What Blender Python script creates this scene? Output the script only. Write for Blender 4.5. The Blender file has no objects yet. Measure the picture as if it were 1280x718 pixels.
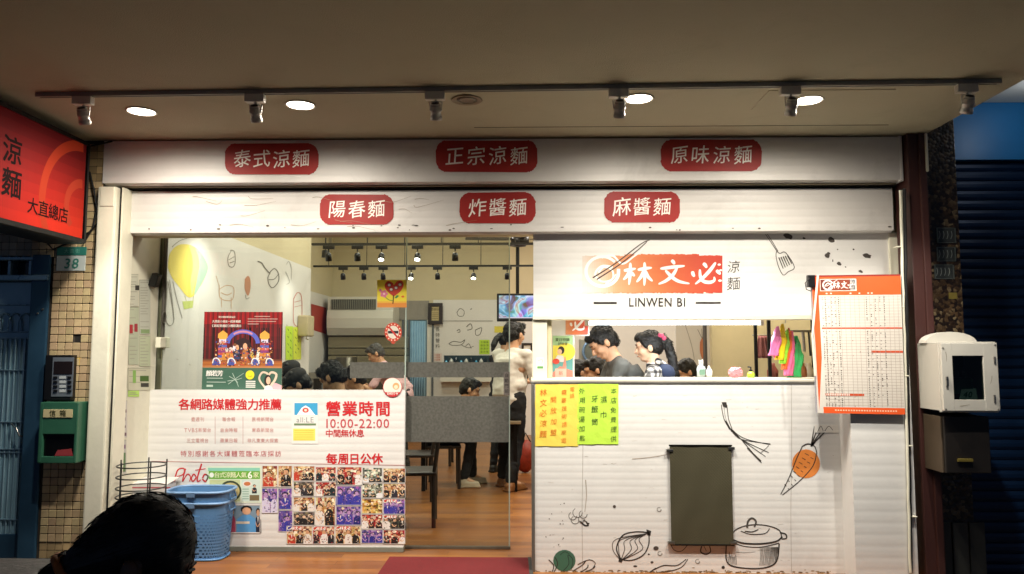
import bpy, bmesh, math, random
from mathutils import noise
from mathutils import Vector, Matrix, Euler
random.seed(7)
PI = math.pi
R = math.radians
SC = bpy.context.scene
COL = SC.collection
# ---------------------------------------------------------------- camera
FPX = 960.0                       # focal length in photograph pixels (1280 wide)
PITCH, YAW, EYE = R(4.94), R(1.2), 1.55
cd = bpy.data.cameras.new('camera'); cam = bpy.data.objects.new('camera', cd); COL.objects.link(cam)
cd.sensor_width = 36; cd.lens = 36*FPX/1280; cd.clip_start = 0.05; cd.clip_end = 300
cam.location = (0, 0, EYE); cam.rotation_euler = (R(90)+PITCH, 0, YAW)
SC.camera = cam
cd.dof.use_dof = False
# ---------------------------------------------------------------- world and picture settings
w = bpy.data.worlds.new('World'); SC.world = w; w.use_nodes = True
bgn = w.node_tree.nodes['Background']; bgn.inputs[0].default_value = (0.28, 0.42, 0.75, 1); bgn.inputs[1].default_value = 0.13
SC.view_settings.view_transform = 'Standard'; SC.view_settings.look = 'None'
SC.view_settings.exposure = 0.0; SC.view_settings.gamma = 1.0
SC.render.engine = 'CYCLES'
SC.cycles.use_denoising = True
SC.cycles.max_bounces = 8; SC.cycles.transparent_max_bounces = 16
SC.cycles.sample_clamp_indirect = 4.0
SC.cycles.caustics_reflective = False; SC.cycles.caustics_refractive = False
# strengths of the lamps, seen and added (watts)
L_DOWN, L_TRACK, L_ROOM, L_TUBE, L_WASH = 155, 135, 52, 17, 9

ROT = cam.rotation_euler.to_matrix()
def ray(px, py):
    return ROT @ Vector((px-640, -(py-359), -FPX))
def P(px, py, Y):                  # point of the plane Y = const seen at that pixel of the photograph
    d = ray(px, py); t = Y/d.y
    return Vector((d.x*t, Y, EYE+d.z*t))
def PZ(px, py, z):
    d = ray(px, py); t = (z-EYE)/d.z
    return Vector((d.x*t, d.y*t, z))
def PX(px, py, X):
    d = ray(px, py); t = X/d.x
    return Vector((X, d.y*t, EYE+d.z*t))
def PLX(px, Y): return P(px, 442, Y).x
def PLZ(py, Y, px=640): return P(px, py, Y).z
def FY(Y, off=0.0): return lambda x, y, k=0: P(x, y, Y-off-k)
def FX(X, off=0.0): return lambda x, y, k=0: PX(x, y, X+off+k)
# ---------------------------------------------------------------- colours and materials
def lin(c):
    if isinstance(c, str):
        c = tuple(int(c[i:i+2], 16)/255 for i in (0, 2, 4))
    return tuple(((v/12.92) if v <= 0.04045 else ((v+0.055)/1.055)**2.4) for v in c[:3])
def jit(c, a=0.03):
    c = c if not isinstance(c, str) else tuple(int(c[i:i+2], 16)/255 for i in (0, 2, 4))
    return tuple(min(1, max(0, v+random.uniform(-a, a))) for v in c)
MATS = {}
def mat(name, col='888888', rough=0.6, metal=0.0, var=0.12, vscale=6.0, bump=0.0, bscale=60.0, emit=None, estr=0.0, attr=False, objvar=0.0, spec=0.5, stretch=(1, 1, 1), dirt=0.0, dirtcol='3a3126', coat=0.0):
    if name in MATS: return MATS[name]
    m = bpy.data.materials.new(name); m.use_nodes = True; MATS[name] = m
    nt = m.node_tree; N = nt.nodes; L = nt.links; b = N['Principled BSDF']
    tc = N.new('ShaderNodeTexCoord'); mp = N.new('ShaderNodeMapping'); L.new(tc.outputs['Object'], mp.inputs[0]); mp.inputs['Scale'].default_value = stretch
    if attr:
        a = N.new('ShaderNodeAttribute'); a.attribute_name = 'col'; src = a.outputs['Color']
    else:
        rgb = N.new('ShaderNodeRGB'); rgb.outputs[0].default_value = (*lin(col), 1); src = rgb.outputs[0]
    if var > 0:
        no = N.new('ShaderNodeTexNoise'); no.inputs['Scale'].default_value = vscale; no.inputs['Detail'].default_value = 6; no.inputs['Roughness'].default_value = .62
        L.new(mp.outputs[0], no.inputs['Vector'])
        mr = N.new('ShaderNodeMapRange'); mr.inputs[1].default_value = .3; mr.inputs[2].default_value = .7; mr.inputs[3].default_value = 1-var; mr.inputs[4].default_value = 1+var*0.5
        L.new(no.outputs[0], mr.inputs[0])
        hs = N.new('ShaderNodeHueSaturation'); L.new(src, hs.inputs['Color']); L.new(mr.outputs[0], hs.inputs['Value']); src = hs.outputs[0]
        rr = N.new('ShaderNodeMapRange'); rr.inputs[3].default_value = max(.03, rough-.1); rr.inputs[4].default_value = min(1, rough+.12)
        L.new(no.outputs[0], rr.inputs[0]); L.new(rr.outputs[0], b.inputs['Roughness'])
    else: b.inputs['Roughness'].default_value = rough
    if objvar > 0:
        oi = N.new('ShaderNodeObjectInfo'); mr2 = N.new('ShaderNodeMapRange'); mr2.inputs[3].default_value = 1-objvar; mr2.inputs[4].default_value = 1+objvar
        L.new(oi.outputs['Random'], mr2.inputs[0]); h2 = N.new('ShaderNodeHueSaturation'); L.new(src, h2.inputs['Color']); L.new(mr2.outputs[0], h2.inputs['Value'])
        mr3 = N.new('ShaderNodeMapRange'); mr3.inputs[3].default_value = .485; mr3.inputs[4].default_value = .51; wn = N.new('ShaderNodeTexWhiteNoise'); wn.noise_dimensions = '1D'
        L.new(oi.outputs['Random'], wn.inputs['W']); L.new(wn.outputs[0], mr3.inputs[0]); L.new(mr3.outputs[0], h2.inputs['Hue']); src = h2.outputs[0]
    if dirt > 0:
        n2 = N.new('ShaderNodeTexNoise'); n2.inputs['Scale'].default_value = 2.3; n2.inputs['Detail'].default_value = 9; n2.inputs['Roughness'].default_value = .7; n2.inputs['Distortion'].default_value = .8
        L.new(mp.outputs[0], n2.inputs['Vector']); cr = N.new('ShaderNodeMapRange'); cr.inputs[1].default_value = .54; cr.inputs[2].default_value = .8; cr.inputs[3].default_value = 0; cr.inputs[4].default_value = dirt
        L.new(n2.outputs[0], cr.inputs[0]); mx = N.new('ShaderNodeMix'); mx.data_type = 'RGBA'; L.new(cr.outputs[0], mx.inputs[0]); L.new(src, mx.inputs[6]); mx.inputs[7].default_value = (*lin(dirtcol), 1); src = mx.outputs[2]
    L.new(src, b.inputs['Base Color']); b.inputs['Metallic'].default_value = metal
    b.inputs['Specular IOR Level'].default_value = spec; b.inputs['Coat Weight'].default_value = coat
    if bump > 0:
        n3 = N.new('ShaderNodeTexNoise'); n3.inputs['Scale'].default_value = bscale; n3.inputs['Detail'].default_value = 4; L.new(mp.outputs[0], n3.inputs['Vector'])
        bp = N.new('ShaderNodeBump'); bp.inputs['Strength'].default_value = bump; bp.inputs['Distance'].default_value = .01; L.new(n3.outputs[0], bp.inputs['Height']); L.new(bp.outputs[0], b.inputs['Normal'])
    if estr > 0:
        if attr: L.new(src, b.inputs['Emission Color'])
        else: b.inputs['Emission Color'].default_value = (*lin(emit or col), 1)
        b.inputs['Emission Strength'].default_value = estr
    return m
def emitter(name, col, s):
    if name in MATS: return MATS[name]
    m = bpy.data.materials.new(name); m.use_nodes = True; MATS[name] = m; nt = m.node_tree; nt.nodes.clear()
    o = nt.nodes.new('ShaderNodeOutputMaterial'); e = nt.nodes.new('ShaderNodeEmission'); e.inputs[0].default_value = (*lin(col), 1); e.inputs[1].default_value = s
    nt.links.new(e.outputs[0], o.inputs[0]); return m
def glassmat(name, tint='e8f0ee', refl=1.0, haze=0.0, hazecol='8b8a84', grain=0.0):
    m = bpy.data.materials.new(name); m.use_nodes = True; nt = m.node_tree; N = nt.nodes; L = nt.links; N.clear()
    o = N.new('ShaderNodeOutputMaterial'); t = N.new('ShaderNodeBsdfTransparent'); t.inputs[0].default_value = (*lin(tint), 1)
    g = N.new('ShaderNodeBsdfGlossy'); g.inputs['Roughness'].default_value = .03
    f = N.new('ShaderNodeFresnel'); f.inputs[0].default_value = 1.5; ml = N.new('ShaderNodeMath'); ml.operation = 'MULTIPLY'; ml.inputs[1].default_value = refl; L.new(f.outputs[0], ml.inputs[0])
    mx = N.new('ShaderNodeMixShader'); L.new(ml.outputs[0], mx.inputs[0]); L.new(t.outputs[0], mx.inputs[1]); L.new(g.outputs[0], mx.inputs[2]); out = mx
    if haze > 0:
        d = N.new('ShaderNodeBsdfDiffuse'); d.inputs[0].default_value = (*lin(hazecol), 1)
        tr = N.new('ShaderNodeBsdfTranslucent'); tr.inputs[0].default_value = (*lin(hazecol), 1)
        md = N.new('ShaderNodeMixShader'); md.inputs[0].default_value = .45; L.new(d.outputs[0], md.inputs[1]); L.new(tr.outputs[0], md.inputs[2])
        m2 = N.new('ShaderNodeMixShader'); m2.inputs[0].default_value = haze; L.new(mx.outputs[0], m2.inputs[1]); L.new(md.outputs[0], m2.inputs[2]); out = m2
        if grain > 0:
            tc = N.new('ShaderNodeTexCoord'); n = N.new('ShaderNodeTexNoise'); n.inputs['Scale'].default_value = 55; n.inputs['Detail'].default_value = 5; L.new(tc.outputs['Object'], n.inputs['Vector'])
            mr = N.new('ShaderNodeMapRange'); mr.inputs[1].default_value = .35; mr.inputs[2].default_value = .65; mr.inputs[3].default_value = haze-grain; mr.inputs[4].default_value = min(1, haze+grain); L.new(n.outputs[0], mr.inputs[0]); L.new(mr.outputs[0], m2.inputs[0])
            mc = N.new('ShaderNodeMix'); mc.data_type = 'RGBA'; mc.inputs[6].default_value = (*[v*.6 for v in lin(hazecol)], 1); mc.inputs[7].default_value = (*[min(1, v*1.45) for v in lin(hazecol)], 1); L.new(n.outputs[0], mc.inputs[0]); L.new(mc.outputs[2], d.inputs[0])
    L.new(out.outputs[0], o.inputs[0]); return m
# ---------------------------------------------------------------- mesh builder
class MB:
    def __init__(s): s.v = []; s.f = []; s.c = []; s.cc = (1, 1, 1)
    def color(s, c): s.cc = lin(c); return s
    def add(s, vs, fs, c=None):
        n = len(s.v); s.v += [tuple(p) for p in vs]; c = lin(c) if c is not None else s.cc
        for f in fs: s.f.append(tuple(i+n for i in f)); s.c.append(c)
        return s
    def poly(s, pts, c=None): return s.add(pts, [tuple(range(len(pts)))], c)
    def box(s, x0, x1, y0, y1, z0, z1, c=None):
        v = [(x, y, z) for x in (x0, x1) for y in (y0, y1) for z in (z0, z1)]
        return s.add(v, [(0, 1, 3, 2), (4, 6, 7, 5), (0, 4, 5, 1), (2, 3, 7, 6), (0, 2, 6, 4), (1, 5, 7, 3)], c)
    def bbox(s, x0, x1, y0, y1, z0, z1, b=.005, c=None):    # box with chamfered edges
        bm = bmesh.new(); bmesh.ops.create_cube(bm, size=1)
        for v in bm.verts: v.co = Vector(((x0+x1)/2+v.co.x*(x1-x0), (y0+y1)/2+v.co.y*(y1-y0), (z0+z1)/2+v.co.z*(z1-z0)))
        bmesh.ops.bevel(bm, geom=bm.edges[:], offset=b, segments=2, affect='EDGES', profile=.6)
        bm.verts.index_update(); s.add([v.co for v in bm.verts], [[v.index for v in f.verts] for f in bm.faces], c); bm.free(); return s
    def prism(s, pts, d, c=None):                            # polygon (3-D points) extruded by vector d
        n = len(pts); d = Vector(d); a = [Vector(p) for p in pts]; b = [p+d for p in a]
        return s.add(a+b, [tuple(range(n))[::-1], tuple(range(n, 2*n))]+[(i, (i+1) % n, n+(i+1) % n, n+i) for i in range(n)], c)
    def tube(s, pts, r, n=8, c=None, cap=True):
        pts = [Vector(p) for p in pts]; m = len(pts); rr = r if isinstance(r, (list, tuple)) else [r]*m
        rings = []; up = None
        for i, p in enumerate(pts):
            t = (pts[min(i+1, m-1)]-pts[max(i-1, 0)])
            t = t.normalized() if t.length > 1e-9 else Vector((0, 0, 1))
            if up is None: up = t.orthogonal().normalized()
            up = (up-t*up.dot(t)); up = up.normalized() if up.length > 1e-6 else t.orthogonal().normalized()
            q = t.cross(up)
            rings.append([p+(up*math.cos(a)+q*math.sin(a))*rr[i] for a in [2*PI*k/n for k in range(n)]])
        v = [x for g in rings for x in g]; f = []
        for i in range(m-1):
            for k in range(n): f.append((i*n+k, i*n+(k+1) % n, (i+1)*n+(k+1) % n, (i+1)*n+k))
        if cap: f += [tuple(range(n))[::-1], tuple((m-1)*n+k for k in range(n))]
        return s.add(v, f, c)
    def lathe(s, cx, cy, prof, n=24, c=None, axis='z', M=None):   # prof: (r, h)
        v = []; f = []
        for r, h in prof:
            for k in range(n):
                a = 2*PI*k/n; p = Vector((r*math.cos(a), r*math.sin(a), h))
                if axis == 'y': p = Vector((p.x, -p.z, p.y))
                if M is not None: p = M @ p
                else: p = p+Vector((cx, cy, 0))
                v.append(p)
        for i in range(len(prof)-1):
            for k in range(n): f.append((i*n+k, i*n+(k+1) % n, (i+1)*n+(k+1) % n, (i+1)*n+k))
        if prof[0][0] > 1e-5: f.append(tuple(range(n))[::-1])
        if prof[-1][0] > 1e-5: f.append(tuple((len(prof)-1)*n+k for k in range(n)))
        return s.add(v, f, c)
    def ball(s, p, r, n=12, m=8, c=None, M=None):
        rx, ry, rz = r if isinstance(r, (tuple, list)) else (r, r, r); p = Vector(p); v = [Vector((0, 0, rz))]; f = []
        for i in range(1, m):
            for k in range(n):
                a, b = 2*PI*k/n, PI*i/m; v.append(Vector((rx*math.sin(b)*math.cos(a), ry*math.sin(b)*math.sin(a), rz*math.cos(b))))
        v.append(Vector((0, 0, -rz)))
        for k in range(n): f.append((0, 1+k, 1+(k+1) % n)); f.append((len(v)-1, 1+(m-2)*n+(k+1) % n, 1+(m-2)*n+k))
        for i in range(m-2):
            for k in range(n): f.append((1+i*n+k, 1+(i+1)*n+k, 1+(i+1)*n+(k+1) % n, 1+i*n+(k+1) % n))
        if M is not None: v = [M @ q for q in v]
        return s.add([q+p for q in v], f, c)
    def build(s, name, m, parent=None, smooth=False, label=None, solid=0.0):
        me = bpy.data.meshes.new(name); me.from_pydata(s.v, [], s.f); me.validate(); 
        if len(me.polygons) == len(s.c):
            at = me.attributes.new('col', 'FLOAT_COLOR', 'CORNER'); buf = []
            for p, c in zip(me.polygons, s.c): buf += [c[0], c[1], c[2], 1.0]*p.loop_total
            at.data.foreach_set('color', buf)
        me.materials.append(m)
        if smooth: me.polygons.foreach_set('use_smooth', [True]*len(me.polygons)); 
        o = bpy.data.objects.new(name, me); COL.objects.link(o)
        if parent is not None:
            o.parent = parent
            inv = wmat(parent).inverted()
            me.transform(inv)
        else:                                                   # origin at the base of the thing
            xs = [p[0] for p in s.v]; ys = [p[1] for p in s.v]; zs = [p[2] for p in s.v]
            c0 = Vector(((min(xs)+max(xs))/2, (min(ys)+max(ys))/2, min(zs))); me.transform(Matrix.Translation(-c0)); o.location = c0
        if solid: md = o.modifiers.new('thickness', 'SOLIDIFY'); md.thickness = solid; md.offset = 0
        if label: o['label'] = label
        return o
def wmat(o):
    M = Matrix.LocRotScale(o.location, o.rotation_euler, o.scale)
    return M if o.parent is None else wmat(o.parent) @ M
def thing(name, label, cat, loc=(0, 0, 0), rz=0, group=None):
    o = bpy.data.objects.new(name, None); COL.objects.link(o); o.location = loc; o.rotation_euler = (0, 0, rz); o.empty_display_size = .1
    o['label'] = label; o['category'] = cat
    if group: o['group'] = group
    return o
def tag(o, label, cat, group=None):
    o['label'] = label; o['category'] = cat
    if group: o['group'] = group
    return o
def struct(o): o['kind'] = 'structure'; return o
def stuff(o): o['kind'] = 'stuff'; return o
def dup(root, loc=None, rz=None, label=None, group=None):
    def cp(o, par):
        c = o.copy(); COL.objects.link(c); c.parent = par
        for ch in [k for k in o.children]: cp(ch, c)
        return c
    r = cp(root, None)
    if loc is not None: r.location = loc
    if rz is not None: r.rotation_euler = (0, 0, rz)
    if label: r['label'] = label
    if group: r['group'] = group
    return r
def spot(name, loc, target, power, ang=90, blend=.6, col=(1, .86, .66), r=.04, parent=None):
    l = bpy.data.lights.new(name, 'SPOT'); l.energy = power; l.spot_size = R(ang); l.spot_blend = blend; l.color = col; l.shadow_soft_size = r
    o = bpy.data.objects.new(name, l); COL.objects.link(o); loc = Vector(loc)
    q = (Vector(target)-loc).to_track_quat('-Z', 'Y'); M = Matrix.Translation(loc) @ q.to_matrix().to_4x4()
    if parent is not None: o.parent = parent; M = wmat(parent).inverted() @ M
    o.location = M.to_translation(); o.rotation_euler = M.to_euler(); return o
def area(name, loc, sx, sy, power, rot=(0, 0, 0), col=(1, .95, .85), parent=None):
    l = bpy.data.lights.new(name, 'AREA'); l.shape = 'RECTANGLE'; l.size = sx; l.size_y = sy; l.energy = power; l.color = col
    o = bpy.data.objects.new(name, l); COL.objects.link(o); o.rotation_euler = rot; o.location = loc
    if parent is not None: o.parent = parent; o.location = wmat(parent).inverted() @ Vector(loc)
    return o
# ---------------------------------------------------------------- flat print helpers (2-D drawing on a frame function)
def cr(pts, k=6):                                               # Catmull-Rom through 2-D points
    if len(pts) < 3: return [tuple(p) for p in pts]
    q = [pts[0]]+list(pts)+[pts[-1]]; out = []
    for i in range(1, len(q)-2):
        p0, p1, p2, p3 = q[i-1], q[i], q[i+1], q[i+2]
        for j in range(k):
            t = j/k
            out.append(tuple(.5*((2*p1[a])+(-p0[a]+p2[a])*t+(2*p0[a]-5*p1[a]+4*p2[a]-p3[a])*t*t+(-p0[a]+3*p1[a]-3*p2[a]+p3[a])*t**3) for a in (0, 1)))
    out.append(tuple(pts[-1])); return out
def stroke(mb, F, pts, w=1.0, w2=None, c=None, k=6, taper=False, lay=0):
    pts = cr(pts, k); n = len(pts); w2 = w if w2 is None else w2; vs = []; fs = []
    for i, p in enumerate(pts):
        a = pts[max(0, i-1)]; b = pts[min(n-1, i+1)]; dx, dy = b[0]-a[0], b[1]-a[1]; L = math.hypot(dx, dy) or 1
        t = i/(n-1); ww = (w+(w2-w)*t)/2
        if taper: ww *= .25+.75*math.sin(PI*min(1, max(0, t)))**.5
        nx, ny = -dy/L*ww, dx/L*ww
        vs += [F(p[0]+nx, p[1]+ny, lay), F(p[0]-nx, p[1]-ny, lay)]
    for i in range(n-1): fs.append((2*i, 2*i+1, 2*i+3, 2*i+2))
    mb.add(vs, fs, c)
def shape(mb, F, pts, c=None, lay=0, smooth=False):
    if smooth: pts = cr(list(pts)+[pts[0]], 5)[:-1]
    mb.poly([F(x, y, lay) for x, y in pts], c)
def rect(mb, F, x0, y0, x1, y1, c=None, lay=0): mb.poly([F(x0, y0, lay), F(x0, y1, lay), F(x1, y1, lay), F(x1, y0, lay)], c)
def disc(mb, F, x, y, rx, ry=None, c=None, n=18, lay=0):
    ry = rx if ry is None else ry; mb.poly([F(x+rx*math.cos(2*PI*i/n), y+ry*math.sin(2*PI*i/n), lay) for i in range(n)], c)
GL = {}
_tc = bpy.data.curves.new('glyphs', 'FONT'); _tc.resolution_u = 2; _to = bpy.data.objects.new('glyphs', _tc); COL.objects.link(_to)
def glyph(ch, bold=0.0):
    key = (ch, bold)
    if key not in GL:
        _tc.body = ch; _tc.offset = bold; _to.data = _tc; bpy.context.view_layer.update()
        e = _to.evaluated_get(bpy.context.evaluated_depsgraph_get()); me = e.to_mesh()
        v = [(p.co.x, p.co.y) for p in me.vertices]; f = [tuple(p.vertices) for p in me.polygons]; e.to_mesh_clear()
        if v: xs = [p[0] for p in v]; ys = [p[1] for p in v]; bb = (min(xs), max(xs), min(ys), max(ys))
        else: bb = (0, .3, 0, 0)
        GL[key] = (v, f, bb)
    return GL[key]
REFC = glyph('國')[2]; REFL = glyph('H')[2]
HC, HL = REFC[3]-REFC[2], REFL[3]-REFL[2]; BC = REFC[2]
def text(mb, F, s, x, y, h, c=None, bold=0.0, adv=1.12, vertical=False, lay=0.0004, align='c', sx=1.0, slant=0.0, rise=0.0, wob=0.0, rot=0.0):
    """glyphs of height h (pixels) centred on x, y"""
    if vertical: pos = [(x, y+(i-(len(s)-1)/2)*h*adv) for i in range(len(s))]
    else:
        ws = [h*adv*sx if ord(ch) > 0x2000 else (glyph(ch, bold)[2][1]-0*glyph(ch, bold)[2][0])*h/HL*sx+h*.12*adv for ch in s]
        tot = sum(ws); cx = x-tot/2 if align == 'c' else (x if align == 'l' else x-tot); pos = []
        for wd in ws: pos.append((cx+wd/2, y)); cx += wd
    cr_, sr_ = math.cos(rot), math.sin(rot)
    for ch, (gx, gy) in zip(s, pos):
        if ch == ' ': continue
        v, f, bb = glyph(ch, bold if bold <= .008 else 0.0)
        cj = ord(ch) > 0x2000; k = h/(HC if cj else HL); mx = (bb[0]+bb[1])/2; my = (BC+HC/2) if cj else HL/2
        a = random.uniform(-wob, wob); ca, sa = math.cos(a), math.sin(a); ss = 1+random.uniform(-wob, wob)*.6
        dx, dy = gx-x, gy-y; gx, gy = x+dx*cr_-dy*sr_, y+dx*sr_+dy*cr_
        bs = bold*.8 if bold > .008 else 0
        for di, (bx_, by_) in enumerate(((0, 0), (bs, bs), (-bs, bs), (bs, -bs), (-bs, -bs)) if bs else ((0, 0),)):
          out = []
          for px, py in v:
              px += bx_; py += by_
              u, t = (px-mx)*k*sx*ss, (py-my)*k*ss
              u, t = u+slant*t, t+rise*u
              u, t = u*ca-t*sa, u*sa+t*ca
              u, t = u*cr_+t*sr_, -u*sr_+t*cr_
              out.append(F(gx+u, gy-t, lay+di*4e-5))
          mb.add(out, f, c)
BR = {'林': [[(.02, .36), (.2, .33), (.44, .27)], [(.25, .02), (.24, .5), (.2, .98)], [(.22, .36), (.14, .58), (0, .76)], [(.26, .42), (.32, .5), (.4, .6)], [(.5, .33), (.75, .27), (1, .24)], [(.74, 0), (.75, .5), (.73, 1.02)], [(.72, .33), (.62, .62), (.46, .86)], [(.77, .36), (.86, .62), (1.02, .82)]],
      '文': [[(.45, -.02), (.52, .06), (.56, .16)], [(.06, .34), (.5, .27), (.92, .22)], [(.66, .27), (.5, .6), (.26, .84), (0, .98)], [(.24, .4), (.45, .66), (.7, .86), (1.08, .96)]],
      '必': [[(.02, .42), (.04, .55), (.1, .66)], [(.3, .34), (.32, .66), (.45, .86), (.68, .9), (.84, .82), (.84, .66)], [(.42, .08), (.5, .16), (.56, .28)], [(.9, .04), (.7, .36), (.42, .7), (.12, .98)], [(.92, .38), (1.0, .46), (1.08, .56)]]}
def brush(mb, F, ch, x0, y0, x1, y1, w, c=None, lay=0.0005):
    for i, st in enumerate(BR[ch]):
        pts = [(x0+(x1-x0)*u, y0+(y1-y0)*v) for u, v in st]
        stroke(mb, F, pts, w*1.05, w*.75, c, taper=True, lay=lay+i*2e-5)
# ================================================================ key places (metres)
Y_FAS, Y_SHUT, Y_CNT, Y_GLASS = 5.20, 5.32, 5.30, 5.85
ZP = 0.09                                    # top of the wooden platform and of the shop floor
ZC = PLZ(172, Y_FAS)                         # arcade ceiling
XL, XR = PLX(118, Y_FAS), PLX(1158, Y_FAS)
WALLX = -2.82                                # printed wall on the left inside
Y_W1, Y_BACK, XL2 = 9.85, 14.0, -3.6
ZR = 4.1                                     # dining room ceiling
# ---------------------------------------------------------------- materials
M_print = mat('printed_ink', attr=True, rough=.55, var=.05, vscale=9)
M_text = mat('lettering_ink', attr=True, rough=.5, var=.0)
M_vinyl = mat('white_vinyl', 'e0deda', rough=.42, var=.04, vscale=3, dirt=.16, dirtcol='6d5f52', bump=.05, bscale=25)
M_vinyl_d = mat('stained_vinyl', 'dad6d1', rough=.45, var=.06, vscale=3, dirt=.26, dirtcol='5d5148', bump=.05, bscale=25)
M_cream = mat('cream_paint', 'dedac6', rough=.5, var=.1, vscale=4, dirt=.3, dirtcol='6d6044', bump=.08, bscale=30)
M_plaster = mat('beige_plaster', 'c9bd9c', rough=.8, var=.06, vscale=2, bump=.1, bscale=90)
M_ceil = mat('ceiling_paint', 'b2ab92', rough=.85, var=.06, vscale=1.2, bump=.35, bscale=160, dirt=.16, dirtcol='5a4b38')
M_wallp = mat('printed_wallpaper', 'd9d6d2', rough=.5, var=.04, vscale=2, dirt=.06)
M_dark = mat('dark_gap', '16130f', rough=.8, var=.2)
M_black = mat('black_plastic', '0d0d0e', rough=.38, var=.2)
M_blackm = mat('black_metal', '141414', rough=.4, metal=.6)
M_steel = mat('brushed_steel', 'a5a29a', rough=.3, metal=1, var=.12, stretch=(1, 1, 20))
M_grey = mat('grey_aluminium', '8d8a82', rough=.4, metal=.7)
M_white = mat('white_plastic', 'd8d4ca', rough=.4, var=.05)
M_lampw = mat('lamp_white_paint', 'cfcbbf', rough=.4, var=.06)
M_red = mat('dark_red_metal', '40221d', rough=.5, var=.15, vscale=5, stretch=(1, 1, .3))
M_wood = mat('dark_wood', '241812', rough=.45, var=.25, vscale=12, stretch=(1, 1, .15))
M_conc = mat('concrete', '47443f', rough=.85, var=.25, vscale=3, bump=.3, bscale=50)
# wooden floor with faint plank joints
def floor_mat():
    m = bpy.data.materials.new('laminate_floor'); m.use_nodes = True; nt = m.node_tree; N = nt.nodes; L = nt.links; b = N['Principled BSDF']
    tc = N.new('ShaderNodeTexCoord'); mp = N.new('ShaderNodeMapping'); L.new(tc.outputs['Object'], mp.inputs[0])
    br = N.new('ShaderNodeTexBrick'); br.inputs['Scale'].default_value = 1; br.inputs['Brick Width'].default_value = 1.2; br.inputs['Row Height'].default_value = .095
    br.inputs['Mortar Size'].default_value = .0012; br.inputs['Color1'].default_value = (*lin('98622f'), 1); br.inputs['Color2'].default_value = (*lin('7a4a26'), 1); br.inputs['Mortar'].default_value = (*lin('3a2216'), 1); br.offset = .37
    L.new(mp.outputs[0], br.inputs[0])
    m2 = N.new('ShaderNodeMapping'); m2.inputs['Scale'].default_value = (1.5, 22, 1); L.new(tc.outputs['Object'], m2.inputs[0])
    n = N.new('ShaderNodeTexNoise'); n.inputs['Scale'].default_value = 2.2; n.inputs['Detail'].default_value = 8; n.inputs['Roughness'].default_value = .7; n.inputs['Distortion'].default_value = .5; L.new(m2.outputs[0], n.inputs[0])
    mr = N.new('ShaderNodeMapRange'); mr.inputs[1].default_value = .3; mr.inputs[2].default_value = .7; mr.inputs[3].default_value = .68; mr.inputs[4].default_value = 1.25; L.new(n.outputs[0], mr.inputs[0])
    h = N.new('ShaderNodeHueSaturation'); L.new(br.outputs[0], h.inputs['Color']); L.new(mr.outputs[0], h.inputs['Value']); L.new(h.outputs[0], b.inputs['Base Color'])
    r = N.new('ShaderNodeMapRange'); r.inputs[3].default_value = .22; r.inputs[4].default_value = .5; L.new(n.outputs[0], r.inputs[0]); L.new(r.outputs[0], b.inputs['Roughness'])
    bp = N.new('ShaderNodeBump'); bp.inputs['Strength'].default_value = .25; bp.inputs['Distance'].default_value = .004; L.new(br.outputs['Fac'], bp.inputs['Height']); bp.invert = True; L.new(bp.outputs[0], b.inputs['Normal'])
    return m
M_floor = floor_mat()
# ================================================================ the setting
g = MB().box(-14, 14, -6, 24, -.3, 0).build('ground', M_conc); struct(g)
fl = MB().bbox(XL+.06, XR-.05, 4.86, 14.2, 0.001, ZP, .01).build('wooden_floor', M_floor); struct(fl)
XCE = PZ(1280, 100, ZC).x                    # right end of the arcade ceiling
c = MB().box(-6, XCE, -2.5, Y_FAS+.1, ZC, ZC+.35).build('arcade_ceiling', M_ceil); struct(c)
for x0, y0, x1, y1 in ((592, 152, 1098, 172), (962, 112, 1085, 137)):
    a, b, d, e = PZ(x0, y1, ZC), PZ(x1, y1, ZC), PZ(x1, y0, ZC), PZ(x0, y0, ZC)
    xa, xb, ya, yb = min(a.x, e.x), max(b.x, d.x), a.y, d.y
    if x0 == 592: continue
    MB().bbox(xa, xb, min(ya, yb), max(ya, yb), ZC-.004, ZC+.01, .002).build('access_panel', M_ceil, c)
MB().box(P(592, 152, 4.9).x, XR-.3, 4.955, 4.962, ZC-.0015, ZC+.01).build('ceiling_joint', M_dark, c)
# neighbour's higher ceiling and blue front beyond the right end
ZN = PLZ(128, 5.5, 1250)
n = MB().box(XCE+.002, XCE+5, 1.5, 6.6, ZN, ZN+.25).build('neighbour_ceiling', mat('pale_ceiling', 'd8d6cc', rough=.8, var=.04)); struct(n)
# side walls, back walls of the arcade bay left of the shop
M_grout = mat('dark_grout', '3f3830', rough=.9, var=.2)
M_tile = mat('beige_tile', 'b8a27c', rough=.35, var=.12, vscale=30, objvar=.13, dirt=.12)
Y_T = 5.22
tw = MB().box(-6, XL+.004, Y_T+.006, Y_T+.35, 0, ZC).build('tiled_wall', M_grout); struct(tw)
DX0, DX1 = PLX(-60, Y_T), PLX(58, Y_T)
DZ1 = PLZ(318, Y_T, 30)
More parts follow.
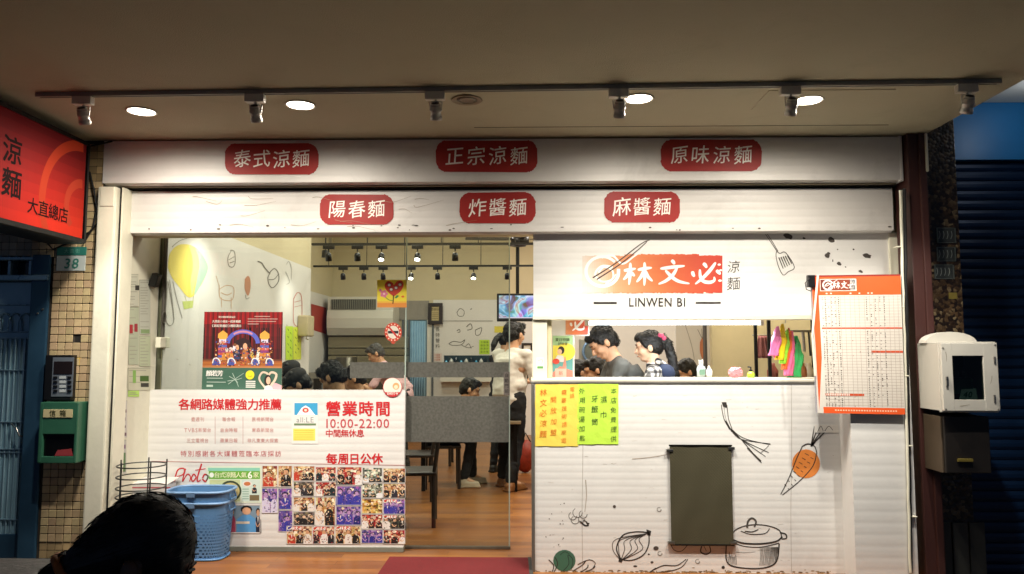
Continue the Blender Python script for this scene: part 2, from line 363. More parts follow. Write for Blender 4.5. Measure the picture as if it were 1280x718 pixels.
# opening for the door: the wall is rebuilt in pieces round it
bpy.data.objects.remove(tw)
wb = MB(); wb.box(DX1, XL+.004, Y_T+.006, Y_T+.35, 0, ZC); wb.box(-6, DX1, Y_T+.006, Y_T+.35, DZ1, ZC); wb.box(-6, DX0, Y_T+.006, Y_T+.35, 0, DZ1)
tw = wb.build('tiled_wall', M_grout); struct(tw)
TP = .0535; proto = None; tiles = []
zt = 0.02
row = 0
while zt < ZC-.03:
    x = XL-.004-TP/2; k = 0
    while x > -3.75:
        if not (x < DX1+.012 and zt+TP/2 < DZ1) :
            tiles.append((x, zt+TP/2))
        x -= TP; k += 1
    zt += TP; row += 1
hx, hz = PLX(97, Y_T), PLZ(424, Y_T, 97)
tiles = [t for t in tiles if not (abs(t[0]-hx) < .028 and abs(t[1]-hz) < .045)]
tiles.sort(key=lambda t: (abs(t[1]-1.5) + (2.2 if t[0] < -3.42 else 0)))
mt = None
for i, (x, z) in enumerate(tiles[:300]):
    if mt is None:
        b = MB(); b.bbox(-.0245, .0245, 0, .009, -.0245, .0245, .003); o = b.build('tile', M_tile); mt = o.data
        o.data.transform(Matrix.Translation((0, 0, -.0245)))
    else: o = bpy.data.objects.new('tile', mt); COL.objects.link(o)
    o.parent = tw; o.location = Vector((x, Y_T, z))-tw.location+Vector((random.uniform(-.0008, .0008), random.uniform(-.001, .001), 0))
M_tile2 = mat('beige_tile_coloured', attr=True, rough=.35, var=.12, vscale=30, dirt=.15)
b = MB()
for x, z in tiles[300:]:
    v = random.uniform(.85, 1.13); b.box(x-.0245, x+.0245, Y_T, Y_T+.009, z-.0245, z+.0245, tuple(min(1, q*v) for q in ((.70, .60, .44) if x > DX1 else (.62, .60, .55))))
stuff(b.build('tile_field', M_tile2, tw))
MB().box(hx-.026, hx+.026, Y_T+.0055, Y_T+.0065, hz-.042, hz+.042).build('missing_tile_hole', M_dark, tw)
# dining room shell
b = MB()
b.box(WALLX-.12, WALLX, Y_GLASS+.02, Y_W1, ZP-.05, ZR)                 # first stretch of the left wall
left = b.build('left_wall', M_plaster); struct(left)
b = MB().box(XL2-.12, XL2, Y_W1+.0, Y_BACK, ZP-.05, ZR); b.box(XL2, WALLX-.12, Y_W1-.12, Y_W1-.002, ZP-.05, ZR); left2 = b.build('recessed_left_wall', M_plaster); struct(left2)
back = MB().box(XL2-.12, 4.2, Y_BACK, Y_BACK+.15, ZP-.05, ZR).build('back_wall', M_plaster); struct(back)
rw = MB().box(4.2, 4.35, Y_SHUT+.3, Y_BACK+.15, ZP-.05, ZR).build('right_wall', M_plaster); struct(rw)
rc = MB().box(XL2-.12, 4.35, Y_SHUT+.1, Y_BACK+.15, ZR, ZR+.1).build('dining_ceiling', M_plaster); struct(rc)
# left return wall between the shutter line and the glass
XRET = (XL+PLX(190, Y_GLASS))/2
ret = MB(); ret.prism([(XL+.06, Y_SHUT+.06, ZP), (WALLX-.03, Y_GLASS, ZP), (WALLX-.3, Y_GLASS, ZP), (XL-.1, Y_SHUT+.06, ZP)], (0, 0, 2.55)); ret = ret.build('return_wall', M_cream); struct(ret)
# masonry above the fascias closing the room
MB().box(XL-.05, XR+.1, Y_SHUT+.12, Y_SHUT+.3, PLZ(292, Y_SHUT)+.02, ZR+.1).build('upper_front_wall', M_plaster); struct(bpy.data.objects['upper_front_wall'])
MB().box(XL-.6, XR, Y_FAS+.11, Y_SHUT+.119, ZC, ZR+.1).build('wall_over_ceiling', M_plaster); struct(bpy.data.objects['wall_over_ceiling'])
# ================================================================ rolling fascias
def ribbed(x0, x1, z0, z1, Y, n, d=.006, end=.04, roll=True, thick=.1):
    """horizontal ribs pressed into a sheet; returns MB. front face towards -Y"""
    prof = []; h = (z1-z0)/n
    for i in range(n):
        za = z0+i*h; prof += [(d*(.5+.5*math.cos(2*PI*q/8))**2.2, za+h*q/8) for q in range(1 if i == 0 else 0, 8)]
    if roll:
        prof = [(end, z0), (.012, z0+.012)]+prof[0:]+[(.006, z1-.01), (end, z1)]
    else: prof = [(0, z0)]+prof+[(0, z1)]
    vs = []; fs = []
    for dy, z in prof: vs += [(x0, Y+dy, z), (x1, Y+dy, z)]
    for i in range(len(prof)-1): fs.append((2*i, 2*i+1, 2*i+3, 2*i+2))
    k = len(vs); vs += [(x0, Y+thick, z0), (x1, Y+thick, z0), (x0, Y+thick, z1), (x1, Y+thick, z1)]; m = 2*(len(prof)-1)
    fs += [(0, k, k+1, 1), (m, m+1, k+3, k+2), (k, k+2, k+3, k+1)]
    fs += [tuple([2*i for i in range(len(prof))]+[k+2, k]), tuple([2*i+1 for i in range(len(prof))][::-1]+[k+1, k+3])]
    return MB().add(vs, fs)
def pill(parent, F, cx, cy, wd, ht, s, hh):
    b = MB(); b.cc = lin('9c160f'); r = ht*.36; pts = []
    for i in range(64):
        a = 2*PI*i/64; ex = wd/2-r; ey = ht/2-r; sx = math.cos(a); sy = math.sin(a)
        pts.append((cx+(ex if sx > 0 else -ex)+r*sx+random.uniform(-.5, .5), cy+(ey if sy > 0 else -ey)+r*sy+random.uniform(-.55, .55)))
    shape(b, F, pts, '9c160f')
    b.build('printed_badge', M_print, parent)
    t = MB(); n = len(s); step = (wd-ht*.5)/n
    for i, ch in enumerate(s):
        text(t, lambda x, y, l=0: F(x, y, l), ch, cx+(i-(n-1)/2)*step, cy+random.uniform(-.6, .6), hh, 'f6efe6', bold=.004, slant=.05, rise=.1, wob=.05, sx=.98, lay=.0006)
    t.build('lettering', M_text, parent)
f1 = thing('sign_fascia', 'upper white fascia with three red name badges under the arcade ceiling', 'fascia', (0, Y_FAS, PLZ(228, Y_FAS)))
z0, z1 = PLZ(228, Y_FAS), ZC-.004
FW = .03
ribbed(XL-.0, PLX(1136, Y_FAS)-.0, z0, z1, Y_FAS, 6, .0009, thick=.1).build('casing', M_vinyl_d, f1)
MB().bbox(PLX(1136, Y_FAS)-.004, PLX(1139, Y_FAS), Y_FAS-.004, Y_FAS+.1, z0-.004, z1, .003).build('end_cap', M_vinyl, f1)
Ff = FY(Y_FAS, .003)
pill(f1, Ff, 339.5, 199, 117, 39, '泰式涼麵', 20.5)
pill(f1, Ff, 608.5, 195.5, 127, 40, '正宗涼麵', 21)
pill(f1, Ff, 889, 194.5, 126, 40, '原味涼麵', 21)
f2 = thing('sign_fascia', 'lower white fascia with three red badges, set back under the dark gap', 'fascia', (0, Y_SHUT, PLZ(291, Y_SHUT)))
z0, z1 = PLZ(291, Y_SHUT), PLZ(236, Y_SHUT)
XS0, XS1 = PLX(147, Y_SHUT), PLX(1124, Y_SHUT)
ribbed(XS0, XS1, z0, z1, Y_SHUT, 6, .0009, thick=.09).build('casing', M_vinyl_d, f2)
b = MB(); Fg = FY(Y_SHUT, .003)
for i in range(26):
    x = random.choice([random.uniform(560, 1115), random.uniform(560, 1115), random.uniform(160, 560)]); y = random.uniform(281, 288); disc(b, Fg, x, y, random.uniform(.6, 2.6), random.uniform(.4, 1.1), '4a4038', 7, lay=i*1e-5)
for i in range(16):
    x = random.uniform(156, 560); y = random.uniform(243, 284); stroke(b, Fg, [(x, y), (x+random.uniform(5, 18), y+random.uniform(-4, 4)), (x+random.uniform(16, 40), y+random.uniform(-8, 8))], .5, .2, '94816a', lay=i*1e-5+2e-4)
stuff(b.build('scuff_marks', M_print, f2))
pill(f2, Fg, 446, 262, 92, 38, '陽春麵', 20)
pill(f2, Fg, 622, 260, 95, 39, '炸醬麵', 21)
pill(f2, Fg, 802.5, 259, 95, 39, '麻醬麵', 21)
# dark shutter housing in the gap
hs = thing('shutter_housing', 'dark steel shutter housing in the gap between the two fascias', 'shutter', (0, Y_SHUT, z1))
MB().box(XS0-.02, XS1+.02, Y_FAS+.105, Y_SHUT+.115, z1+.003, ZC-.002).build('housing', M_dark, hs)
MB().tube([(XS0, Y_FAS+.085, z1+.022), (XS1, Y_FAS+.085, z1+.022)], .014).build('roller_bar', mat('worn_bar', '8a8069', rough=.5, metal=.3, var=.3), hs)
MB().tube([(XS0+.3, Y_FAS+.06, z1+.008), (XS0+2.5, Y_FAS+.065, z1+.012), (XS1, Y_FAS+.06, z1+.010)], .006).build('cable', mat('worn_bar'), hs)
# posts
lp = thing('shutter_post', 'tall cream steel post at the left edge of the shopfront', 'post', (XL, Y_FAS, 0))
zt = PLZ(232, Y_FAS); x0, x1 = PLX(116, Y_FAS), PLX(139, Y_FAS)
MB().bbox(x0, x1, Y_FAS-.03, Y_FAS+.15, 0, zt, .012).build('post_body', M_cream, lp)
MB().bbox(x0+.02, x1-.01, Y_FAS-.036, Y_FAS-.02, zt-.14, zt-.004, .004).build('top_plate', M_cream, lp)
MB().box(x1+.002, x1+.018, Y_FAS+.02, Y_FAS+.16, 0, zt).build('guide_slot', M_dark, lp)
MB().box(x1+.02, x1+.032, Y_FAS+.01, Y_FAS+.16, 0, zt).build('guide_rail', M_cream, lp)
rp = thing('shutter_post', 'dark reddish brown steel column right of the menu board', 'post', (XR, Y_FAS, 0))
x0, x1 = PLX(1141, Y_FAS), PLX(1161, Y_FAS)
MB().bbox(x0, x1, Y_FAS-.05, Y_FAS+.15, 0, ZC-.002, .006).build('post_body', M_red, rp)
MB().bbox(x1-.035, x1+.012, Y_FAS-.065, Y_FAS+.15, 0, ZC-.003, .006).build('post_flange', M_red, rp)
MB().bbox(x1+.004, x1+.02, Y_FAS-.075, Y_FAS+.1, PLZ(220, Y_FAS), ZC-.01, .003).build('cream_strip', M_cream, rp)
cb = MB()
def wob(xp, y0, y1, r, yy, amp=1.0, seed=0):
    rnd = random.Random(seed); pts = []
    n = 26
    for i in range(n+1):
        y = y0+(y1-y0)*i/n; xx = xp[0]+(xp[1]-xp[0])*i/n+rnd.uniform(-amp, amp); pts.append(P(xx, y, yy))
    for p in pts: p.z = max(.03, p.z)
    return pts
cs = [wob((1125.5, 1138), 238, 716, .007, 5.10, .5, 3), wob((1130, 1139), 236, 716, .008, 5.115, .4, 5), wob((1128, 1134), 238, 716, .006, 5.14, .6, 8)]
ct = thing('cable_run', 'bundle of beige and black cables running down beside the brown column', 'cables', (cs[0][-1].x, 5.12, .03))
for i, c_ in enumerate(cs): MB().tube(c_, [.009, .012, .010][i]).build('cable', [M_cream, mat('black_rubber', '0b0a09', rough=.6), M_cream][i], ct)
for zz in (.5, .95, 1.4, 1.85, 2.25):
    p = P(1136-(zz)*3, 442, 5.1); MB().bbox(p.x-.016, p.x+.012, 5.09, 5.15, zz, zz+.008, .003).build('cable_clip', M_cream, ct)
# ================================================================ logo panel over the counter window
lg = thing('logo_panel', 'white ribbed panel with orange brush logo above the counter window', 'sign', (0, 5.36, PLZ(396, 5.36)))
YL = 5.40; z0, z1 = PLZ(395, YL), PLZ(291, YL)
ribbed(PLX(667, YL), PLX(1118, YL), z0, z1, YL, 12, .0005, roll=False, thick=.06).build('board', M_vinyl, lg)
F = FY(YL, .002)
b = MB(); N_ = 60
def grad(t):
    st = [(0, (.84, .77, .71)), (.25, (.82, .60, .44)), (.55, (.80, .44, .25)), (.8, (.76, .31, .18)), (1, (.72, .20, .13))]
    for (a, ca), (e, ce) in zip(st, st[1:]):
        if t <= e: u = (t-a)/(e-a); return tuple(ca[i]+(ce[i]-ca[i])*u for i in range(3))
    return st[-1][1]
for i in range(N_):
    t0, t1 = i/N_, (i+1)/N_; xa, xb = 728+175*t0, 728+175*t1
    ya = 318+random.uniform(-.5, .5)+(2.0 if t0 < .3 else 0)+(1.6 if t0 > .82 else 0); yb = 366.5+random.uniform(-.6, .6)
    for j in range(6):
        cc = grad(min(1, max(0, t0+.10*(1-j/5)*math.sin(PI*t0))))
        fade = max(0, 1-t0/.22)*(.3+.7*j/5); cc = tuple(c_*(1-fade)+v*fade for c_, v in zip(cc, (.86, .85, .82)))
        rect(b, F, xa, ya+(yb-ya)*j/6, xb+.02, ya+(yb-ya)*(j+1)/6, cc)
b.build('logo_band', M_print, lg)
b = MB(); wcol = 'efece6'
sp = [(770, 343), (764, 350), (752, 352), (744, 343), (752, 333), (766, 334)]
stroke(b, F, sp, 1.4, 3.0, wcol, lay=.0005)
ring = [(738+0, 345)]
ring = [(753+20.5*math.cos(a), 339.5+18.5*math.sin(a)) for a in [R(-40-i*30) for i in range(0, 12)]]
stroke(b, F, ring, 3.6, 4.2, wcol, lay=.00055)
stroke(b, F, [(748, 341), (755, 334), (765, 338), (766, 348), (757, 355)], 2.4, 2, wcol, lay=.0006)
stroke(b, F, [(752, 322), (766, 320), (778, 330), (792, 321), (800, 315), (806, 308)], 3.0, 1.4, wcol, lay=.00065)
stroke(b, F, [(741, 347.5), (770, 329), (800, 306), (812, 300)], 1.8, .9, '3a2a26', lay=.0008)
stroke(b, F, [(746, 349.5), (773, 332), (797, 313), (809, 302)], 1.8, .9, '3a2a26', lay=.00082)
brush(b, F, '林', 779, 328, 815, 357, 4.6, wcol, .0009); brush(b, F, '文', 823, 326, 859, 356, 4.8, wcol, .0009); brush(b, F, '必', 865, 327, 898, 356, 4.8, wcol, .0009)
for x, y, r in ((899, 331, 2.2), (901, 338, 2), (900, 351, 2.5), (824, 367, 1.6), (846, 367, 1), (881, 366.5, 1.9), (888, 317, 1.5)): disc(b, F, x, y, r, r*.6, wcol, 7, lay=.0012)
b.build('brush_logo', M_text, lg)
b = MB(); ink = '2c2623'
text(b, F, '涼', 917, 334, 14.5, ink, slant=.1, rise=.08, bold=-.004); text(b, F, '麵', 917, 355, 15.5, ink, slant=.05, rise=.06, bold=-.004)
text(b, F, 'LINWEN BI', 821.5, 378, 10.6, ink, bold=.012, sx=.86, adv=.8)
rect(b, F, 742, 377.6, 771, 380.2, ink); rect(b, F, 869.5, 377.6, 901, 379.9, ink)
b.build('lettering', M_text, lg)
def spatula(F, b, x, y):
    c_ = '3b3733'
    for dx in (0, 2.2): stroke(b, F, [(x+dx, y), (x+6+dx, y+9), (x+14+dx*.6, y+21)], .7, .9, c_)
    out = [(x+14, y+21), (x+18, y+24), (x+25, y+23), (x+36, y+41), (x+28, y+47), (x+22, y+51), (x+16, y+40), (x+13, y+27), (x+14, y+21)]
    stroke(b, F, out, .9, .9, c_, lay=.0002, k=4)
    for i in range(5): stroke(b, F, [(x+16.5+i*2.7, y+29-i*.6), (x+22+i*2.7, y+43-i*1.5)], 1.5, 1.0, c_, lay=.0003+i*1e-5)
b = MB(); spatula(F, b, 957, 293); b.build('printed_spatula', M_print, lg); b = MB()
for x, y, rx, ry in ((985.5, 295.5, 6, 3.4), (1005, 298, 2, 1.4), (1039, 300, 4.2, 3.2), (1034, 320, 3, 3), (1036, 317, 2, 1.6), (1049, 330, 2.8, 2.4), (1067, 312, 1.2, 1), (1084, 320, 5.2, 3.2), (1076, 339.5, 2.6, 1.8), (1047, 312, 1, .8), (1041, 326, .7, 1.8), (1057, 334, .9, .8)):
    pts = [(x+rx*(1+random.uniform(-.2, .2))*math.cos(a*.5236), y+ry*(1+random.uniform(-.2, .2))*math.sin(a*.5236)+rx*.25*math.cos(a*.5236)) for a in range(12)]; shape(b, F, pts, '453f3a')
stuff(b.build('ink_spots', M_print, lg))
# frame around it: header strip and side jambs
hd = thing('window_frame', 'cream frame of the counter window below the logo panel', 'frame', (0, YL, PLZ(480, YL)))
MB().bbox(PLX(666, YL), PLX(1022, YL), YL-.02, YL+.1, PLZ(400, YL), PLZ(395.5, YL), .004).build('top_rail', M_cream, hd)
MB().bbox(PLX(1116, YL), PLX(1131, YL), YL-.02, YL+.1, .1, PLZ(292, YL)-.003, .004).build('side_jamb', M_cream, hd)
MB().bbox(PLX(665.5, YL), PLX(684, YL), YL+.002, YL+.12, PLZ(474, YL), PLZ(400.3, YL), .004).build('side_jamb', M_cream, hd)
MB().bbox(PLX(684.3, YL), PLX(690, YL), YL+.03, YL+.12, PLZ(474, YL), PLZ(400.3, YL), .004).build('side_jamb', M_plaster, hd)
b = MB(); Fq = FY(YL, -.0005); rect(b, Fq, 670.5, 447, 680, 462, 'e9e6da'); rect(b, Fq, 671.5, 458, 679, 461, '5d9a55', .0004); stroke(b, Fq, [(672.5, 451), (678, 450), (677, 455)], .6, .6, '99958a', lay=.0005); b.build('small_notice', M_print, hd)
# ================================================================ counter
ct = thing('serving_counter', 'white ribbed serving counter with vegetable drawings below the window', 'counter', (PLX(858, Y_CNT), Y_CNT, ZP))
cx0, cx1 = PLX(667.5, Y_CNT), PLX(1049.5, Y_CNT); zt = PLZ(477.5, Y_CNT)
ribbed(cx0+.004, cx1, ZP, zt-.002, Y_CNT, 27, .0005, roll=False, thick=.05).build('front_panel', M_vinyl, ct)
MB().bbox(cx0-.02, cx1-.02, Y_CNT-.007, Y_CNT+.45, zt, PLZ(474, Y_CNT), .005).build('counter_top', mat('counter_white', 'd8d2c2', rough=.3, var=.06), ct)
MB().bbox(cx0-.022, cx1-.02, Y_CNT-.006, Y_CNT+.002, zt-.012, zt-.001, .002).build('edge_trim', M_grey, ct)
MB().bbox(cx0-.018, cx0+.003, Y_CNT-.008, Y_CNT+.45, ZP, zt-.016, .003).build('corner_trim', M_grey, ct)
MB().box(cx0+.02, cx1-.02, Y_CNT+.4, Y_CNT+.44, ZP, zt-.002).build('rear_panel', M_white, ct)
F = FY(Y_CNT, .0012); ink = '2f2b28'
d = MB()
# onion
for k, off in enumerate((-19, -12, -5, 3, 10, 16)):
    stroke(d, F, [(809, 667), (790+off*.8-4, 676-abs(off)*.1), (790+off*1.05-4, 687), (777+off*.1, 700)], .7, .9, ink, lay=k*1e-5)
stroke(d, F, [(811, 666), (795, 665), (779, 669), (771, 683), (773, 694), (779, 700), (792, 700), (805, 693), (811, 680), (811, 666)], 1.5, 1.5, ink)
shape(d, F, [(808, 662), (814, 664), (813, 670), (809, 669)], ink); shape(d, F, [(774, 697), (779, 699), (777, 704), (773, 702)], ink)
d.build('printed_onion', M_print, ct); d = MB()
# chilli
stroke(d, F, [(818, 712), (830, 707), (846, 707), (858, 699)], 1.4, .8, ink); stroke(d, F, [(820, 716), (838, 714), (852, 709), (860, 699)], 1.2, .8, ink, lay=.0001); stroke(d, F, [(812, 716), (820, 710)], 2, 1, ink)
d.build('printed_chilli', M_print, ct); d = MB()
# broccoli
for x, y, r in ((716, 645, 5), (722, 641, 6), (729, 643, 5), (719, 650, 5), (727, 649, 4)): stroke(d, F, [(x+r*math.cos(a), y+r*math.sin(a)) for a in [i*.7 for i in range(7)]], .8, .6, '55504a', lay=x*1e-7)
stroke(d, F, [(725, 652), (731, 657), (736, 657)], 2.4, 1.4, ink); stroke(d, F, [(729, 650), (734, 653)], 1.2, 1, ink); shape(d, F, [(732, 653), (737, 654), (735, 658)], ink)
d.build('printed_broccoli', M_print, ct); d = MB()
# greens by the circle
disc(d, F, 705.5, 701, 14, 13.5, '3f6a55')
for a, e in (((690, 716), (686, 700)), ((692, 716), (694, 697)), ((725, 716), (735, 706)), ((730, 716), (744, 708)), ((716, 714), (732, 701))):
    stroke(d, F, [a, ((a[0]+e[0])/2+4, (a[1]+e[1])/2-1), e], 1.0, 1.2, ink, lay=.0002+a[0]*1e-7)
stroke(d, F, [(704, 714), (711, 705), (710, 694), (716, 700), (714, 712)], 1.1, 1.0, '24382f', lay=.0003)
stroke(d, F, [(722, 706), (736, 700), (744, 704), (740, 712)], .9, .9, ink, lay=.0004); stroke(d, F, [(700, 694), (706, 690), (712, 693)], .8, .8, '24382f', lay=.0004)
d.build('printed_greens', M_print, ct); d = MB()
# seeds and dots
for x, y, rx, ry in ((768, 633.5, 2, 2), (820, 685.5, 3.4, 2.6), (794, 708, 2.5, 1.2), (811, 693, 1.4, 1), (815, 703, 2, 1.2), (905, 704, 0, 0)): 
    if rx: disc(d, F, x, y, rx, ry, '4b423c', 10)
for x, y in ((824, 637), (825, 692), (872, 702)): stroke(d, F, [(x+2.6*math.cos(a), y+2.6*math.sin(a)) for a in [i*.9 for i in range(7)]], 1.5, .4, '8a857e')
for i in range(16): disc(d, F, random.uniform(682, 708), random.uniform(625, 690), random.uniform(.4, .9), None, '6b655e', 6)
d.build('printed_seed_dots', M_print, ct); d = MB()
# circle and mushroom under the mat
stroke(d, F, [(837, 679), (843, 688), (852, 689), (860, 681)], .8, .8, ink); stroke(d, F, [(877, 683), (876, 690), (882, 693), (888, 690), (887, 683)], 1.6, 1.2, ink); stroke(d, F, [(880, 683), (883, 689)], .7, .6, ink)
d.build('printed_mushroom', M_print, ct); d = MB()
# leek
stroke(d, F, [(901.5, 506), (903, 515), (905.5, 525), (912, 537)], .9, .9, ink); stroke(d, F, [(908.5, 506), (909.5, 515), (911, 525), (915, 536)], .9, .9, ink, lay=.0001); stroke(d, F, [(905, 508), (906, 518), (909, 530)], .5, .5, '6a645e', lay=.0002); stroke(d, F, [(907, 526), (911, 533), (915, 540)], 1.8, 1.2, ink, lay=.0003)
shape(d, F, [(902, 503), (908, 503), (909, 510), (904, 509)], ink)
for e in ((963, 555), (961, 566), (957, 571), (952, 579), (948, 575)):
    stroke(d, F, [(912, 535), (926, 549), e], 1.1, .7, ink, lay=e[0]*2e-7)
stroke(d, F, [(914, 536), (930, 548), (963, 556)], .7, .7, ink, lay=.0004); stroke(d, F, [(934, 560), (942, 568), (951, 577)], 1.2, 2.6, '3a3530', lay=.0004); stroke(d, F, [(951, 566), (956, 562), (961, 557)], .6, .6, ink, lay=.0005)
d.build('printed_leek', M_print, ct); d = MB()
# carrot
disc(d, F, 1007.5, 580, 17.5, 18, 'd9823a', 28)
stroke(d, F, [(1003, 558), (996, 573), (986, 598), (976, 618)], 1.3, 1.1, ink, lay=.0003); stroke(d, F, [(1021, 566), (1016, 583), (1000, 601), (978, 619)], 1.3, 1.1, ink, lay=.00031); stroke(d, F, [(1003, 558), (1010, 555), (1018, 558), (1021, 566)], 1.4, 1.2, ink, lay=.00032)
for i in range(8):
    t = i/8; x = 1012-t*32; y = 568+t*44; stroke(d, F, [(x-6+t*3, y-1), (x-1, y+1.5)], .8, .8, ink, lay=.0004+i*1e-5); stroke(d, F, [(x+1, y+4), (x+5-t*3, y+6)], .7, .7, ink, lay=.0005+i*1e-5)
for e in ((1018, 533), (1023, 534), (1030, 535), (1035, 537), (1027, 545)): stroke(d, F, [(1014, 558), ((1014+e[0])/2, (558+e[1])/2-1), e], 2.0, .8, '46413b', lay=.0006+e[0]*1e-8)
d.build('printed_carrot', M_print, ct); d = MB()
# pot
stroke(d, F, [(914, 675), (918, 664), (930, 658), (946, 656), (962, 658), (974, 663), (977, 671)], 1.3, 1.3, ink)
stroke(d, F, [(912, 673), (928, 679), (950, 680), (970, 677), (978, 671)], 2.0, 2.0, ink); stroke(d, F, [(914, 677), (930, 683), (952, 684), (974, 679)], 1.1, 1.1, ink)
stroke(d, F, [(908, 680), (908, 700), (916, 708), (940, 711), (960, 709), (971, 701), (974, 680)], 1.5, 1.8, ink, lay=.0001)
stroke(d, F, [(926, 664), (938, 668), (956, 667), (962, 661)], 1, 1, ink); stroke(d, F, [(934, 660), (935, 652), (940, 648), (945, 652), (943, 659)], 2.6, 2, '4a4540', lay=.0002); stroke(d, F, [(931, 664), (940, 665), (948, 662)], 1.4, 1, ink, lay=.0003)
stroke(d, F, [(975, 666), (982, 668), (983, 673), (977, 674)], 1.8, 1.6, ink); 
for i in range(15): x = 950+i*1.55; stroke(d, F, [(x, 684), (x+.6, 696+random.uniform(-5, 3)), (x-.5, 707-max(0, (x-962)*.5))], .5+.07*i, .5, '45403b', lay=.0004+i*1e-5)
for i in range(7): x = 910+i*1.6; stroke(d, F, [(x, 694+random.uniform(-5, 3)), (x+1, 706)], .8, .5, '5a544e', lay=.0004+i*1e-5)
stroke(d, F, [(920, 690), (930, 691), (944, 690)], .6, .4, '7a746c'); disc(d, F, 904, 709.5, 2.2, 2, ink, 9)
d.build('printed_pot', M_print, ct)
d = MB(); rnd = random.Random(77)
for x in (728, 1049-60): stroke(d, F, [(x, 480), (x+.6, 560), (x-.4, 640), (x+.3, 714)], .5, .5, 'a39a90', lay=-.0002)
stroke(d, F, [(790, 574), (812, 572), (835, 568)], 1.0, .5, 'b3a496', lay=-.0001); stroke(d, F, [(732, 600), (733, 620), (731, 640)], 1.1, .6, '9d8f80', lay=-.0001)
for i in range(150):
    x = rnd.uniform(669, 1046); y = 716.5-abs(rnd.gauss(0, 1.6)); disc(d, F, x, y, rnd.uniform(.6, 3.4), rnd.uniform(.3, 1.0), rnd.choice(['8a7458', 'a08a6c', '6b5640']), 7, -.0003+i*1e-6)
for i in range(70):
    x = rnd.uniform(669, 1046); y = rnd.uniform(490, 712); L_ = rnd.uniform(1, 7); stroke(d, F, [(x, y), (x+L_*.5, y+rnd.uniform(-.6, .6)), (x+L_, y+rnd.uniform(-1, 1))], rnd.uniform(.2, .5), .2, rnd.choice(['b7aca0', 'a59886', 'c2b7ab']), lay=-.0003+i*1e-6)
stuff(d.build('scuff_marks', M_print, ct))
# hanging notes
def note(px, col, label, txts, name='paper_note'):
    t = thing(name, label, 'note', P((px[0]+px[2])/2, px[3], Y_CNT-.005)); Fn = FY(Y_CNT, .004)
    vs = []; nx, ny = 8, 10
    for j in range(ny+1):
        for i in range(nx+1):
            x = px[0]+(px[2]-px[0])*i/nx+random.uniform(-.3, .3)*(i in (0, nx)); y = px[1]+(px[3]-px[1])*j/ny+random.uniform(-.3, .3)*(j in (0, ny))
            vs.append(Fn(x, y, random.uniform(-.0012, .0012)))
    MB().add(vs, [(j*(nx+1)+i, (j+1)*(nx+1)+i, (j+1)*(nx+1)+i+1, j*(nx+1)+i+1) for j in range(ny) for i in range(nx)], col).build('paper', mat('note_paper', attr=True, rough=.7, var=.06, vscale=8, bump=.1), t)
    b = MB()
    for s, x, ys, h, c_, bo in txts:
        for ch, y in zip(s, ys): text(b, Fn, ch, x+random.uniform(-.4, .4), y, h, c_, bold=bo, wob=.08, slant=.08, rise=.08, lay=.002)
    b.build('handwriting', M_text, t); return t
def lsp(a, b_, n): return [a+(b_-a)*i/max(1, n-1) for i in range(n)]
note((669, 480.5, 723, 558), 'f0d458', 'yellow handwritten note, left one at the counter top edge', [('林文必涼麵', 679, lsp(491, 543, 5), 8, 'd5701f', .0), ('開放加盟', 692, lsp(500, 541, 4), 7, 'd5701f', 0), ('需要技術請來電', 705, lsp(491, 551, 7), 6, 'd5701f', 0), ('電話', 715.5, (487, 495), 5.5, 'd5701f', 0)])
note((721.5, 480, 773, 555.5), 'bfe84a', 'bright green handwritten note, right one at the counter top edge', [('外用碗湯加匙', 727.5, lsp(489, 548, 6), 6.8, '3a5a2a', 0), ('本店免費提供', 767, lsp(489, 549, 6), 6.8, '3a5a2a', 0), ('濕巾', 754.5, (500, 519), 8, '2c4a2a', .0), ('牙籤筒', 743.5, (499, 512, 528), 8, '2c4a2a', 0)])
tg = thing('vent_mat', 'dark olive perforated mat hanging on the counter front', 'mat', P(877, 682, Y_CNT-.01))
def mesh_mat():
    m = mat('olive_mesh', '46422e', rough=.6, var=.1); nt = m.node_tree; N = nt.nodes; L = nt.links; b = N['Principled BSDF']
    tc = N.new('ShaderNodeTexCoord'); mp = N.new('ShaderNodeMapping'); mp.inputs['Scale'].default_value = (100, 1, 100); L.new(tc.outputs['Object'], mp.inputs[0])
    ck = N.new('ShaderNodeTexChecker'); ck.inputs['Scale'].default_value = 1; L.new(mp.outputs[0], ck.inputs[0]); bp = N.new('ShaderNodeBump'); bp.inputs['Strength'].default_value = .8; bp.inputs['Distance'].default_value = .004
    L.new(ck.outputs['Fac'], bp.inputs['Height']); L.new(bp.outputs[0], b.inputs['Normal']); return m
a, b_ = P(837, 557.5, Y_CNT-.02), P(917, 681, Y_CNT-.02)
m = MB(); nx, nz = 26, 40; vs = []; fs = []
for j in range(nz+1):
    for i in range(nx+1): vs.append((a.x+(b_.x-a.x)*i/nx, Y_CNT-.02-.0012*math.sin(i*.5+j*.2), a.z+(b_.z-a.z)*j/nz))
fs = [(j*(nx+1)+i, j*(nx+1)+i+1, (j+1)*(nx+1)+i+1, (j+1)*(nx+1)+i) for j in range(nz) for i in range(nx)]
m.add(vs, fs, '4d4838').build('mat_sheet', mesh_mat(), tg, solid=.004)
MB().bbox(a.x-.005, b_.x+.005, Y_CNT-.026, Y_CNT-.014, a.z-.002, a.z+.008, .002).build('top_bar', M_blackm, tg)
MB().bbox(a.x-.005, b_.x+.005, Y_CNT-.026, Y_CNT-.014, b_.z-.008, b_.z+.002, .002).build('bottom_bar', M_blackm, tg)
for x, z in ((a.x, a.z-.03), (b_.x, a.z-.015), (a.x, b_.z+.01), (b_.x, b_.z+.01)): MB().bbox(x-.022, x+.022, Y_CNT-.03, Y_CNT-.001, z-.009, z+.009, .003).build('hook', M_steel, tg)
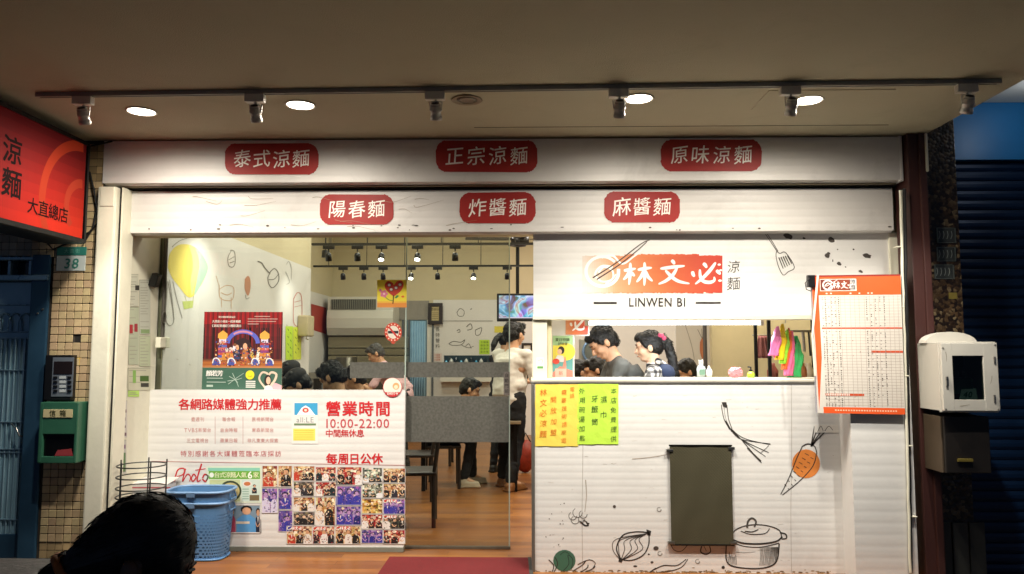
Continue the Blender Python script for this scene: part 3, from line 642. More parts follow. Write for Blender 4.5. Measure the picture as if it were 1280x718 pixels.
b = MB(); text(b, FY(Y_CNT-.027), '外帶', 852, 582, 4.5, '7a7568', wob=.1); text(b, FY(Y_CNT-.027), '請排隊', 861, 589, 4, '7a7568', wob=.1); 
# ---------------- right column boxed in the same vinyl
rcx0, rcx1 = PLX(1060, 5.12), PLX(1136, 5.12)
rcol = thing('clad_pier', 'white vinyl clad pier right of the counter, under the menu board', 'pier', ((rcx0+rcx1)/2, 5.2, ZP))
ribbed(rcx0, rcx1, ZP-.0, PLZ(345, 5.12), 5.12, 27, .0006, roll=False, thick=.3).build('cladding', M_vinyl, rcol)
# ---------------- menu board
Ym = 5.086
mb_ = thing('menu_board', 'white and orange menu sheet board hanging on the pier', 'menu', P(1075, 520, Ym))
TL, TR, BRr, BL = (1014.5, 344.5), (1125.5, 343), (1131.5, 518.5), (1022, 516.5)
def FM(u, v, lay=0):                                        # u,v in 0..1 on the board
    x = (TL[0]*(1-u)+TR[0]*u)*(1-v)+(BL[0]*(1-u)+BRr[0]*u)*v; y = (TL[1]*(1-u)+TR[1]*u)*(1-v)+(BL[1]*(1-u)+BRr[1]*u)*v
    return P(x, y, Ym-lay)
q = [FM(0, 0), FM(0, 1), FM(1, 1), FM(1, 0)]
MB().prism(q, (0, .03, 0)).build('backing_board', mat('board_grey', '8f8c90', rough=.5), mb_)
b = MB(); o_, dkr = 'e85a22', 'c9502c'
rect(b, FM, .0, 0, 1, 1, 'd6cfc4', .001); rect(b, FM, .0, 0, 1, .145, o_, .0014)
b.poly([FM(0, .14, .0015), FM(.02, .98, .0015), FM(.075, .6, .0015), FM(.07, .14, .0015)], o_)
rect(b, FM, .09, .378, 1, .39, dkr, .0016); rect(b, FM, .64, .545, 1, .562, dkr, .0016); rect(b, FM, .1, .855, .54, .872, dkr, .0016); rect(b, FM, .07, .955, 1, 1, o_, .0016); rect(b, FM, 0, 0, 1, .012, '8f2a1c', .0017)
rect(b, FM, .09, .028, .50, .115, 'efe9df', .0018); rect(b, FM, .096, .032, .49, .111, '6e2c1a', .0020); rect(b, FM, .2, .034, .42, .109, '8a3a20', .0021); rect(b, FM, .43, .032, .49, .111, 'b9b4b2', .0022)
for i in range(38): 
    v = .155+i*.0212
    if v < .95: rect(b, FM, .1, v, .99, v+.0016, 'a8948a', .0018)
for u in (.14, .2, .26, .31, .36, .42, .47, .52, .58, .64, .69, .74, .8, .86, .91, .96): rect(b, FM, u, .15, u+.003, .95, 'a89488', .0019)
rnd = random.Random(4)
for u, dens in ((.105, .5), (.135, .9), (.17, .35), (.205, .55), (.245, .3), (.285, .9), (.60, .8), (.65, .4), (.70, .6), (.75, .35), (.80, .75), (.43, .08), (.51, .08)):
    v = .16
    while v < .945:
        if rnd.random() < dens and not (.37 < v < .395):
            k = rnd.uniform(.008, .014); c_ = '3c322c' if u < .33 or u > .58 else '9a6040'
            rect(b, FM, u, v, u+k, v+.0062, c_, .0021); 
            if rnd.random() < .5: rect(b, FM, u+k*.2, v+.0022, u+k*.8, v+.0042, 'd8d0c6', .0023)
        v += .0135
for u in (.15, .2, .42, .52, .62, .66): rect(b, FM, u, .128, u+.02, .137, 'f4dccb', .0022)
for i in range(14): rect(b, FM, .11+i*.0195, .857, .122+i*.0195, .87, 'f2ddd0', .0022)
for i in range(24): rect(b, FM, .2+i*.03, .972, .218+i*.03, .982, 'f6c9a8', .0022)
b.build('printed_sheet', M_print, mb_)
b = MB(); FMp = lambda x, y, lay=0: FM((x)/111.0, y/174.0, lay)
stroke(b, FMp, [(20+6.2*math.cos(a), 12.5+5.8*math.sin(a)) for a in [R(-30-i*40) for i in range(9)]], 1.8, 2, 'f3ece4', lay=.003)
stroke(b, FMp, [(16, 14), (20, 10), (24, 13), (20, 17)], 1.4, 1.2, 'f3ece4', lay=.0031); stroke(b, FMp, [(18, 14), (32, 6)], .8, .6, 'f3ece4', lay=.0032)
brush(b, FMp, '林', 26, 8, 35, 17, 1.5, 'f3ece4', .0033); brush(b, FMp, '文', 36, 8, 44.5, 17, 1.5, 'f3ece4', .0033); brush(b, FMp, '必', 45, 8, 53, 17, 1.5, 'f3ece4', .0033)
text(b, FMp, '涼', 51.2+.0, 8.6, 5.4, '4a4442', lay=.0034); text(b, FMp, '麵', 51.2, 15.4, 5.4, '4a4442', lay=.0034)
b.build('lettering', M_text, mb_)
MB().bbox(P(1011, 352, Ym).x-.01, P(1017, 352, Ym).x+.004, Ym-.02, Ym+.02, PLZ(360, Ym), PLZ(345, Ym), .004).build('clip', M_black, mb_)
MB().tube([P(1012, 348, Ym-.02), P(1006.5, 354, Ym-.03), P(1008, 362, Ym-.02), P(1013, 364, Ym)], .003).build('wire_loop', M_black, mb_)
MB().tube([P(1022.5, 344, Ym-.012), P(1020, 370, Ym-.018), P(1015.5, 420, Ym-.012), P(1019, 470, Ym-.01)], .0075).build('strap', M_cream, mb_)
b = MB(); Fp = FY(5.12, .003); rect(b, Fp, 1017+50, 530, 1041+50, 532, 'dddddd') if False else None
pn = thing('small_paper', 'small white paper with pencil marks under the menu board', 'note', P(1033, 545, Y_CNT-.004)); Fp = FY(Y_CNT, .004)
rect(b, Fp, 1018, 531, 1048, 541, 'e6e2da'); stroke(b, Fp, [(1022, 540), (1026, 533), (1029, 539)], .8, .7, '5f5a55', lay=.0004); stroke(b, Fp, [(1031, 539), (1036, 533), (1041, 538)], .8, .7, '5f5a55', lay=.0004); b.build('paper', M_print, pn)
# ================================================================ notice panel with photo collage
Yp = Y_GLASS-.06
pz0, pz1 = PLZ(685, Yp), PLZ(488, Yp)
px0, px1 = PLX(189, Yp), PLX(507, Yp)
pn = thing('notice_panel', 'low white panel with red opening hours and a photo collage before the glass', 'panel', ((px0+px1)/2, Yp, ZP))
ribbed(px0, px1, max(ZP+.035, pz0), pz1, Yp, 20, .0009, roll=False, thick=.045).build('board', M_vinyl, pn)
MB().bbox(px0+.1, px1+.002, Yp-.008, Yp+.05, ZP, max(ZP+.034, pz0-.001), .003).build('kick_board', mat('grey_green_sill', '7d7f74', rough=.5, var=.15), pn)
F = FY(Yp, .0015); rd = 'c8252b'; pk = 'cf8a86'
t = MB()
text(t, F, '各網路媒體強力推薦', 287.5, 506, 13, rd, bold=.02, adv=1.1)
for x, c3 in ((247, ('壹週刊', 'TVBS新聞台', '三立電視台')), (286, ('聯合報', '自由時報', '蘋果日報')), (328.5, ('民視新聞台', '東森新聞台', '非凡東東大探索'))):
    for y, s in zip((524.5, 538, 551), c3): text(t, F, s, x, y, 4.9, 'c98d88', adv=1.2, sx=.95)
text(t, F, '特別感謝各大媒體蒞臨本店採訪', 288.5, 567.5, 7, 'c4666a', adv=1.3)
text(t, F, '營業時間', 447.5, 511.5, 17, rd, bold=.026, adv=1.22); text(t, F, '10:00-22:00', 446.5, 529.5, 11, 'c24a50', adv=.9, bold=.004)
text(t, F, '中間無休息', 431, 542, 9, rd, adv=1.08, bold=.012); text(t, F, '每周日公休', 443, 574, 12.5, rd, bold=.025, adv=1.14)
rect(t, F, 268.6, 521, 269.2, 555, 'c9a6a2'); rect(t, F, 303.4, 521, 304, 555, 'c9a6a2'); 
t.poly([F(189, 576.5, .0002), F(189, 577.2, .0002), F(506, 582.2, .0002), F(506, 581.5, .0002)], 'c07f7c')
stroke(t, F, [(218, 602), (222, 588), (230, 586), (229, 593), (221, 596)], 1.8, 1.2, rd); stroke(t, F, [(232, 586), (228, 602), (234, 593), (238, 596), (237, 602)], 1.4, 1.2, rd, lay=.0003)
stroke(t, F, [(239, 598), (242, 593), (245, 597), (241, 602), (239, 598)], 1.6, 1.6, rd, lay=.0004); stroke(t, F, [(252, 580), (247, 596), (247, 602), (251, 600)], 2.0, 1.3, rd, lay=.0005); stroke(t, F, [(244, 588), (257, 586)], 1, .8, rd, lay=.0006)
stroke(t, F, [(253, 598), (256, 593), (260, 596), (257, 602), (253, 599)], 1.7, 1.7, rd, lay=.0007)
t.build('lettering', M_text, pn)
rnd = random.Random(11)
def pers(b, F, x, y0, y1, w_, cloth, skin, hair, lay):
    h = y1-y0; hw = min(w_*.30, h*.2)
    shape(b, F, [(x-w_*.5, y1), (x-w_*.48, y0+h*.48), (x-w_*.2, y0+h*.33), (x+w_*.2, y0+h*.33), (x+w_*.48, y0+h*.48), (x+w_*.5, y1)], cloth, lay)
    if rnd.random() < .5: shape(b, F, [(x-w_*.1, y0+h*.34), (x, y0+h*.62), (x+w_*.1, y0+h*.34)], 'e6e0da', lay+4e-5)
    disc(b, F, x, y0+h*.12, hw*1.12, h*.15, hair, 9, lay+8e-5); disc(b, F, x+rnd.uniform(-.3, .3), y0+h*.18, hw*.85, h*.14, skin, 9, lay+1.2e-4)
    if rnd.random() < .6: stroke(b, F, [(x-w_*.45, y0+h*.5), (x-w_*.1, y0+h*.75), (x+w_*.25, y0+h*.62)], w_*.14, w_*.12, skin, lay=lay+1.5e-4)
def photo(x0, y0, x1, y1, kind, logo=False):
    b = MB(); F = FY(Yp, .0022); n = 9; m_ = 7
    pal = dict(warm=['c9a36a', 'a56a3c', 'e0c69a', '8a3a2a', 'b98a58', 'f0dcb8'], red=['a8262a', 'c04a3a', 'd8b090', '7a1c20', 'e4d4c0'], dark=['4a4038', '2c2622', '6b6058', 'b0a898', '8a7a60'],
               purple=['6a4f98', '8a62a8', '5a4c90', 'a06aa8', '403880', 'b498c0'], yellow=['d8a850', 'b07a30', 'efd9a0', '6a4a20', 'e6c680'], kitchen=['c8ccb8', '5a6a50', '8a8878', 'e6e6da', '3c4038'])[kind]
    for i in range(n):
        for j in range(m_):
            xa, xb = x0+(x1-x0)*i/n, x0+(x1-x0)*(i+1)/n; ya, yb = y0+(y1-y0)*j/m_, y0+(y1-y0)*(j+1)/m_
            b.poly([F(xa, ya), F(xa, yb), F(xb, yb), F(xb, ya)], jit(rnd.choice(pal), .05))
    W, H = x1-x0, y1-y0
    for i in range(5): disc(b, F, x0+W*rnd.uniform(.12, .88), y0+H*rnd.uniform(.1, .45), W*rnd.uniform(.05, .12), H*rnd.uniform(.05, .1), rnd.choice(['fff2d8', 'e8d0b0', pal[0], pal[2]]), 8, .0002+i*1e-5)
    if logo:
        rect(b, F, x0+W*.03, y0+H*.02, x0+W*.62, y0+H*.24, 'd8432c', .0003); 
    if kind == 'yellow':
        for i in range(16): a = rnd.random()*6.28; r_ = rnd.random(); x = x0+W*(.5+.3*r_*math.cos(a)); y = y0+H*(.62+.22*r_*math.sin(a)); stroke(b, F, [(x-1.5, y), (x+1.5, y+rnd.uniform(-1, 1))], .9, .7, rnd.choice(['3a2414', '8a5a2a', 'e8c070']), lay=.0004+i*1e-5)
    else:
        cnt = max(1, min(5, round(W/9.5))) if H < W*1.25 else max(1, round(W/13))
        for i in range(cnt):
            x = x0+W*(i+.5+rnd.uniform(-.12, .12))/cnt; w_ = W/cnt*rnd.uniform(.8, 1.05); w_ = min(w_, 13)
            hh = rnd.uniform(.72, .88) if not (kind == 'kitchen') else .5
            ya = y0+H*(1-hh); cl = rnd.choice({'purple': ['2a2c88', '1f2470', '3a3aa0', 'd8d0e8'], 'red': ['141416', 'e8e4e0', '1c2c30', '202024'], 'kitchen': ['1c1c1c', 'e6e6e6', '303428']}.get(kind, ['161618', '1e1c1e', 'e4ddd6', 'c2402e', '2a2a34', '141416']))
            pers(b, F, x, ya, y1-.2, w_, cl, rnd.choice(['dcae88', 'cf9c78', 'e6c09c']) if kind != 'purple' else 'b890c0', '1a1412', .0005+i*1e-4)
    for i in range(int(W*H/7)):
        x = rnd.uniform(x0+1, x1-2); y = rnd.uniform(y0+1, y1-2); q = rnd.choice(pal+['1a1614', '2a2420', 'e6d8c8']); w_ = rnd.uniform(.4, 1.6); rect(b, F, x, y, x+w_, y+rnd.uniform(.4, 1.4), q, .0013+i*1e-7)
    # white border
    for a in ((x0, y0, x1, y0+.5), (x0, y1-.5, x1, y1), (x0, y0, x0+.5, y1), (x1-.5, y0, x1, y1)): rect(b, F, *a, 'e6e0da', .0016)
    if logo:
        brush(b, F, '林', x0+W*.18, y0+H*.04, x0+W*.32, y0+H*.22, 1.0, 'f5ece4', .0018); brush(b, F, '文', x0+W*.33, y0+H*.04, x0+W*.46, y0+H*.22, 1.0, 'f5ece4', .0018); brush(b, F, '必', x0+W*.47, y0+H*.04, x0+W*.6, y0+H*.22, 1.0, 'f5ece4', .0018)
        stroke(b, F, [(x0+W*.1+2.2*math.cos(q), y0+H*.13+2.2*math.sin(q)) for q in (0, 1, 2, 3, 4, 5)], .8, .8, 'f5ece4', lay=.0019)
    b.build('photo', M_print, pn)
K = 195/1217
for (a, b_, c_, d_, k, lg_) in [(48, 45, 168, 212, 'warm', 0), (172, 45, 282, 212, 'warm', 0), (292, 48, 458, 165, 'warm', 0), (465, 55, 625, 168, 'red', 0), (632, 55, 825, 198, 'red', 0), (830, 60, 985, 178, 'kitchen', 0), (992, 65, 1165, 180, 'warm', 0),
    (45, 220, 168, 415, 'purple', 0), (172, 220, 282, 388, 'purple', 0), (292, 170, 455, 285, 'dark', 0), (465, 172, 625, 285, 'red', 0), (630, 203, 822, 355, 'purple', 0), (828, 182, 988, 298, 'kitchen', 0), (994, 185, 1165, 300, 'warm', 0),
    (292, 290, 458, 402, 'warm', 0), (465, 290, 618, 515, 'warm', 0), (624, 360, 820, 510, 'purple', 0), (826, 303, 988, 420, 'yellow', 0), (992, 305, 1163, 425, 'purple', 1),
    (172, 393, 286, 560, 'purple', 0), (290, 405, 461, 512, 'dark', 0), (824, 425, 988, 538, 'red', 0), (992, 430, 1163, 542, 'dark', 1), (238, 515, 438, 657, 'yellow', 0), (442, 518, 612, 657, 'red', 1), (618, 515, 817, 657, 'warm', 1), (822, 543, 990, 652, 'purple', 0), (994, 546, 1163, 657, 'red', 0)]:
    k2 = k
    if (a, b_) == (238, 515): k2 = 'warm'; lg_ = 1
    photo(320+a*K, 575+b_*K, 320+c_*K, 575+d_*K, k2, bool(lg_))
# green ranking advert and the photograph under it
b = MB(); F = FY(Yp, .0022)
rect(b, F, 258, 583, 327, 629, 'dfe8d2'); rect(b, F, 260, 585, 325, 589, '8fd0b8', .0003); rect(b, F, 261, 589, 325, 599, '6fae3a', .0004); rect(b, F, 262, 600, 300, 627, 'c8d09a', .0005)
disc(b, F, 288, 614, 14, 13, '3a4430', 20, .0006); disc(b, F, 288, 614, 11.5, 10.5, 'c9b87c', 20, .0007); disc(b, F, 288, 613, 8, 7, 'e4d8a4', 14, .0008); rect(b, F, 302, 600, 325, 627, 'cfe0d4', .0006)
disc(b, F, 309, 605, 6, 3.8, 'e8e4dc', 14, .0008); disc(b, F, 309, 605, 4.2, 2.6, 'c8774a', 12, .0009); pers(b, F, 318, 606, 617, 6, '2c2c34', 'd8a888', '1a1412', .001); rect(b, F, 312, 619, 324, 626, '7a6a4a', .001)
for i in range(5): rect(b, F, 303, 611+i*3, 311, 612.3+i*3, '9ab8a8', .0009)
disc(b, F, 264.5, 594, 3, 3.2, 'f2f6ea', 12, .0012)
text(b, F, '台式涼麵人氣', 288, 594, 6.6, 'f4f6c8', bold=.01, adv=1.02, lay=.0013); text(b, F, '6', 312.5, 594, 8.5, 'fdfdf0', bold=.02, lay=.0014); text(b, F, '家', 320, 594, 6.6, 'f4f6c8', bold=.01, lay=.0013)
b.build('printed_advert', M_print, pn)
b = MB(); rect(b, F, 286, 631, 325.5, 667, '9fb0bc'); rect(b, F, 287, 632, 324.5, 666, '7c93a4', .0002)
pers(b, F, 290, 634, 666, 9, 'b04860', 'dcae88', '141214', .0004); pers(b, F, 308, 633, 666, 24, '5a9ad0', 'd8a480', '141214', .0008); pers(b, F, 322.5, 636, 666, 8, '1c2438', 'c89878', '101012', .0006); rect(b, F, 295, 652, 312, 655, 'd8ccb8', .0015)
for a in ((286, 631, 325.5, 632), (286, 665.5, 325.5, 667), (286, 631, 287, 667), (324.7, 631, 325.5, 667)): rect(b, F, *a, 'e2dcd6', .0017)
b.build('photo', M_print, pn)
b = MB(); rect(b, F, 364.5, 503, 397.5, 555, 'e9e6df'); rect(b, F, 368, 504, 397, 519, '3fa0cf', .0004); shape(b, F, [(371, 519), (377, 510), (382, 507), (387, 510), (394, 519)], 'f0f4f6', .0006); disc(b, F, 382, 513, 4, 3.2, 'd2433a', 12, .0008); disc(b, F, 382, 513, 2, 1.6, 'f0dcc8', 10, .0009)
text(b, F, 'all:LE', 381.5, 525, 6.5, '8c8f93', lay=.001); rect(b, F, 367.5, 529.5, 395, 532, '6d8460', .001); rect(b, F, 366.5, 536, 394, 551, 'ece06a', .0006)
for i in range(5): rect(b, F, 368, 538+i*2.7, 392, 538.8+i*2.7, 'd2c250', .0009)
b.build('sticker', M_print, pn)
st = thing('round_sticker', 'round white and red sticker on the glass at the panel corner', 'sticker', P(491, 494, Yp-.004)); b = MB(); F = FY(Yp, .006)
disc(b, F, 490.5, 484.5, 12, 12.2, 'b83234', 30); disc(b, F, 490.5, 484, 11.3, 11.4, 'e6dcd0', 30, .0003)
shape(b, F, [(490.5+11.6*math.cos(a), 484.5+11.8*math.sin(a)) for a in [R(30+i*10) for i in range(13)]], 'c03034', .0006); disc(b, F, 495, 483, 4.2, 4.4, 'd9a06a', 14, .0006); disc(b, F, 495, 484, 2.6, 2.6, 'f0d8b8', 12, .0008); 
text(b, F, '拍照打卡', 490.5, 492.3, 3.2, 'f4ece4', bold=.01, lay=.001); b.build('sticker_face', M_print, st)
# ================================================================ poster on the glass
po = thing('stage_poster', 'square poster of a puppet stage with red curtains above the notice panel', 'poster', P(300, 488, Yp+.02)); Yq = Y_GLASS-.012
def FPo(u, v, lay=0):
    TLx, TRx, BLx, BRx = 255.5, 353.5, 252, 352
    x = (TLx*(1-u)+TRx*u)*(1-v)+(BLx*(1-u)+BRx*u)*v; y = (390+(.2)*u)*(1-v)+(488+1*u)*v; return P(x, y, Yq-lay)
MB().prism([FPo(0, 0), FPo(0, 1), FPo(1, 1), FPo(1, 0)], (0, .004, 0), 'cfc9c0').build('sheet', M_white, po)
b = MB(); rnd = random.Random(5)
for i in range(56):
    u = i/56; k = .5+.5*math.sin(i*1.9)+.15*rnd.random()
    for j in range(4): 
        d = 1-.5*j/4*(1-.2*k); rect(b, FPo, u, j*.155, u+1/56+.0005, (j+1)*.155, (min(1, (.30+.26*k)*d+(.12 if j == 0 else 0)), (.05+.03*k)*d, (.07+.03*k)*d), .0005)
for j in range(6): rect(b, FPo, 0, .60+j*.02, 1, .621+j*.02, ('6a3a26', '9a552c', 'b0682f', 'a45c2a', 'b87340', 'c08458')[j], .0008)
rect(b, FPo, 0, .71, 1, 1, '3c5f4f', .0009)
for x in (.245, .775):                                              # towers
    for j in range(7): rect(b, FPo, x-.055, .39+j*.032, x+.055, .424+j*.032, ('b8404c', '5468b8', 'd86a5a', '8a3a78', 'c84848', '4a58a8', 'd08a4a')[j], .0012)
    rect(b, FPo, x-.045, .33, x+.045, .39, 'd8d0e0', .0013); shape(b, FPo, [(x-.062, .33), (x-.06, .28), (x, .235), (x+.06, .28), (x+.062, .33), (x+.03, .35), (x-.03, .35)], 'e8a848', .0014)
pts = [(.50+.19*math.cos(a), .40-.15*math.sin(a)) for a in [PI*i/14 for i in range(15)]]; stroke(b, FPo, pts, .052, .052, '5a62c0', lay=.0015); stroke(b, FPo, [(p[0], p[1]+.0) for p in pts[4:11]], .024, .024, 'd08aa0', lay=.0016)
shape(b, FPo, [(.36, .6), (.36, .45), (.42, .36), (.5, .33), (.58, .36), (.62, .45), (.62, .6)], '2a1418', .0013)
for x, y, w_, h_, c_ in ((.35, .62, .08, .17, 'd0705a'), (.43, .60, .07, .18, '2e4068'), (.53, .62, .09, .22, 'b07038'), (.62, .6, .06, .14, 'c0a040'), (.7, .62, .06, .17, 'd8dcd4'), (.30, .6, .07, .14, 'b04858'), (.4, .5, .07, .1, 'e0d8e0')):
    shape(b, FPo, [(x-w_*.5, y), (x-w_*.3, y-h_*.7), (x+w_*.3, y-h_*.7), (x+w_*.55, y)], c_, .002+x*1e-4); disc(b, FPo, x, y-h_*.82, w_*.32, h_*.2, rnd.choice(['dca884', '7a4a2c', 'd8c8c0']), 9, .0022+x*1e-4)
for x in (.17, .36, .66, .84): pts = [(x-.045, .655), (x-.03, .6), (x+.01, .59), (x+.045, .625), (x+.05, .66)]; shape(b, FPo, pts+[(x+.05, .68), (x-.05, .68)], '46509a', .0026); stroke(b, FPo, pts, .014, .014, 'e6e0da', lay=.0027)
for x in (.27, .74): rect(b, FPo, x-.03, .52, x+.11, .61, 'c8863a', .0025)
for i in range(420):
    x = rnd.uniform(.15, .87); y = rnd.uniform(.36, .68)
    if .31 < x < .69 and y < .45: continue
    q = rnd.choice(['8a2a30', 'c8503a', '3a4a90', 'e0a050', '5a2a50', 'd8c8b8', '1c1418', 'b06a30', '2a2c60', '6a1c24']); w_ = rnd.uniform(.006, .022); rect(b, FPo, x, y, x+w_, y+rnd.uniform(.006, .02), q, .00265+i*1e-7)
for i in range(30): x = rnd.uniform(0, 1); rect(b, FPo, x, .2, x+.012, .6, '24080c', .0006+i*1e-7)
text(b, FPo, '歡迎闔家觀賞童話', .29, .066, .024, 'e8dcd0', lay=.003, bold=.01); text(b, FPo, '大朋友小朋友一起來看戲', .285, .122, .030, 'efe6dc', lay=.003, bold=.015, adv=1.1); text(b, FPo, '《彩虹奇遇記》精彩演出', .285, .178, .032, 'efe6dc', lay=.003, bold=.015, adv=1.08)
for i, w_ in enumerate((.2, .38, .36, .14)): rect(b, FPo, .555 if i else .64, .052+i*.032, (.555 if i else .64)+w_, .062+i*.032, 'c8a49c', .003)
text(b, FPo, '顏若芳', .155, .785, .068, 'eae8e2', bold=.02, lay=.003, adv=1.02)
for i, w_ in enumerate((.2, .24, .08)): rect(b, FPo, .06, .84+i*.03*(1.6 if i > 1 else 1)+.02*(i > 0), .06+w_, .85+i*.03+.02*(i > 0), 'a8b8ac', .003)
for p in ([(.33, .92), (.42, .85), (.52, .78)], [(.34, .82), (.42, .87), (.46, .95)], [(.38, .78), (.42, .86), (.45, .9)], [(.32, .88), (.44, .86), (.5, .84)]): stroke(b, FPo, p, .008, .006, 'a8bcae', lay=.0031+p[0][1]*1e-5)
disc(b, FPo, .6, .80, .055, .058, 'e8d82c', 20, .003); stroke(b, FPo, [(.575, .81), (.6, .825), (.625, .81)], .008, .008, 'a89a20', lay=.0032)
for i in range(4): rect(b, FPo, .55, .875+i*.024, .67, .889+i*.024, 'dcdcd4', .003)
shape(b, FPo, [(.86, .91), (.93, .9), (1, .93), (1, 1), (.82, 1)], 'd6a8b0', .003)
stroke(b, FPo, [(.82, .99), (.72, .86), (.75, .77), (.81, .775), (.83, .8), (.87, .765), (.93, .79), (.91, .87), (.86, .93)], .022, .03, 'd8c2ac', lay=.0033)
disc(b, FPo, .825, .87, .045, .075, '221a18', 14, .0035); disc(b, FPo, .832, .87, .028, .05, 'd9b098', 12, .0037); shape(b, FPo, [(.78, 1), (.79, .94), (.84, .925), (.88, .95), (.9, 1)], 'd8d4ce', .0036)
b.build('printed_picture', M_print, po)
# ================================================================ glass front
M_glass = glassmat('clear_glass', 'eef3f0', .9); M_frost = glassmat('frosted_film', 'e4e8e4', .5, .90, '7c7b74', .06); M_edge = mat('glass_edge', 'a9b8ae', rough=.2, var=.05)
zg = PLZ(690, Y_GLASS)
zg = ZP+.004; ztop = 2.75
def pane(name, label, x0, x1, Y, bands, edge=None):
    t = thing(name, label, 'glass door' if 'door' in name else 'glass pane', ((x0+x1)/2, Y, zg))
    MB().box(x0, x1, Y, Y+.01, zg, ztop).build('glass', M_glass, t)
    for a, b_, c_, d_ in bands: MB().box(a, c_, Y-.0035, Y-.002, d_, b_).build('frosted_band', M_frost, t)
    MB().box(x1+.0005, x1+.009, Y-.001, Y+.011, zg, ztop).build('polished_edge', M_edge, t)
    return t
pane('fixed_glass', 'left fixed glass pane rising behind the notice panel', PLX(192, Y_GLASS), PLX(506, Y_GLASS), Y_GLASS, [(PLX(438, Y_GLASS), PLZ(453, Y_GLASS), PLX(505.5, Y_GLASS), PLZ(473, Y_GLASS))])
Yd = Y_GLASS+.04
gd = pane('glass_door', 'clear sliding glass door with grey frosted bands beside the doorway gap', PLX(507, Yd), PLX(636, Yd), Yd, [(PLX(507.5, Yd), PLZ(453, Yd), PLX(636, Yd), PLZ(472, Yd)), (PLX(507.5, Yd), PLZ(495.5, Yd), PLX(636, Yd), PLZ(553, Yd))])
MB().bbox(PLX(509, Yd), PLX(638, Yd), Yd-.008, Yd+.018, ZP+.001, ZP+.022, .003).build('bottom_rail', mat('door_rail', '6f695c', rough=.4, metal=.5), gd)
Fd = FY(Yd, .006); b = MB(); rect(b, Fd, 629.5, 465, 637, 494.5, '6e6660')
for i in range(4): text(b, Fd, '自動門前'[i], 633.2, 469.5+i*6.6, 4.6, '2a2422', bold=.01, lay=.0005)
b.build('handle_sticker', M_print, gd)
ht = thing('heart_picture', 'yellow picture with a red heart tree stuck on the glass', 'sticker', P(490, 385, Yd-.02)); b = MB(); F = FY(Y_GLASS, .006)
rect(b, F, 471.5, 350, 508.3, 384.5, 'e6d23c'); rect(b, F, 471.5, 378, 508.3, 384.5, 'd98a3a', .0002); rect(b, F, 471.5, 377, 508.3, 379, 'e4b040', .0003)
hp = [(492, 371), (483, 363), (481, 356), (485, 351.5), (491, 354), (492.5, 356.5), (496, 352), (502, 351), (504.5, 356), (501, 364)]
shape(b, F, hp, 'c23a2a', .0004, True); stroke(b, F, [(492, 369), (491.5, 376), (491, 380)], 1.3, 1.3, '5a2e20', lay=.0006)
for x, y in ((486.5, 356.5), (500, 356), (489, 362), (495, 360)): disc(b, F, x, y, 2.6, 2.4, '2a2a2e', 9, .0007); disc(b, F, x, y, 1.9, 1.7, 'e6ded6', 9, .0008)
for a in range(5): disc(b, F, 480+3*math.cos(a*1.256), 367.5+3*math.sin(a*1.256), 2.1, 2, 'd87a9a', 9, .0006+a*1e-5)
disc(b, F, 480, 367.5, 1.4, 1.4, 'f0c8d0', 8, .0008); disc(b, F, 475.5, 363, 1.8, 1.8, 'd87a9a', 8, .0006); stroke(b, F, [(481, 371), (486, 375), (491, 376)], .9, .9, '5a8a3a', lay=.0006); shape(b, F, [(493, 373), (496, 369), (499, 370), (496, 373)], '3f8a4a', .0007); disc(b, F, 503.5, 371, 2, 1.3, 'd8602a', 8, .0007)
b.build('picture_face', M_print, ht)
ns = thing('no_smoking_sticker', 'round red no smoking sticker on the glass beneath the heart picture', 'sticker', P(491, 427, Y_GLASS-.01)); b = MB()
disc(b, F, 491.5, 415.5, 10.8, 12, 'c0402c', 30); disc(b, F, 491.5, 415.5, 7.2, 8.2, 'd8cfc0', 26, .0003)
rect(b, F, 485, 413.8, 498, 417.2, '22222a', .0005); stroke(b, F, [(486.5, 409.5), (496.5, 421.5)], 2.2, 2.2, 'c0302c', lay=.0007)
for i in range(14): a = 2*PI*i/14; disc(b, F, 491.5+9*math.cos(a), 415.5+10.1*math.sin(a), .8, .9, 'f0d8c0', 6, .0004)
shape(b, F, [(488, 428), (495, 428), (491.5, 430.5)], 'c0402c', .0001)
b.build('sticker_face', M_print, ns)
# red mat
mt_ = thing('door_mat', 'dark red carpet mat on the wooden platform before the door', 'mat', PZ(575, 708, ZP))
a, c_ = PZ(487, 697.5, ZP), PZ(662, 697.5, ZP); a2, c2 = PZ(478, 716, ZP), PZ(664, 716, ZP)
MB().prism([(a.x, a.y, ZP+.0005), (c_.x, a.y, ZP+.0005), (c2.x+.01, 4.9, ZP+.0005), (a2.x-.02, 4.9, ZP+.0005)], (0, 0, .008)).build('carpet', mat('red_carpet', '7a1c20', rough=.95, var=.25, vscale=60, bump=.9, bscale=400), mt_)
MB().prism([(c_.x-.012, a.y, ZP+.0005), (c_.x+.012, a.y, ZP+.0005), (c2.x+.02, 4.9, ZP+.0005), (c2.x-.004, 4.9, ZP+.0005)], (0, 0, .010)).build('rubber_edge', mat('rubber_edge', '3c3a36', rough=.8), mt_)
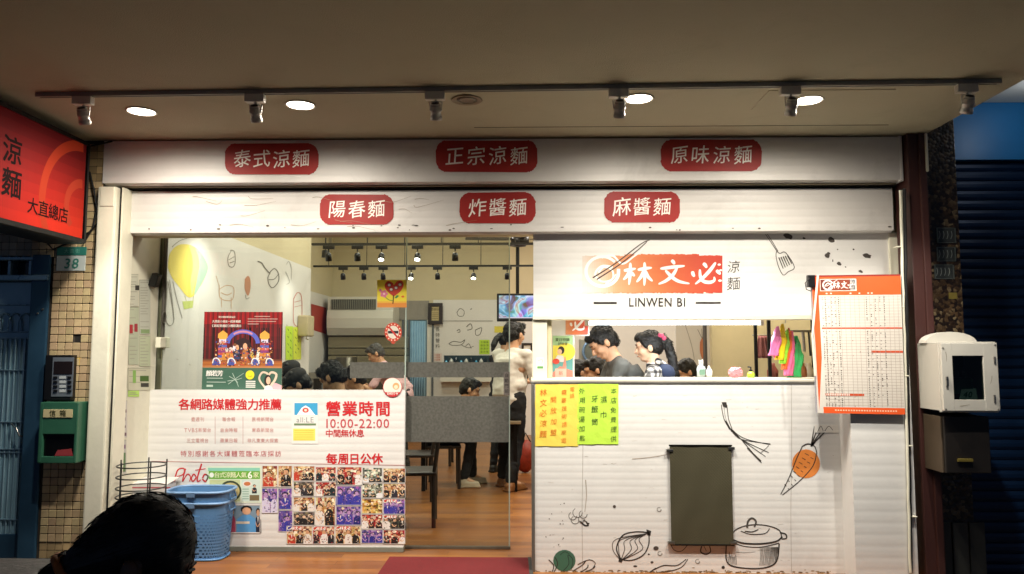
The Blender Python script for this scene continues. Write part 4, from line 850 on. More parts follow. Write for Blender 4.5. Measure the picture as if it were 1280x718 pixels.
# ================================================================ papers on the return wall
dv = (Vector((WALLX-.03, Y_GLASS, 0))-Vector((XL+.06, Y_SHUT+.06, 0))); 
def FR(x, y, lay=0):                                      # pixel -> return wall plane
    d = ray(x, y); p0 = Vector((XL+.06, Y_SHUT+.06, 0)); nn = Vector((dv.y, -dv.x, 0)).normalized()
    t_ = (p0.dot(nn)+lay+.002)/(d.x*nn.x+d.y*nn.y); return Vector((d.x*t_, d.y*t_, EYE+d.z*t_))
rnd = random.Random(21)
def sheet(x0, y0, x1, y1, col, label, rows, pics=(), skew=3):
    t = thing('wall_paper_sheet', label, 'paper', FR((x0+x1)/2, y1)); b = MB()
    G = lambda x, y, l=0: FR(x, y+(x-x0)*.0*skew, l)
    rect(b, G, x0, y0, x1, y1, col, .001)
    for i in range(rows):
        y = y0+3+(y1-y0-6)*i/max(1, rows-1)
        if rnd.random() < .8: rect(b, G, x0+1.5, y, x0+1.5+(x1-x0-3)*rnd.uniform(.5, 1), y+.8, 'a29f90', .0014)
    for q in pics: rect(b, G, *q[:4], q[4], .0016)
    rect(b, G, x0, y0, x0+.35, y1, '8f8c7c', .0018); rect(b, G, x0, y0, x1, y0+.5, '8f8c7c', .0018)
    b.build('paper', M_print, t)
sheet(144, 343, 160, 417, 'c4c2ae', 'pale notice sheet at the outer top of the return wall', 22, [(158, 358, 160, 364, '4a4844'), (157, 370, 160, 377, '3c3a38')])
sheet(161, 343, 173, 383, 'c9c9b8', 'framed article at the top middle of the return wall', 12, [(169, 357, 174, 363, '3a3834')])
sheet(174, 350, 188, 418, 'c0c2b4', 'pale grey notice sheet next to the glass', 20, [(176, 412, 187, 417, '88a070')])
sheet(160.5, 384, 173.5, 456, 'b9c0a8', 'greenish article sheet with two red figures', 14, [(162, 406, 166, 417, 'b03038'), (168, 405, 172, 415, 'a83440')])
sheet(143, 420, 159, 485, 'c8c6b4', 'pale text sheet halfway up the outer return wall', 18, [(154, 448, 157, 456, '5a3c38')])
sheet(174, 420, 188, 458, 'bcc4a6', 'small pale green sheet halfway up by the glass', 9, [])
sheet(160, 460, 188, 488, 'c9c8b0', 'white sheet with a green oval seal and dark photos', 4, [(175, 470, 186, 477, '4a6a30'), (176, 479, 186, 484, '3c3c34'), (146+20, 463, 170, 479, '8ab860')])
sheet(160, 488, 174, 496, 'b4dc6a', 'small bright green label in the middle of the return wall', 2)
sheet(144, 487, 158, 500, 'c4ccc4', 'small sheet with a dark teal picture', 2, [(147, 489, 157, 498, '4a6a6a')])
sheet(143, 501, 159, 547, 'c8c2bc', 'sheet with dark pink rows of print low on the return wall', 7, [(144, 512, 158, 516, '6a3a4a'), (144, 522, 157, 526, '7a5060'), (145, 532, 157, 535, '5a3844'), (144, 541, 158, 545, '70505c')])
sheet(142, 550, 158, 592, 'c2beb6', 'lowest sheet with a floral picture on the return wall', 5, [(146, 570, 151, 588, 'a85a78'), (152, 566, 157, 590, '5a7a4a'), (144, 556, 157, 561, '80607a')])
bk = thing('wall_bracket', 'small black tilted speaker bracket at the top of the return wall', 'bracket', FR(191, 359)); p = FR(190, 351)
bx = MB().bbox(-.028, .028, -.03, .03, -.05, .05, .006); M_ = Matrix.Translation(p+Vector((.04, -.03, 0))) @ Euler((R(10), R(22), 0)).to_matrix().to_4x4(); bx.v = [tuple(M_ @ Vector(v)) for v in bx.v]; bx.build('housing', M_black, bk)
MB().tube([p+Vector((.04, -.02, 0)), p+Vector((0, .02, .03))], .008).build('arm', M_black, bk)
# ================================================================ left: light box sign
XSg = -2.99
sg = thing('lightbox_sign', 'red and orange illuminated shop sign hanging at the left', 'sign', (XSg-.1, 4.4, 2.2))
ya, zb, zt = 5.12, PX(97, 296, XSg).z, PX(103, 178, XSg).z
YE = PX(102, 300, XSg).y; Y0s = 2.9
zb = 1.55+(PX(97, 297, XSg).z-1.55); 
MB().bbox(XSg-.24, XSg, Y0s, YE+.03, zb-.035, zt+.015, .01).build('housing', M_blackm, sg)
MB().bbox(XSg-.003, XSg+.012, YE+.008, YE+.032, zb-.03, zt+.012, .003).build('frame_strip', M_blackm, sg)
MB().box(XSg-.003, XSg+.012, Y0s, YE+.007, zt-.012, zt+.012).build('frame_strip', M_blackm, sg)
MB().box(XSg-.003, XSg+.012, Y0s, YE+.007, zb-.032, zb-.004).build('frame_strip', M_blackm, sg)
M_sign = mat('sign_face_print', attr=True, rough=.75, spec=.15, var=.04, vscale=4, estr=.2)
b = MB(); Fs = lambda y, z, l=0: Vector((XSg+.002+l, min(y, YE), max(z, zb)))
NY, NZ = 26, 10
for i in range(NY):
    for j in range(NZ):
        y0, y1 = Y0s+(YE-Y0s)*i/NY, Y0s+(YE-Y0s)*(i+1)/NY; z0, z1 = zb+(zt-zb)*j/NZ, zb+(zt-zb)*(j+1)/NZ; u, v = (i+.5)/NY, (j+.5)/NZ
        k = max(0, (u-.5)*2)*(1-v); col = (.56+.10*k-.26*v, .075+.07*k-.05*v, .045+.02*k)
        b.poly([Fs(y0, z0), Fs(y1, z0), Fs(y1, z1), Fs(y0, z1)], col)
cy, cz = YE-.02, zb+(zt-zb)*.30
def arc(r, w_, a0, a1, col, l): stroke(b, Fs, [(cy+r*math.cos(R(a)), cz+r*math.sin(R(a))) for a in range(a0, a1+1, 8)], w_, w_*.8, col, k=2, lay=l)
arc(.42, .07, 92, 236, '8a2812', .0006); arc(.17, .06, 92, 230, '8a2a18', .0007)
b.build('sign_face', M_sign, sg)
M_sink = mat('sign_ink', '180404', rough=.8, spec=.1, var=0, emit='180404')
b = MB()
def sgl(s, yc, z, h, bold, l=.001):                       # glyphs read along +Y
    G = lambda x, y, lay=0: Vector((XSg+.002+l+lay, x, -y)); text(b, G, s, yc, -z, h, '180404', bold=bold, adv=1.1)
def yz(px, py): p = PX(px, py, XSg); return p.y, p.z
y_, z_ = yz(15, 189); sgl('涼', y_, z_, .15, .02); y_, z_ = yz(14, 230); sgl('麵', y_, z_, .155, .02)
y_, z_ = yz(60, 264); sgl('大直總店', y_, z_, .092, .014)
y_, z_ = yz(-28, 178); sgl('必', y_, z_, .26, .03); sgl('文', y_-.36, z_, .26, .03); sgl('林', y_-.72, z_, .26, .03)
b.build('lettering', M_sink, sg)
b = MB()
for pts in ([P(58, 288, 5.1), P(60, 305, 5.15), P(66, 312, 5.2), P(80, 306, 5.2), P(96, 300, 5.2), P(112, 290, 5.2), P(121, 280, 5.2)], [P(62, 290, 5.12), P(64, 300, 5.16), P(78, 298, 5.2), P(98, 293, 5.2)], [P(112, 215, 5.2), P(118, 240, 5.19), P(121, 262, 5.2), P(116, 285, 5.2), P(104, 305, 5.2)], [P(99, 181, 5.19), P(112, 183, 5.19), P(126, 180, 5.18), P(140, 177, 5.17)], [P(28, 292, 5), P(40, 300, 5.05), P(58, 297, 5.1)]): b.tube(pts, .006)
wr = tag(b.build('loose_wiring', mat('black_rubber'), None), 'tangle of black wires under the red sign above the number plate', 'wires')
# house number plate, intercom, mailbox
def yplane(t, name, x0, y0, x1, y1, d, m, b_=.003, Y=Y_T, off=0):
    a, c_ = P(x0, y1, Y), P(x1, y0, Y); return MB().bbox(a.x, c_.x, Y-off-d, Y-off, a.z, c_.z, b_).build(name, m, t)
pt = thing('number_plate', 'white and teal house number plate reading 38 on the tiled wall', 'house number', P(90, 340, Y_T))
M_teal = mat('teal_enamel', '2e7468', rough=.4); yplane(pt, 'plate', 71, 320, 108, 339, .01, mat('plate_white', 'b9c2bf', rough=.35)); yplane(pt, 'teal_header', 72, 309, 109, 319.7, .012, M_teal)
b = MB(); text(b, FY(Y_T, .0115), '38', 89.5, 329.5, 12, '2e7468', slant=.15, bold=.015, adv=1.2); text(b, FY(Y_T, .0135), '大直街', 90, 314, 5, '6fae9c', adv=1.4); b.build('lettering', M_text, pt)
ic = thing('intercom', 'black door intercom with grey keypad on the tiled wall', 'intercom', P(80, 500, Y_T)); yplane(ic, 'housing', 61, 444, 97, 500, .06, M_black, .006)
Yi = Y_T-.06; M_icg = mat('intercom_grey', '79818a', rough=.35, metal=.5); yplane(ic, 'face_plate', 64, 447, 93, 496, .004, M_icg, .0015, Yi); yplane(ic, 'display', 67, 452, 91, 468, .003, mat('dark_screen', '1a1210', rough=.2), .001, Yi-.004)
for j in range(4):
    for i, x in enumerate((69.5, 78.5, 87)):
        y = 472+j*5.6
        if i == 1: yplane(ic, 'name_slot', x-4.2, y-1.6, x+4, y+1.8, .003, mat('name_slot', 'aab0b2', rough=.4), .0008, Yi-.004)
        else: p = P(x, y, Yi-.004); MB().bbox(p.x-.013, p.x+.013, Yi-.012, Yi-.004, p.z-.007, p.z+.007, .002).build('button', M_black, ic)
st_ = thing('yellow_tag', 'tiny yellow sticker on tiles beside the intercom', 'sticker', P(98, 457, Y_T)); yplane(st_, 'tag', 95.5, 447, 102, 457, .002, mat('yellow_tag', 'c9a832', rough=.5), .0005)
mbx = thing('mail_box', 'green metal mailbox with a dark window on the tiled wall', 'mailbox', P(78, 580, Y_T)); M_gr = mat('green_enamel', '2c5a45', rough=.32, var=.14, vscale=9, dirt=.3, dirtcol='15241a', coat=.3)
a, c_ = P(49, 578, Y_T-.12), P(98, 502, Y_T-.12); mbb = MB(); D = .13; yf = Y_T-D; wx0, wx1, wz0, wz1 = P(53, 0, yf).x, P(91, 0, yf).x, P(0, 571, yf).z, P(0, 543, yf).z
wx0, wx1, wz0, wz1 = P(52, 571, yf).x, P(91, 571, yf).x, P(60, 571, yf).z, P(60, 543, yf).z
a, c_ = P(46, 579.5, yf), P(98, 503, yf)
mbb.bbox(a.x, wx0, yf, Y_T, a.z, c_.z, .008); mbb.bbox(wx1, c_.x, yf, Y_T, a.z, c_.z, .008); mbb.bbox(wx0-.006, wx1+.006, yf+.0008, Y_T, wz1, c_.z-.001, .004); mbb.bbox(wx0-.006, wx1+.006, yf+.0008, Y_T, a.z+.001, wz0, .004)
mbb.build('box', M_gr, mbx); MB().box(wx0, wx1, yf+.02, yf+.024, wz0, wz1).build('window', mat('black_glass', '0a0b0c', rough=.1), mbx)
MB().prism([(wx0+.08, yf+.008, wz0+.004), (wx1-.004, yf+.008, wz0+.004), (wx1-.02, yf+.008, wz0+.05), (wx0+.1, yf+.008, wz0+.042)], (0, .004, 0)).build('red_letter', mat('red_paper', '8a2a30', rough=.7), mbx)
a, c_ = P(54, 522, yf-.001), P(91, 512, yf-.001); MB().bbox(a.x, c_.x, yf-.004, yf+.002, a.z, c_.z, .001).build('name_card', mat('card_cream', 'b9ad84', rough=.6), mbx); b = MB(); text(b, FY(yf, .005), '信箱', 72, 517, 7.5, '2c3018', adv=1.7, bold=.01); b.build('lettering', M_text, mbx)
# entrance door
dr = thing('entrance_door', 'blue steel entrance door with arched grille and transom at far left', 'door', ((DX0+DX1)/2, Y_T+.1, 0)); M_blue = mat('blue_steel', '9cc0cf', rough=.32, metal=.35, var=.14, vscale=2.5, dirt=.2, dirtcol='1c3444'); M_blued = mat('dark_blue_steel', '31526a', rough=.35, metal=.4, var=.18)
M_bl = mat('light_blue_steel', '8fb0be', rough=.28, metal=.6)
zz = lambda y: PLZ(y, Y_T+.06, 25); xx = lambda x: PLX(x, Y_T+.06)
d1 = Y_T+.06
MB().bbox(xx(42), DX1-.002, Y_T-.01, d1+.1, 0, DZ1-.003, .008).build('door_jamb', M_blued, dr)
MB().bbox(DX0+.002, xx(42)-.001, Y_T, d1+.08, zz(327), DZ1-.004, .006).build('frame_head', M_bl, dr)
MB().bbox(DX0+.002, DX1-.006, Y_T-.018, d1+.08, zz(352), zz(345), .005).build('transom_bar', M_bl, dr)
for x in (-38, -12, 11, 37): MB().bbox(xx(x), xx(x+3.5), Y_T+.0, d1+.05, zz(345)+.001, zz(327)-.001, .004).build('transom_mullion', M_bl, dr)
MB().box(DX0+.01, DX1-.02, d1+.02, d1+.03, zz(345), zz(327)).build('transom_glass', mat('night_glass', '0c1a30', rough=.08, var=.3), dr)
MB().box(DX0+.004, xx(41.5), d1+.02, d1+.06, .01, zz(353)).build('door_leaf', M_blue, dr)
leaf = dr.children[-1]
for y in (381, 415, 423, 463, 528, 562, 566, 650): MB().bbox(DX0+.01, xx(38), d1+.002, d1+.019, zz(y+.9), zz(y-.9), .003).build('cross_bar', M_bl, dr)
for i in range(22):
    x = xx(36)-.034*i*1.0
    if x > DX0+.02: MB().bbox(x-.004, x+.004, d1+.006, d1+.016, .06, zz(423), .002).build('vertical_bar', M_blue, dr)
for i in range(5):
    cx = xx(28-i*13); r = .046; pts = [(cx+r*math.cos(a), d1+.008, zz(414)+.05+r*1.6*math.sin(a)) for a in [PI*k/10 for k in range(11)]]; pts = [(cx+r, d1+.008, zz(415))]+pts+[(cx-r, d1+.008, zz(415))]; MB().tube(pts, .005, 6).build('arch_bar', M_bl, dr)
MB().tube([P(14, 530, d1-.02), P(20, 535, d1-.05), P(24, 545, d1-.05), P(30, 546, d1-.02)], .006).build('handle', M_steel, dr)
MB().bbox(DX0+.01, xx(41), d1-.002, d1+.018, .02, zz(668), .004).build('kick_plate', M_blued, dr)
for y in (392, 387): p = P(47 if y == 392 else 53, y, Y_T-.012); MB().ball(p, .007, 8, 6).build('screw_cap', M_steel, dr)
MB().box(-6, -3.2, 5.9, 6.0, 0, ZC).build('stair_hall_wall', M_conc); struct(bpy.data.objects['stair_hall_wall'])
# ================================================================ right side: dark mosaic pier, plates, cabinets, blue shutter
YR = 5.24; rx0, rx1 = PLX(1152, YR), PLX(1207, YR)
def mosaic():
    m = bpy.data.materials.new('dark_mosaic'); m.use_nodes = True; nt = m.node_tree; N = nt.nodes; L = nt.links; b = N['Principled BSDF']
    tc = N.new('ShaderNodeTexCoord'); v = N.new('ShaderNodeTexVoronoi'); v.inputs['Scale'].default_value = 46; L.new(tc.outputs['Object'], v.inputs[0])
    r = N.new('ShaderNodeValToRGB'); L.new(v.outputs['Color'], r.inputs[0]); e = r.color_ramp.elements; e[0].color = (*lin('120d09'), 1); e[1].color = (*lin('8a7a5c'), 1); e[1].position = .95; q = e.new(.4); q.color = (*lin('2a1d12'), 1); q = e.new(.7); q.color = (*lin('54402a'), 1)
    n = N.new('ShaderNodeTexNoise'); n.inputs['Scale'].default_value = 3; L.new(tc.outputs['Object'], n.inputs[0]); mx = N.new('ShaderNodeMix'); mx.data_type = 'RGBA'; mx.blend_type = 'MULTIPLY'; mx.inputs[0].default_value = .6; L.new(r.outputs[0], mx.inputs[6]); L.new(n.outputs[0], mx.inputs[7]); L.new(mx.outputs[2], b.inputs['Base Color'])
    b.inputs['Roughness'].default_value = .3; bp = N.new('ShaderNodeBump'); bp.inputs['Strength'].default_value = .7; bp.inputs['Distance'].default_value = .006; L.new(v.outputs['Distance'], bp.inputs['Height']); bp.invert = True; L.new(bp.outputs[0], b.inputs['Normal']); return m
pr = MB().bbox(rx0+.004, rx1, YR, YR+.45, 0, ZN-.004, .006).build('mosaic_pier', mosaic()); tag(pr, 'dark brown mosaic pier between the shop and blue shutter', 'pier')
lab = ['uppermost small tin plate on the dark mosaic pier', 'middle small tin plate on the dark mosaic pier', 'lowest and clearest small tin plate on the dark mosaic pier']
for i, (a0, a1, a2, a3) in enumerate(((1171, 285, 1194, 304), (1171, 309, 1194, 327), (1168, 331, 1192, 349))):
    t = thing('tin_plate', lab[i], 'plate', P(a0+11, a3, YR)); yplane(t, 'plate', a0, a1, a2, a3, .004, mat('tin_plate', '3e4240', rough=.4, metal=.4, var=.3, vscale=30), .001, YR)
    for (q0, q1, q2, q3) in ((a0, a1, a2, a1+.8), (a0, a3-.8, a2, a3), (a0, a1, a0+.8, a3), (a2-.8, a1, a2, a3)): yplane(t, 'rim', q0, q1, q2, q3, .0055, mat('tin_rim', '6a7068', rough=.4, metal=.6), .0004, YR)
    b = MB(); 
    for k in range(4): stroke(b, FY(YR, .0045), [(a0+3+k*5, a1+4), (a0+4+k*5, a1+9), (a0+2.5+k*5, a1+14)], .8, .6, '8a908a', lay=k*1e-5)
    b.build('scratched_marks', M_print, t)
t = thing('brass_plate', 'tiny brass plate below the tin plates on the pier', 'plate', P(1191, 375, YR)); yplane(t, 'plate', 1186, 366, 1196, 374, .004, mat('brass', '8a7a3a', rough=.4, metal=.5), .001, YR)
# white meter cabinet
wc = thing('meter_cabinet', 'white metal cabinet with a small window and arched top on the pier', 'cabinet', P(1200, 516, YR)); Yc0 = 4.86
M_cab = mat('white_enamel', 'c9c5ba', rough=.35, var=.06, vscale=5, dirt=.22, dirtcol='5c5648')
a, c_ = P(1180, 514, Yc0), P(1246, 429, Yc0); wx0, wz0 = P(1193, 500, Yc0).x, P(1193, 500, Yc0).z; wx1, wz1 = P(1229, 445, Yc0).x, P(1229, 445, Yc0).z
XB0 = P(1160, 470, YR).x
bx = MB()
x0c = a.x
bx.bbox(x0c, wx0, Yc0, Yc0+.025, a.z, c_.z, .003); bx.bbox(wx1, c_.x, Yc0, Yc0+.025, a.z, c_.z, .003); bx.bbox(wx0-.003, wx1+.003, Yc0+.001, Yc0+.025, wz1, c_.z-.001, .002); bx.bbox(wx0-.003, wx1+.003, Yc0+.001, Yc0+.025, a.z+.001, wz0, .002); bx.build('door', M_cab, wc); dd = wc.children[-1]
fb = MB(); fb.bbox(x0c-.004, x0c+.02, Yc0+.027, Yc0+.045, a.z-.01, c_.z+.008, .002); fb.bbox(c_.x-.018, c_.x+.006, Yc0+.027, Yc0+.045, a.z-.01, c_.z+.008, .002); fb.bbox(x0c+.0205, c_.x-.0185, Yc0+.028, Yc0+.045, a.z-.01, a.z+.012, .002); fb.bbox(x0c+.0205, c_.x-.0185, Yc0+.028, Yc0+.045, c_.z-.014, c_.z+.008, .002); fb.build('door_frame', M_cab, wc)
for qx, qz in ((x0c+.012, c_.z-.03), (c_.x-.012, c_.z-.012), (x0c+.012, a.z+.012), (c_.x-.012, a.z+.012)): MB().ball((qx, Yc0-.001, qz), .005, 8, 6).build('screw', M_steel, dd)
for (q0, q1), (q2, q3) in (((1182, 440), (1183, 452)), ((1240, 470), (1238, 480)), ((1200, 508), (1212, 506))): sb_ = MB(); stroke(sb_, FY(Yc0, .0006), [(q0, q1), ((q0+q2)/2+.6, (q1+q3)/2), (q2, q3)], .6, .3, '7a6a50'); sb_.build('rust_scratch', M_print, dd)
bx = MB(); 
for (q0, q1, q2, q3) in ((x0c, x0c+.015, a.z, c_.z), (c_.x-.015, c_.x, a.z, c_.z)): bx.box(q0, q1, Yc0+.046, YR, q2, q3)
bx.box(x0c+.016, c_.x-.016, Yc0+.046, YR, a.z, a.z+.012); bx.box(x0c+.016, c_.x-.016, Yc0+.046, YR, c_.z-.012, c_.z); bx.build('case', M_cab, wc)
ar = []; z0a = c_.z+.0; 
for k in range(13): q = PI*k/12; ar.append(((x0c+c_.x)/2-.02+.165*math.cos(q), YR-.22, c_.z+.002+.072*math.sin(q)))
MB().prism(ar, (0, .09, 0)).build('arched_back', M_cab, wc)
MB().box(wx0, wx1, Yc0+.012, Yc0+.016, wz0, wz1).build('window_pane', glassmat('cabinet_glass', 'b8c4c0', .6), wc)
MB().box(x0c+.018, c_.x-.018, YR-.03, YR-.01, a.z+.015, c_.z-.015).build('meter_board', mat('meter_dark', '10201c', rough=.6), wc)
MB().bbox(wx0-.03, wx1+.0, Yc0+.12, Yc0+.3, a.z+.1, a.z+.2, .01).build('meter_base', mat('teal_plastic', '1d6a58', rough=.4), wc)
for k in range(4): p = wx0+.01+k*.045; MB().lathe(p, Yc0+.14, [(.0, wz1-.20), (.012, wz1-.19), (.012, wz1-.10), (0, wz1-.09)], 8).build('fuse', mat('fuse_grey', '7c8078', rough=.5), wc)
MB().prism([P(1199, 499, Yc0+.03), P(1222, 499, Yc0+.03), P(1220, 486, Yc0+.03), P(1202, 487, Yc0+.03)], (0, .002, 0)).build('number_card', mat('number_card', 'b9c8c0', rough=.6), wc); b = MB(); text(b, FY(Yc0+.029), '40', 1210, 493.5, 7, '1c5a48', slant=.2, bold=.02); b.build('lettering', M_text, wc)
p = P(1183.5, 477, Yc0); MB().bbox(p.x-.007, p.x+.007, Yc0-.012, Yc0, p.z-.03, p.z+.03, .003).build('latch', M_steel, dd)
for y in (450, 498): p = P(1243, y, Yc0); MB().tube([(p.x, Yc0-.004, p.z-.02), (p.x, Yc0-.004, p.z+.02)], .006).build('hinge', M_steel, dd)
# lower dark box
lb = thing('lower_meter_box', 'dark brown box mounted beneath the white cabinet', 'cabinet', P(1195, 595, YR)); a, c_ = P(1183, 592, Yc0+.06), P(1236, 521, Yc0+.06); M_bb = mat('brown_box', '1c1713', rough=.5, var=.3)
MB().bbox(a.x, c_.x, Yc0+.06, YR, a.z, c_.z, .006).build('case', M_bb, lb); MB().bbox(a.x-.012, a.x+.0, Yc0+.08, YR, a.z, c_.z, .003).build('side_panel', mat('brown_side', '4c3f30', rough=.6, var=.2), lb)
MB().bbox(P(1203, 577, Yc0).x, P(1222, 577, Yc0).x, Yc0+.045, Yc0+.06, P(1200, 579, Yc0).z, P(1200, 575, Yc0).z, .003).build('handle', mat('brass'), lb)
for i in range(3): x = rx0+.03+i*.11; MB().bbox(x, x+.1, YR-.018, YR-.0, .02, PLZ(650, YR), .002).build('stone_panel', mat('grey_slab', '3a3a36', rough=.6, var=.25), pr)
# blue front
YB = 5.5; bz = PLZ(190, YB, 1250)
bz = .02+(int((bz-.02)/(12.3*5.56/960)))*12.3*5.56/960; bw = MB().box(rx1+.001, 6.5, YB, YB+.3, bz, ZN-.002).build('blue_lintel', mat('blue_paint', '1f78b4', rough=.4, var=.12, vscale=2)); MB().box(rx1+.02, 6.5, YB+.12, YB+.14, 0, bz-.001).build('light_block', M_dark, None); tag(bpy.data.objects['light_block'], 'dark lining added unseen behind the blue shutter to stop light leaks', 'lining'); tag(bw, 'bright blue painted lintel above the blue rolling shutter', 'lintel')  # hidden dark sheet added to block room light leaking between the slats
sh = thing('blue_shutter', 'closed dark blue rolling shutter at the right edge', 'shutter', ((rx1+5)/2, YB+.06, 0)); M_sl = mat('blue_slat', '0c2848', rough=.38, metal=.2, var=.12, vscale=3, dirt=.2, dirtcol='0a1626')
sp = 12.3*5.56/960; me_ = None; z = .02; k = 0
while z+sp < bz+.001:
    if me_ is None:
        prf = [(0, 0), (-.004, .004), (-.011, sp*.3), (-.011, sp*.62), (-.003, sp*.9), (0, sp*.97), (.006, sp*.97), (.006, 0)]; W = 5.0-rx1
        o = MB().prism([(rx1+.01, YB+.06+a, b_) for a, b_ in prf], (W, 0, 0)).build('slat', M_sl); me_ = o.data; bz_ = o.location.copy()
    else: o = bpy.data.objects.new('slat', me_); COL.objects.link(o)
    o.parent = sh; o.location = Vector((bz_.x, bz_.y, z))-sh.location; z += sp; k += 1
b = MB().bbox(XCE+2.5, XCE+5, 7, 8, 0, 3)
t = thing('globe_lamp', 'round lamp under the neighbouring ceiling beyond the blue shutter', 'lamp', (XCE+.75, 5.0, ZN-.18)); MB().ball((XCE+.75, 5.0, ZN-.12), .06, 16, 10).build('globe', emitter('globe_glow', 'eaf2ff', 6), t, True); MB().tube([(XCE+.75, 5.0, ZN-.06), (XCE+.75, 5.0, ZN-.002)], .012).build('stem', M_white, t)
gl = bpy.data.lights.new('lamp', 'POINT'); gl.energy = 1.6; gl.color = (.86, .93, 1); gl.shadow_soft_size = .065; go = bpy.data.objects.new('lamp', gl); COL.objects.link(go); go.parent = t; go.location = (0, 0, -.02)
# ================================================================ ceiling lamps and spot track
dl = [((177, 139), 'leftmost lit recessed ceiling light, near the red sign'), ((375.5, 131), 'second lit recessed light from the left, before the first badge'), ((798, 123), 'lit recessed ceiling light right of centre'), ((1010, 125), 'rightmost lit recessed ceiling light near the access hatch')]
first = None
M_lamp = emitter('lamp_glow', 'fff0d8', 14)
for (px, py), lb_ in dl:
    p = PZ(px, py, ZC)
    if first is None:
        t = thing('recessed_light', lb_, 'ceiling light', (p.x, p.y, ZC-.012), 0, 'recessed lights in the arcade ceiling')
        c0 = wmat(t).to_translation()
        MB().lathe(c0.x, c0.y, [(.088, ZC-.001), (.092, ZC-.006), (.086, ZC-.009), (.078, ZC-.004), (.078, ZC-.001)], 32).build('trim_ring', M_lampw, t, True)
        MB().lathe(c0.x, c0.y, [(0, ZC-.005), (.077, ZC-.005), (.077, ZC-.002)], 32).build('lamp_glass', M_lamp, t)
        first = t; spot('lamp', (p.x, p.y, ZC-.03), (p.x, p.y+.05, 0), L_DOWN, 176, 1.0, (1, .92, .79), .07, t)
    else: dup(first, (p.x, p.y, ZC-.012), label=lb_)
p = PZ(583.5, 124.5, ZC); t = thing('recessed_light', 'unlit recessed light in the middle of the ceiling', 'ceiling light', (p.x, p.y, ZC-.012), 0, 'recessed lights in the arcade ceiling')
MB().lathe(p.x, p.y, [(.088, ZC-.001), (.092, ZC-.006), (.086, ZC-.009), (.06, ZC-.003), (.06, ZC-.001)], 32).build('trim_ring', mat('brownish_trim', '8a7a62', rough=.5), t, True)
MB().lathe(p.x, p.y, [(0, ZC-.006), (.03, ZC-.007), (.059, ZC-.003)], 32).build('lamp_glass', mat('dead_lamp', '857a66', rough=.3), t, True)
ta, tb = PZ(46, 121, ZC-.02), PZ(1250, 104, ZC-.02); YTk = (ta.y+tb.y)/2
tr = thing('light_track', 'long grey spotlight track along the arcade ceiling', 'track', ((ta.x+tb.x)/2, YTk, ZC-.03))
def ty(x): return ta.y+(tb.y-ta.y)*(x-ta.x)/(tb.x-ta.x)
mm = (ta+tb)/2; 
MB().prism([(ta.x, ta.y-.017, ZC-.026), (tb.x, tb.y-.017, ZC-.026), (tb.x, tb.y+.017, ZC-.026), (ta.x, ta.y+.017, ZC-.026)], (0, 0, .024)).build('rail', mat('track_grey', '9a968a', rough=.5), tr)
MB().prism([(ta.x+.02, ta.y-.004, ZC-.0275), (tb.x-.02, tb.y-.004, ZC-.0275), (tb.x-.02, tb.y+.004, ZC-.0275), (ta.x+.02, ta.y+.004, ZC-.0275)], (0, 0, .002)).build('rail_groove', M_dark, tr)
sps = [(90, 'first track spotlight from the left, beside the red sign'), (314, 'second track spotlight from the left, between lit ceiling lights'), (544, 'third track spotlight, beside the unlit ceiling light'), (774, 'fourth track spotlight, touching a lit ceiling light right of centre'), (985, 'fifth track spotlight from the left, beside the rightmost lit light'), (1198, 'last track spotlight at the right end of the track')]
SPP = None
for i, (px, lb_) in enumerate(sps):
    x = PZ(px, 118, ZC-.05).x; y = ty(x)
    if SPP is None:
        t = thing('track_spotlight', lb_, 'spotlight', (x, y, ZC-.19), 0, 'spotlights on the arcade track'); 
        MB().bbox(x-.06, x+.05, y-.022, y+.022, ZC-.072, ZC-.027, .004).build('adapter_box', M_lampw, t)
        MB().tube([(x+.0, y, ZC-.06), (x, y, ZC-.082)], .008).build('stem', M_lampw, t)
        MB().tube([(x-.032, y, ZC-.135), (x-.034, y, ZC-.085), (x-.02, y, ZC-.082), (x+.02, y, ZC-.082), (x+.034, y, ZC-.085), (x+.032, y, ZC-.135)], .004, 6).build('yoke', M_lampw, t)
        M_ = Matrix.Translation((x, y+.0, ZC-.135)) @ Matrix.Rotation(R(29), 4, 'X')
        h = MB(); h.lathe(0, 0, [(.0, .048), (.02, .046), (.028, .036), (.029, .012), (.0315, .011), (.0315, -.004), (.029, -.006), (.029, -.028), (.0325, -.03), (.0325, -.05), (.027, -.05), (.024, -.035)], 20, M=M_); hd_ = h.build('lamp_head', mat('lamp_grey', 'c4c0b6', rough=.35, metal=.1), t, True)
        MB().lathe(0, 0, [(0, .0485), (.019, .0475), (.027, .037), (.0285, .030)], 20, M=M_).build('lamp_back', M_black, t, True)
        MB().lathe(0, 0, [(0, -.030), (.0235, -.030), (.0235, -.028)], 16, M=M_).build('lamp_glass', M_lamp, t)
        spot('lamp', M_ @ Vector((0, 0, -.055)), M_ @ Vector((0, .0, -1)), L_TRACK, 72, .9, (1, .945, .85), .03, t); SPP = t
    else: dup(SPP, (x, y, ZC-.19), label=lb_)
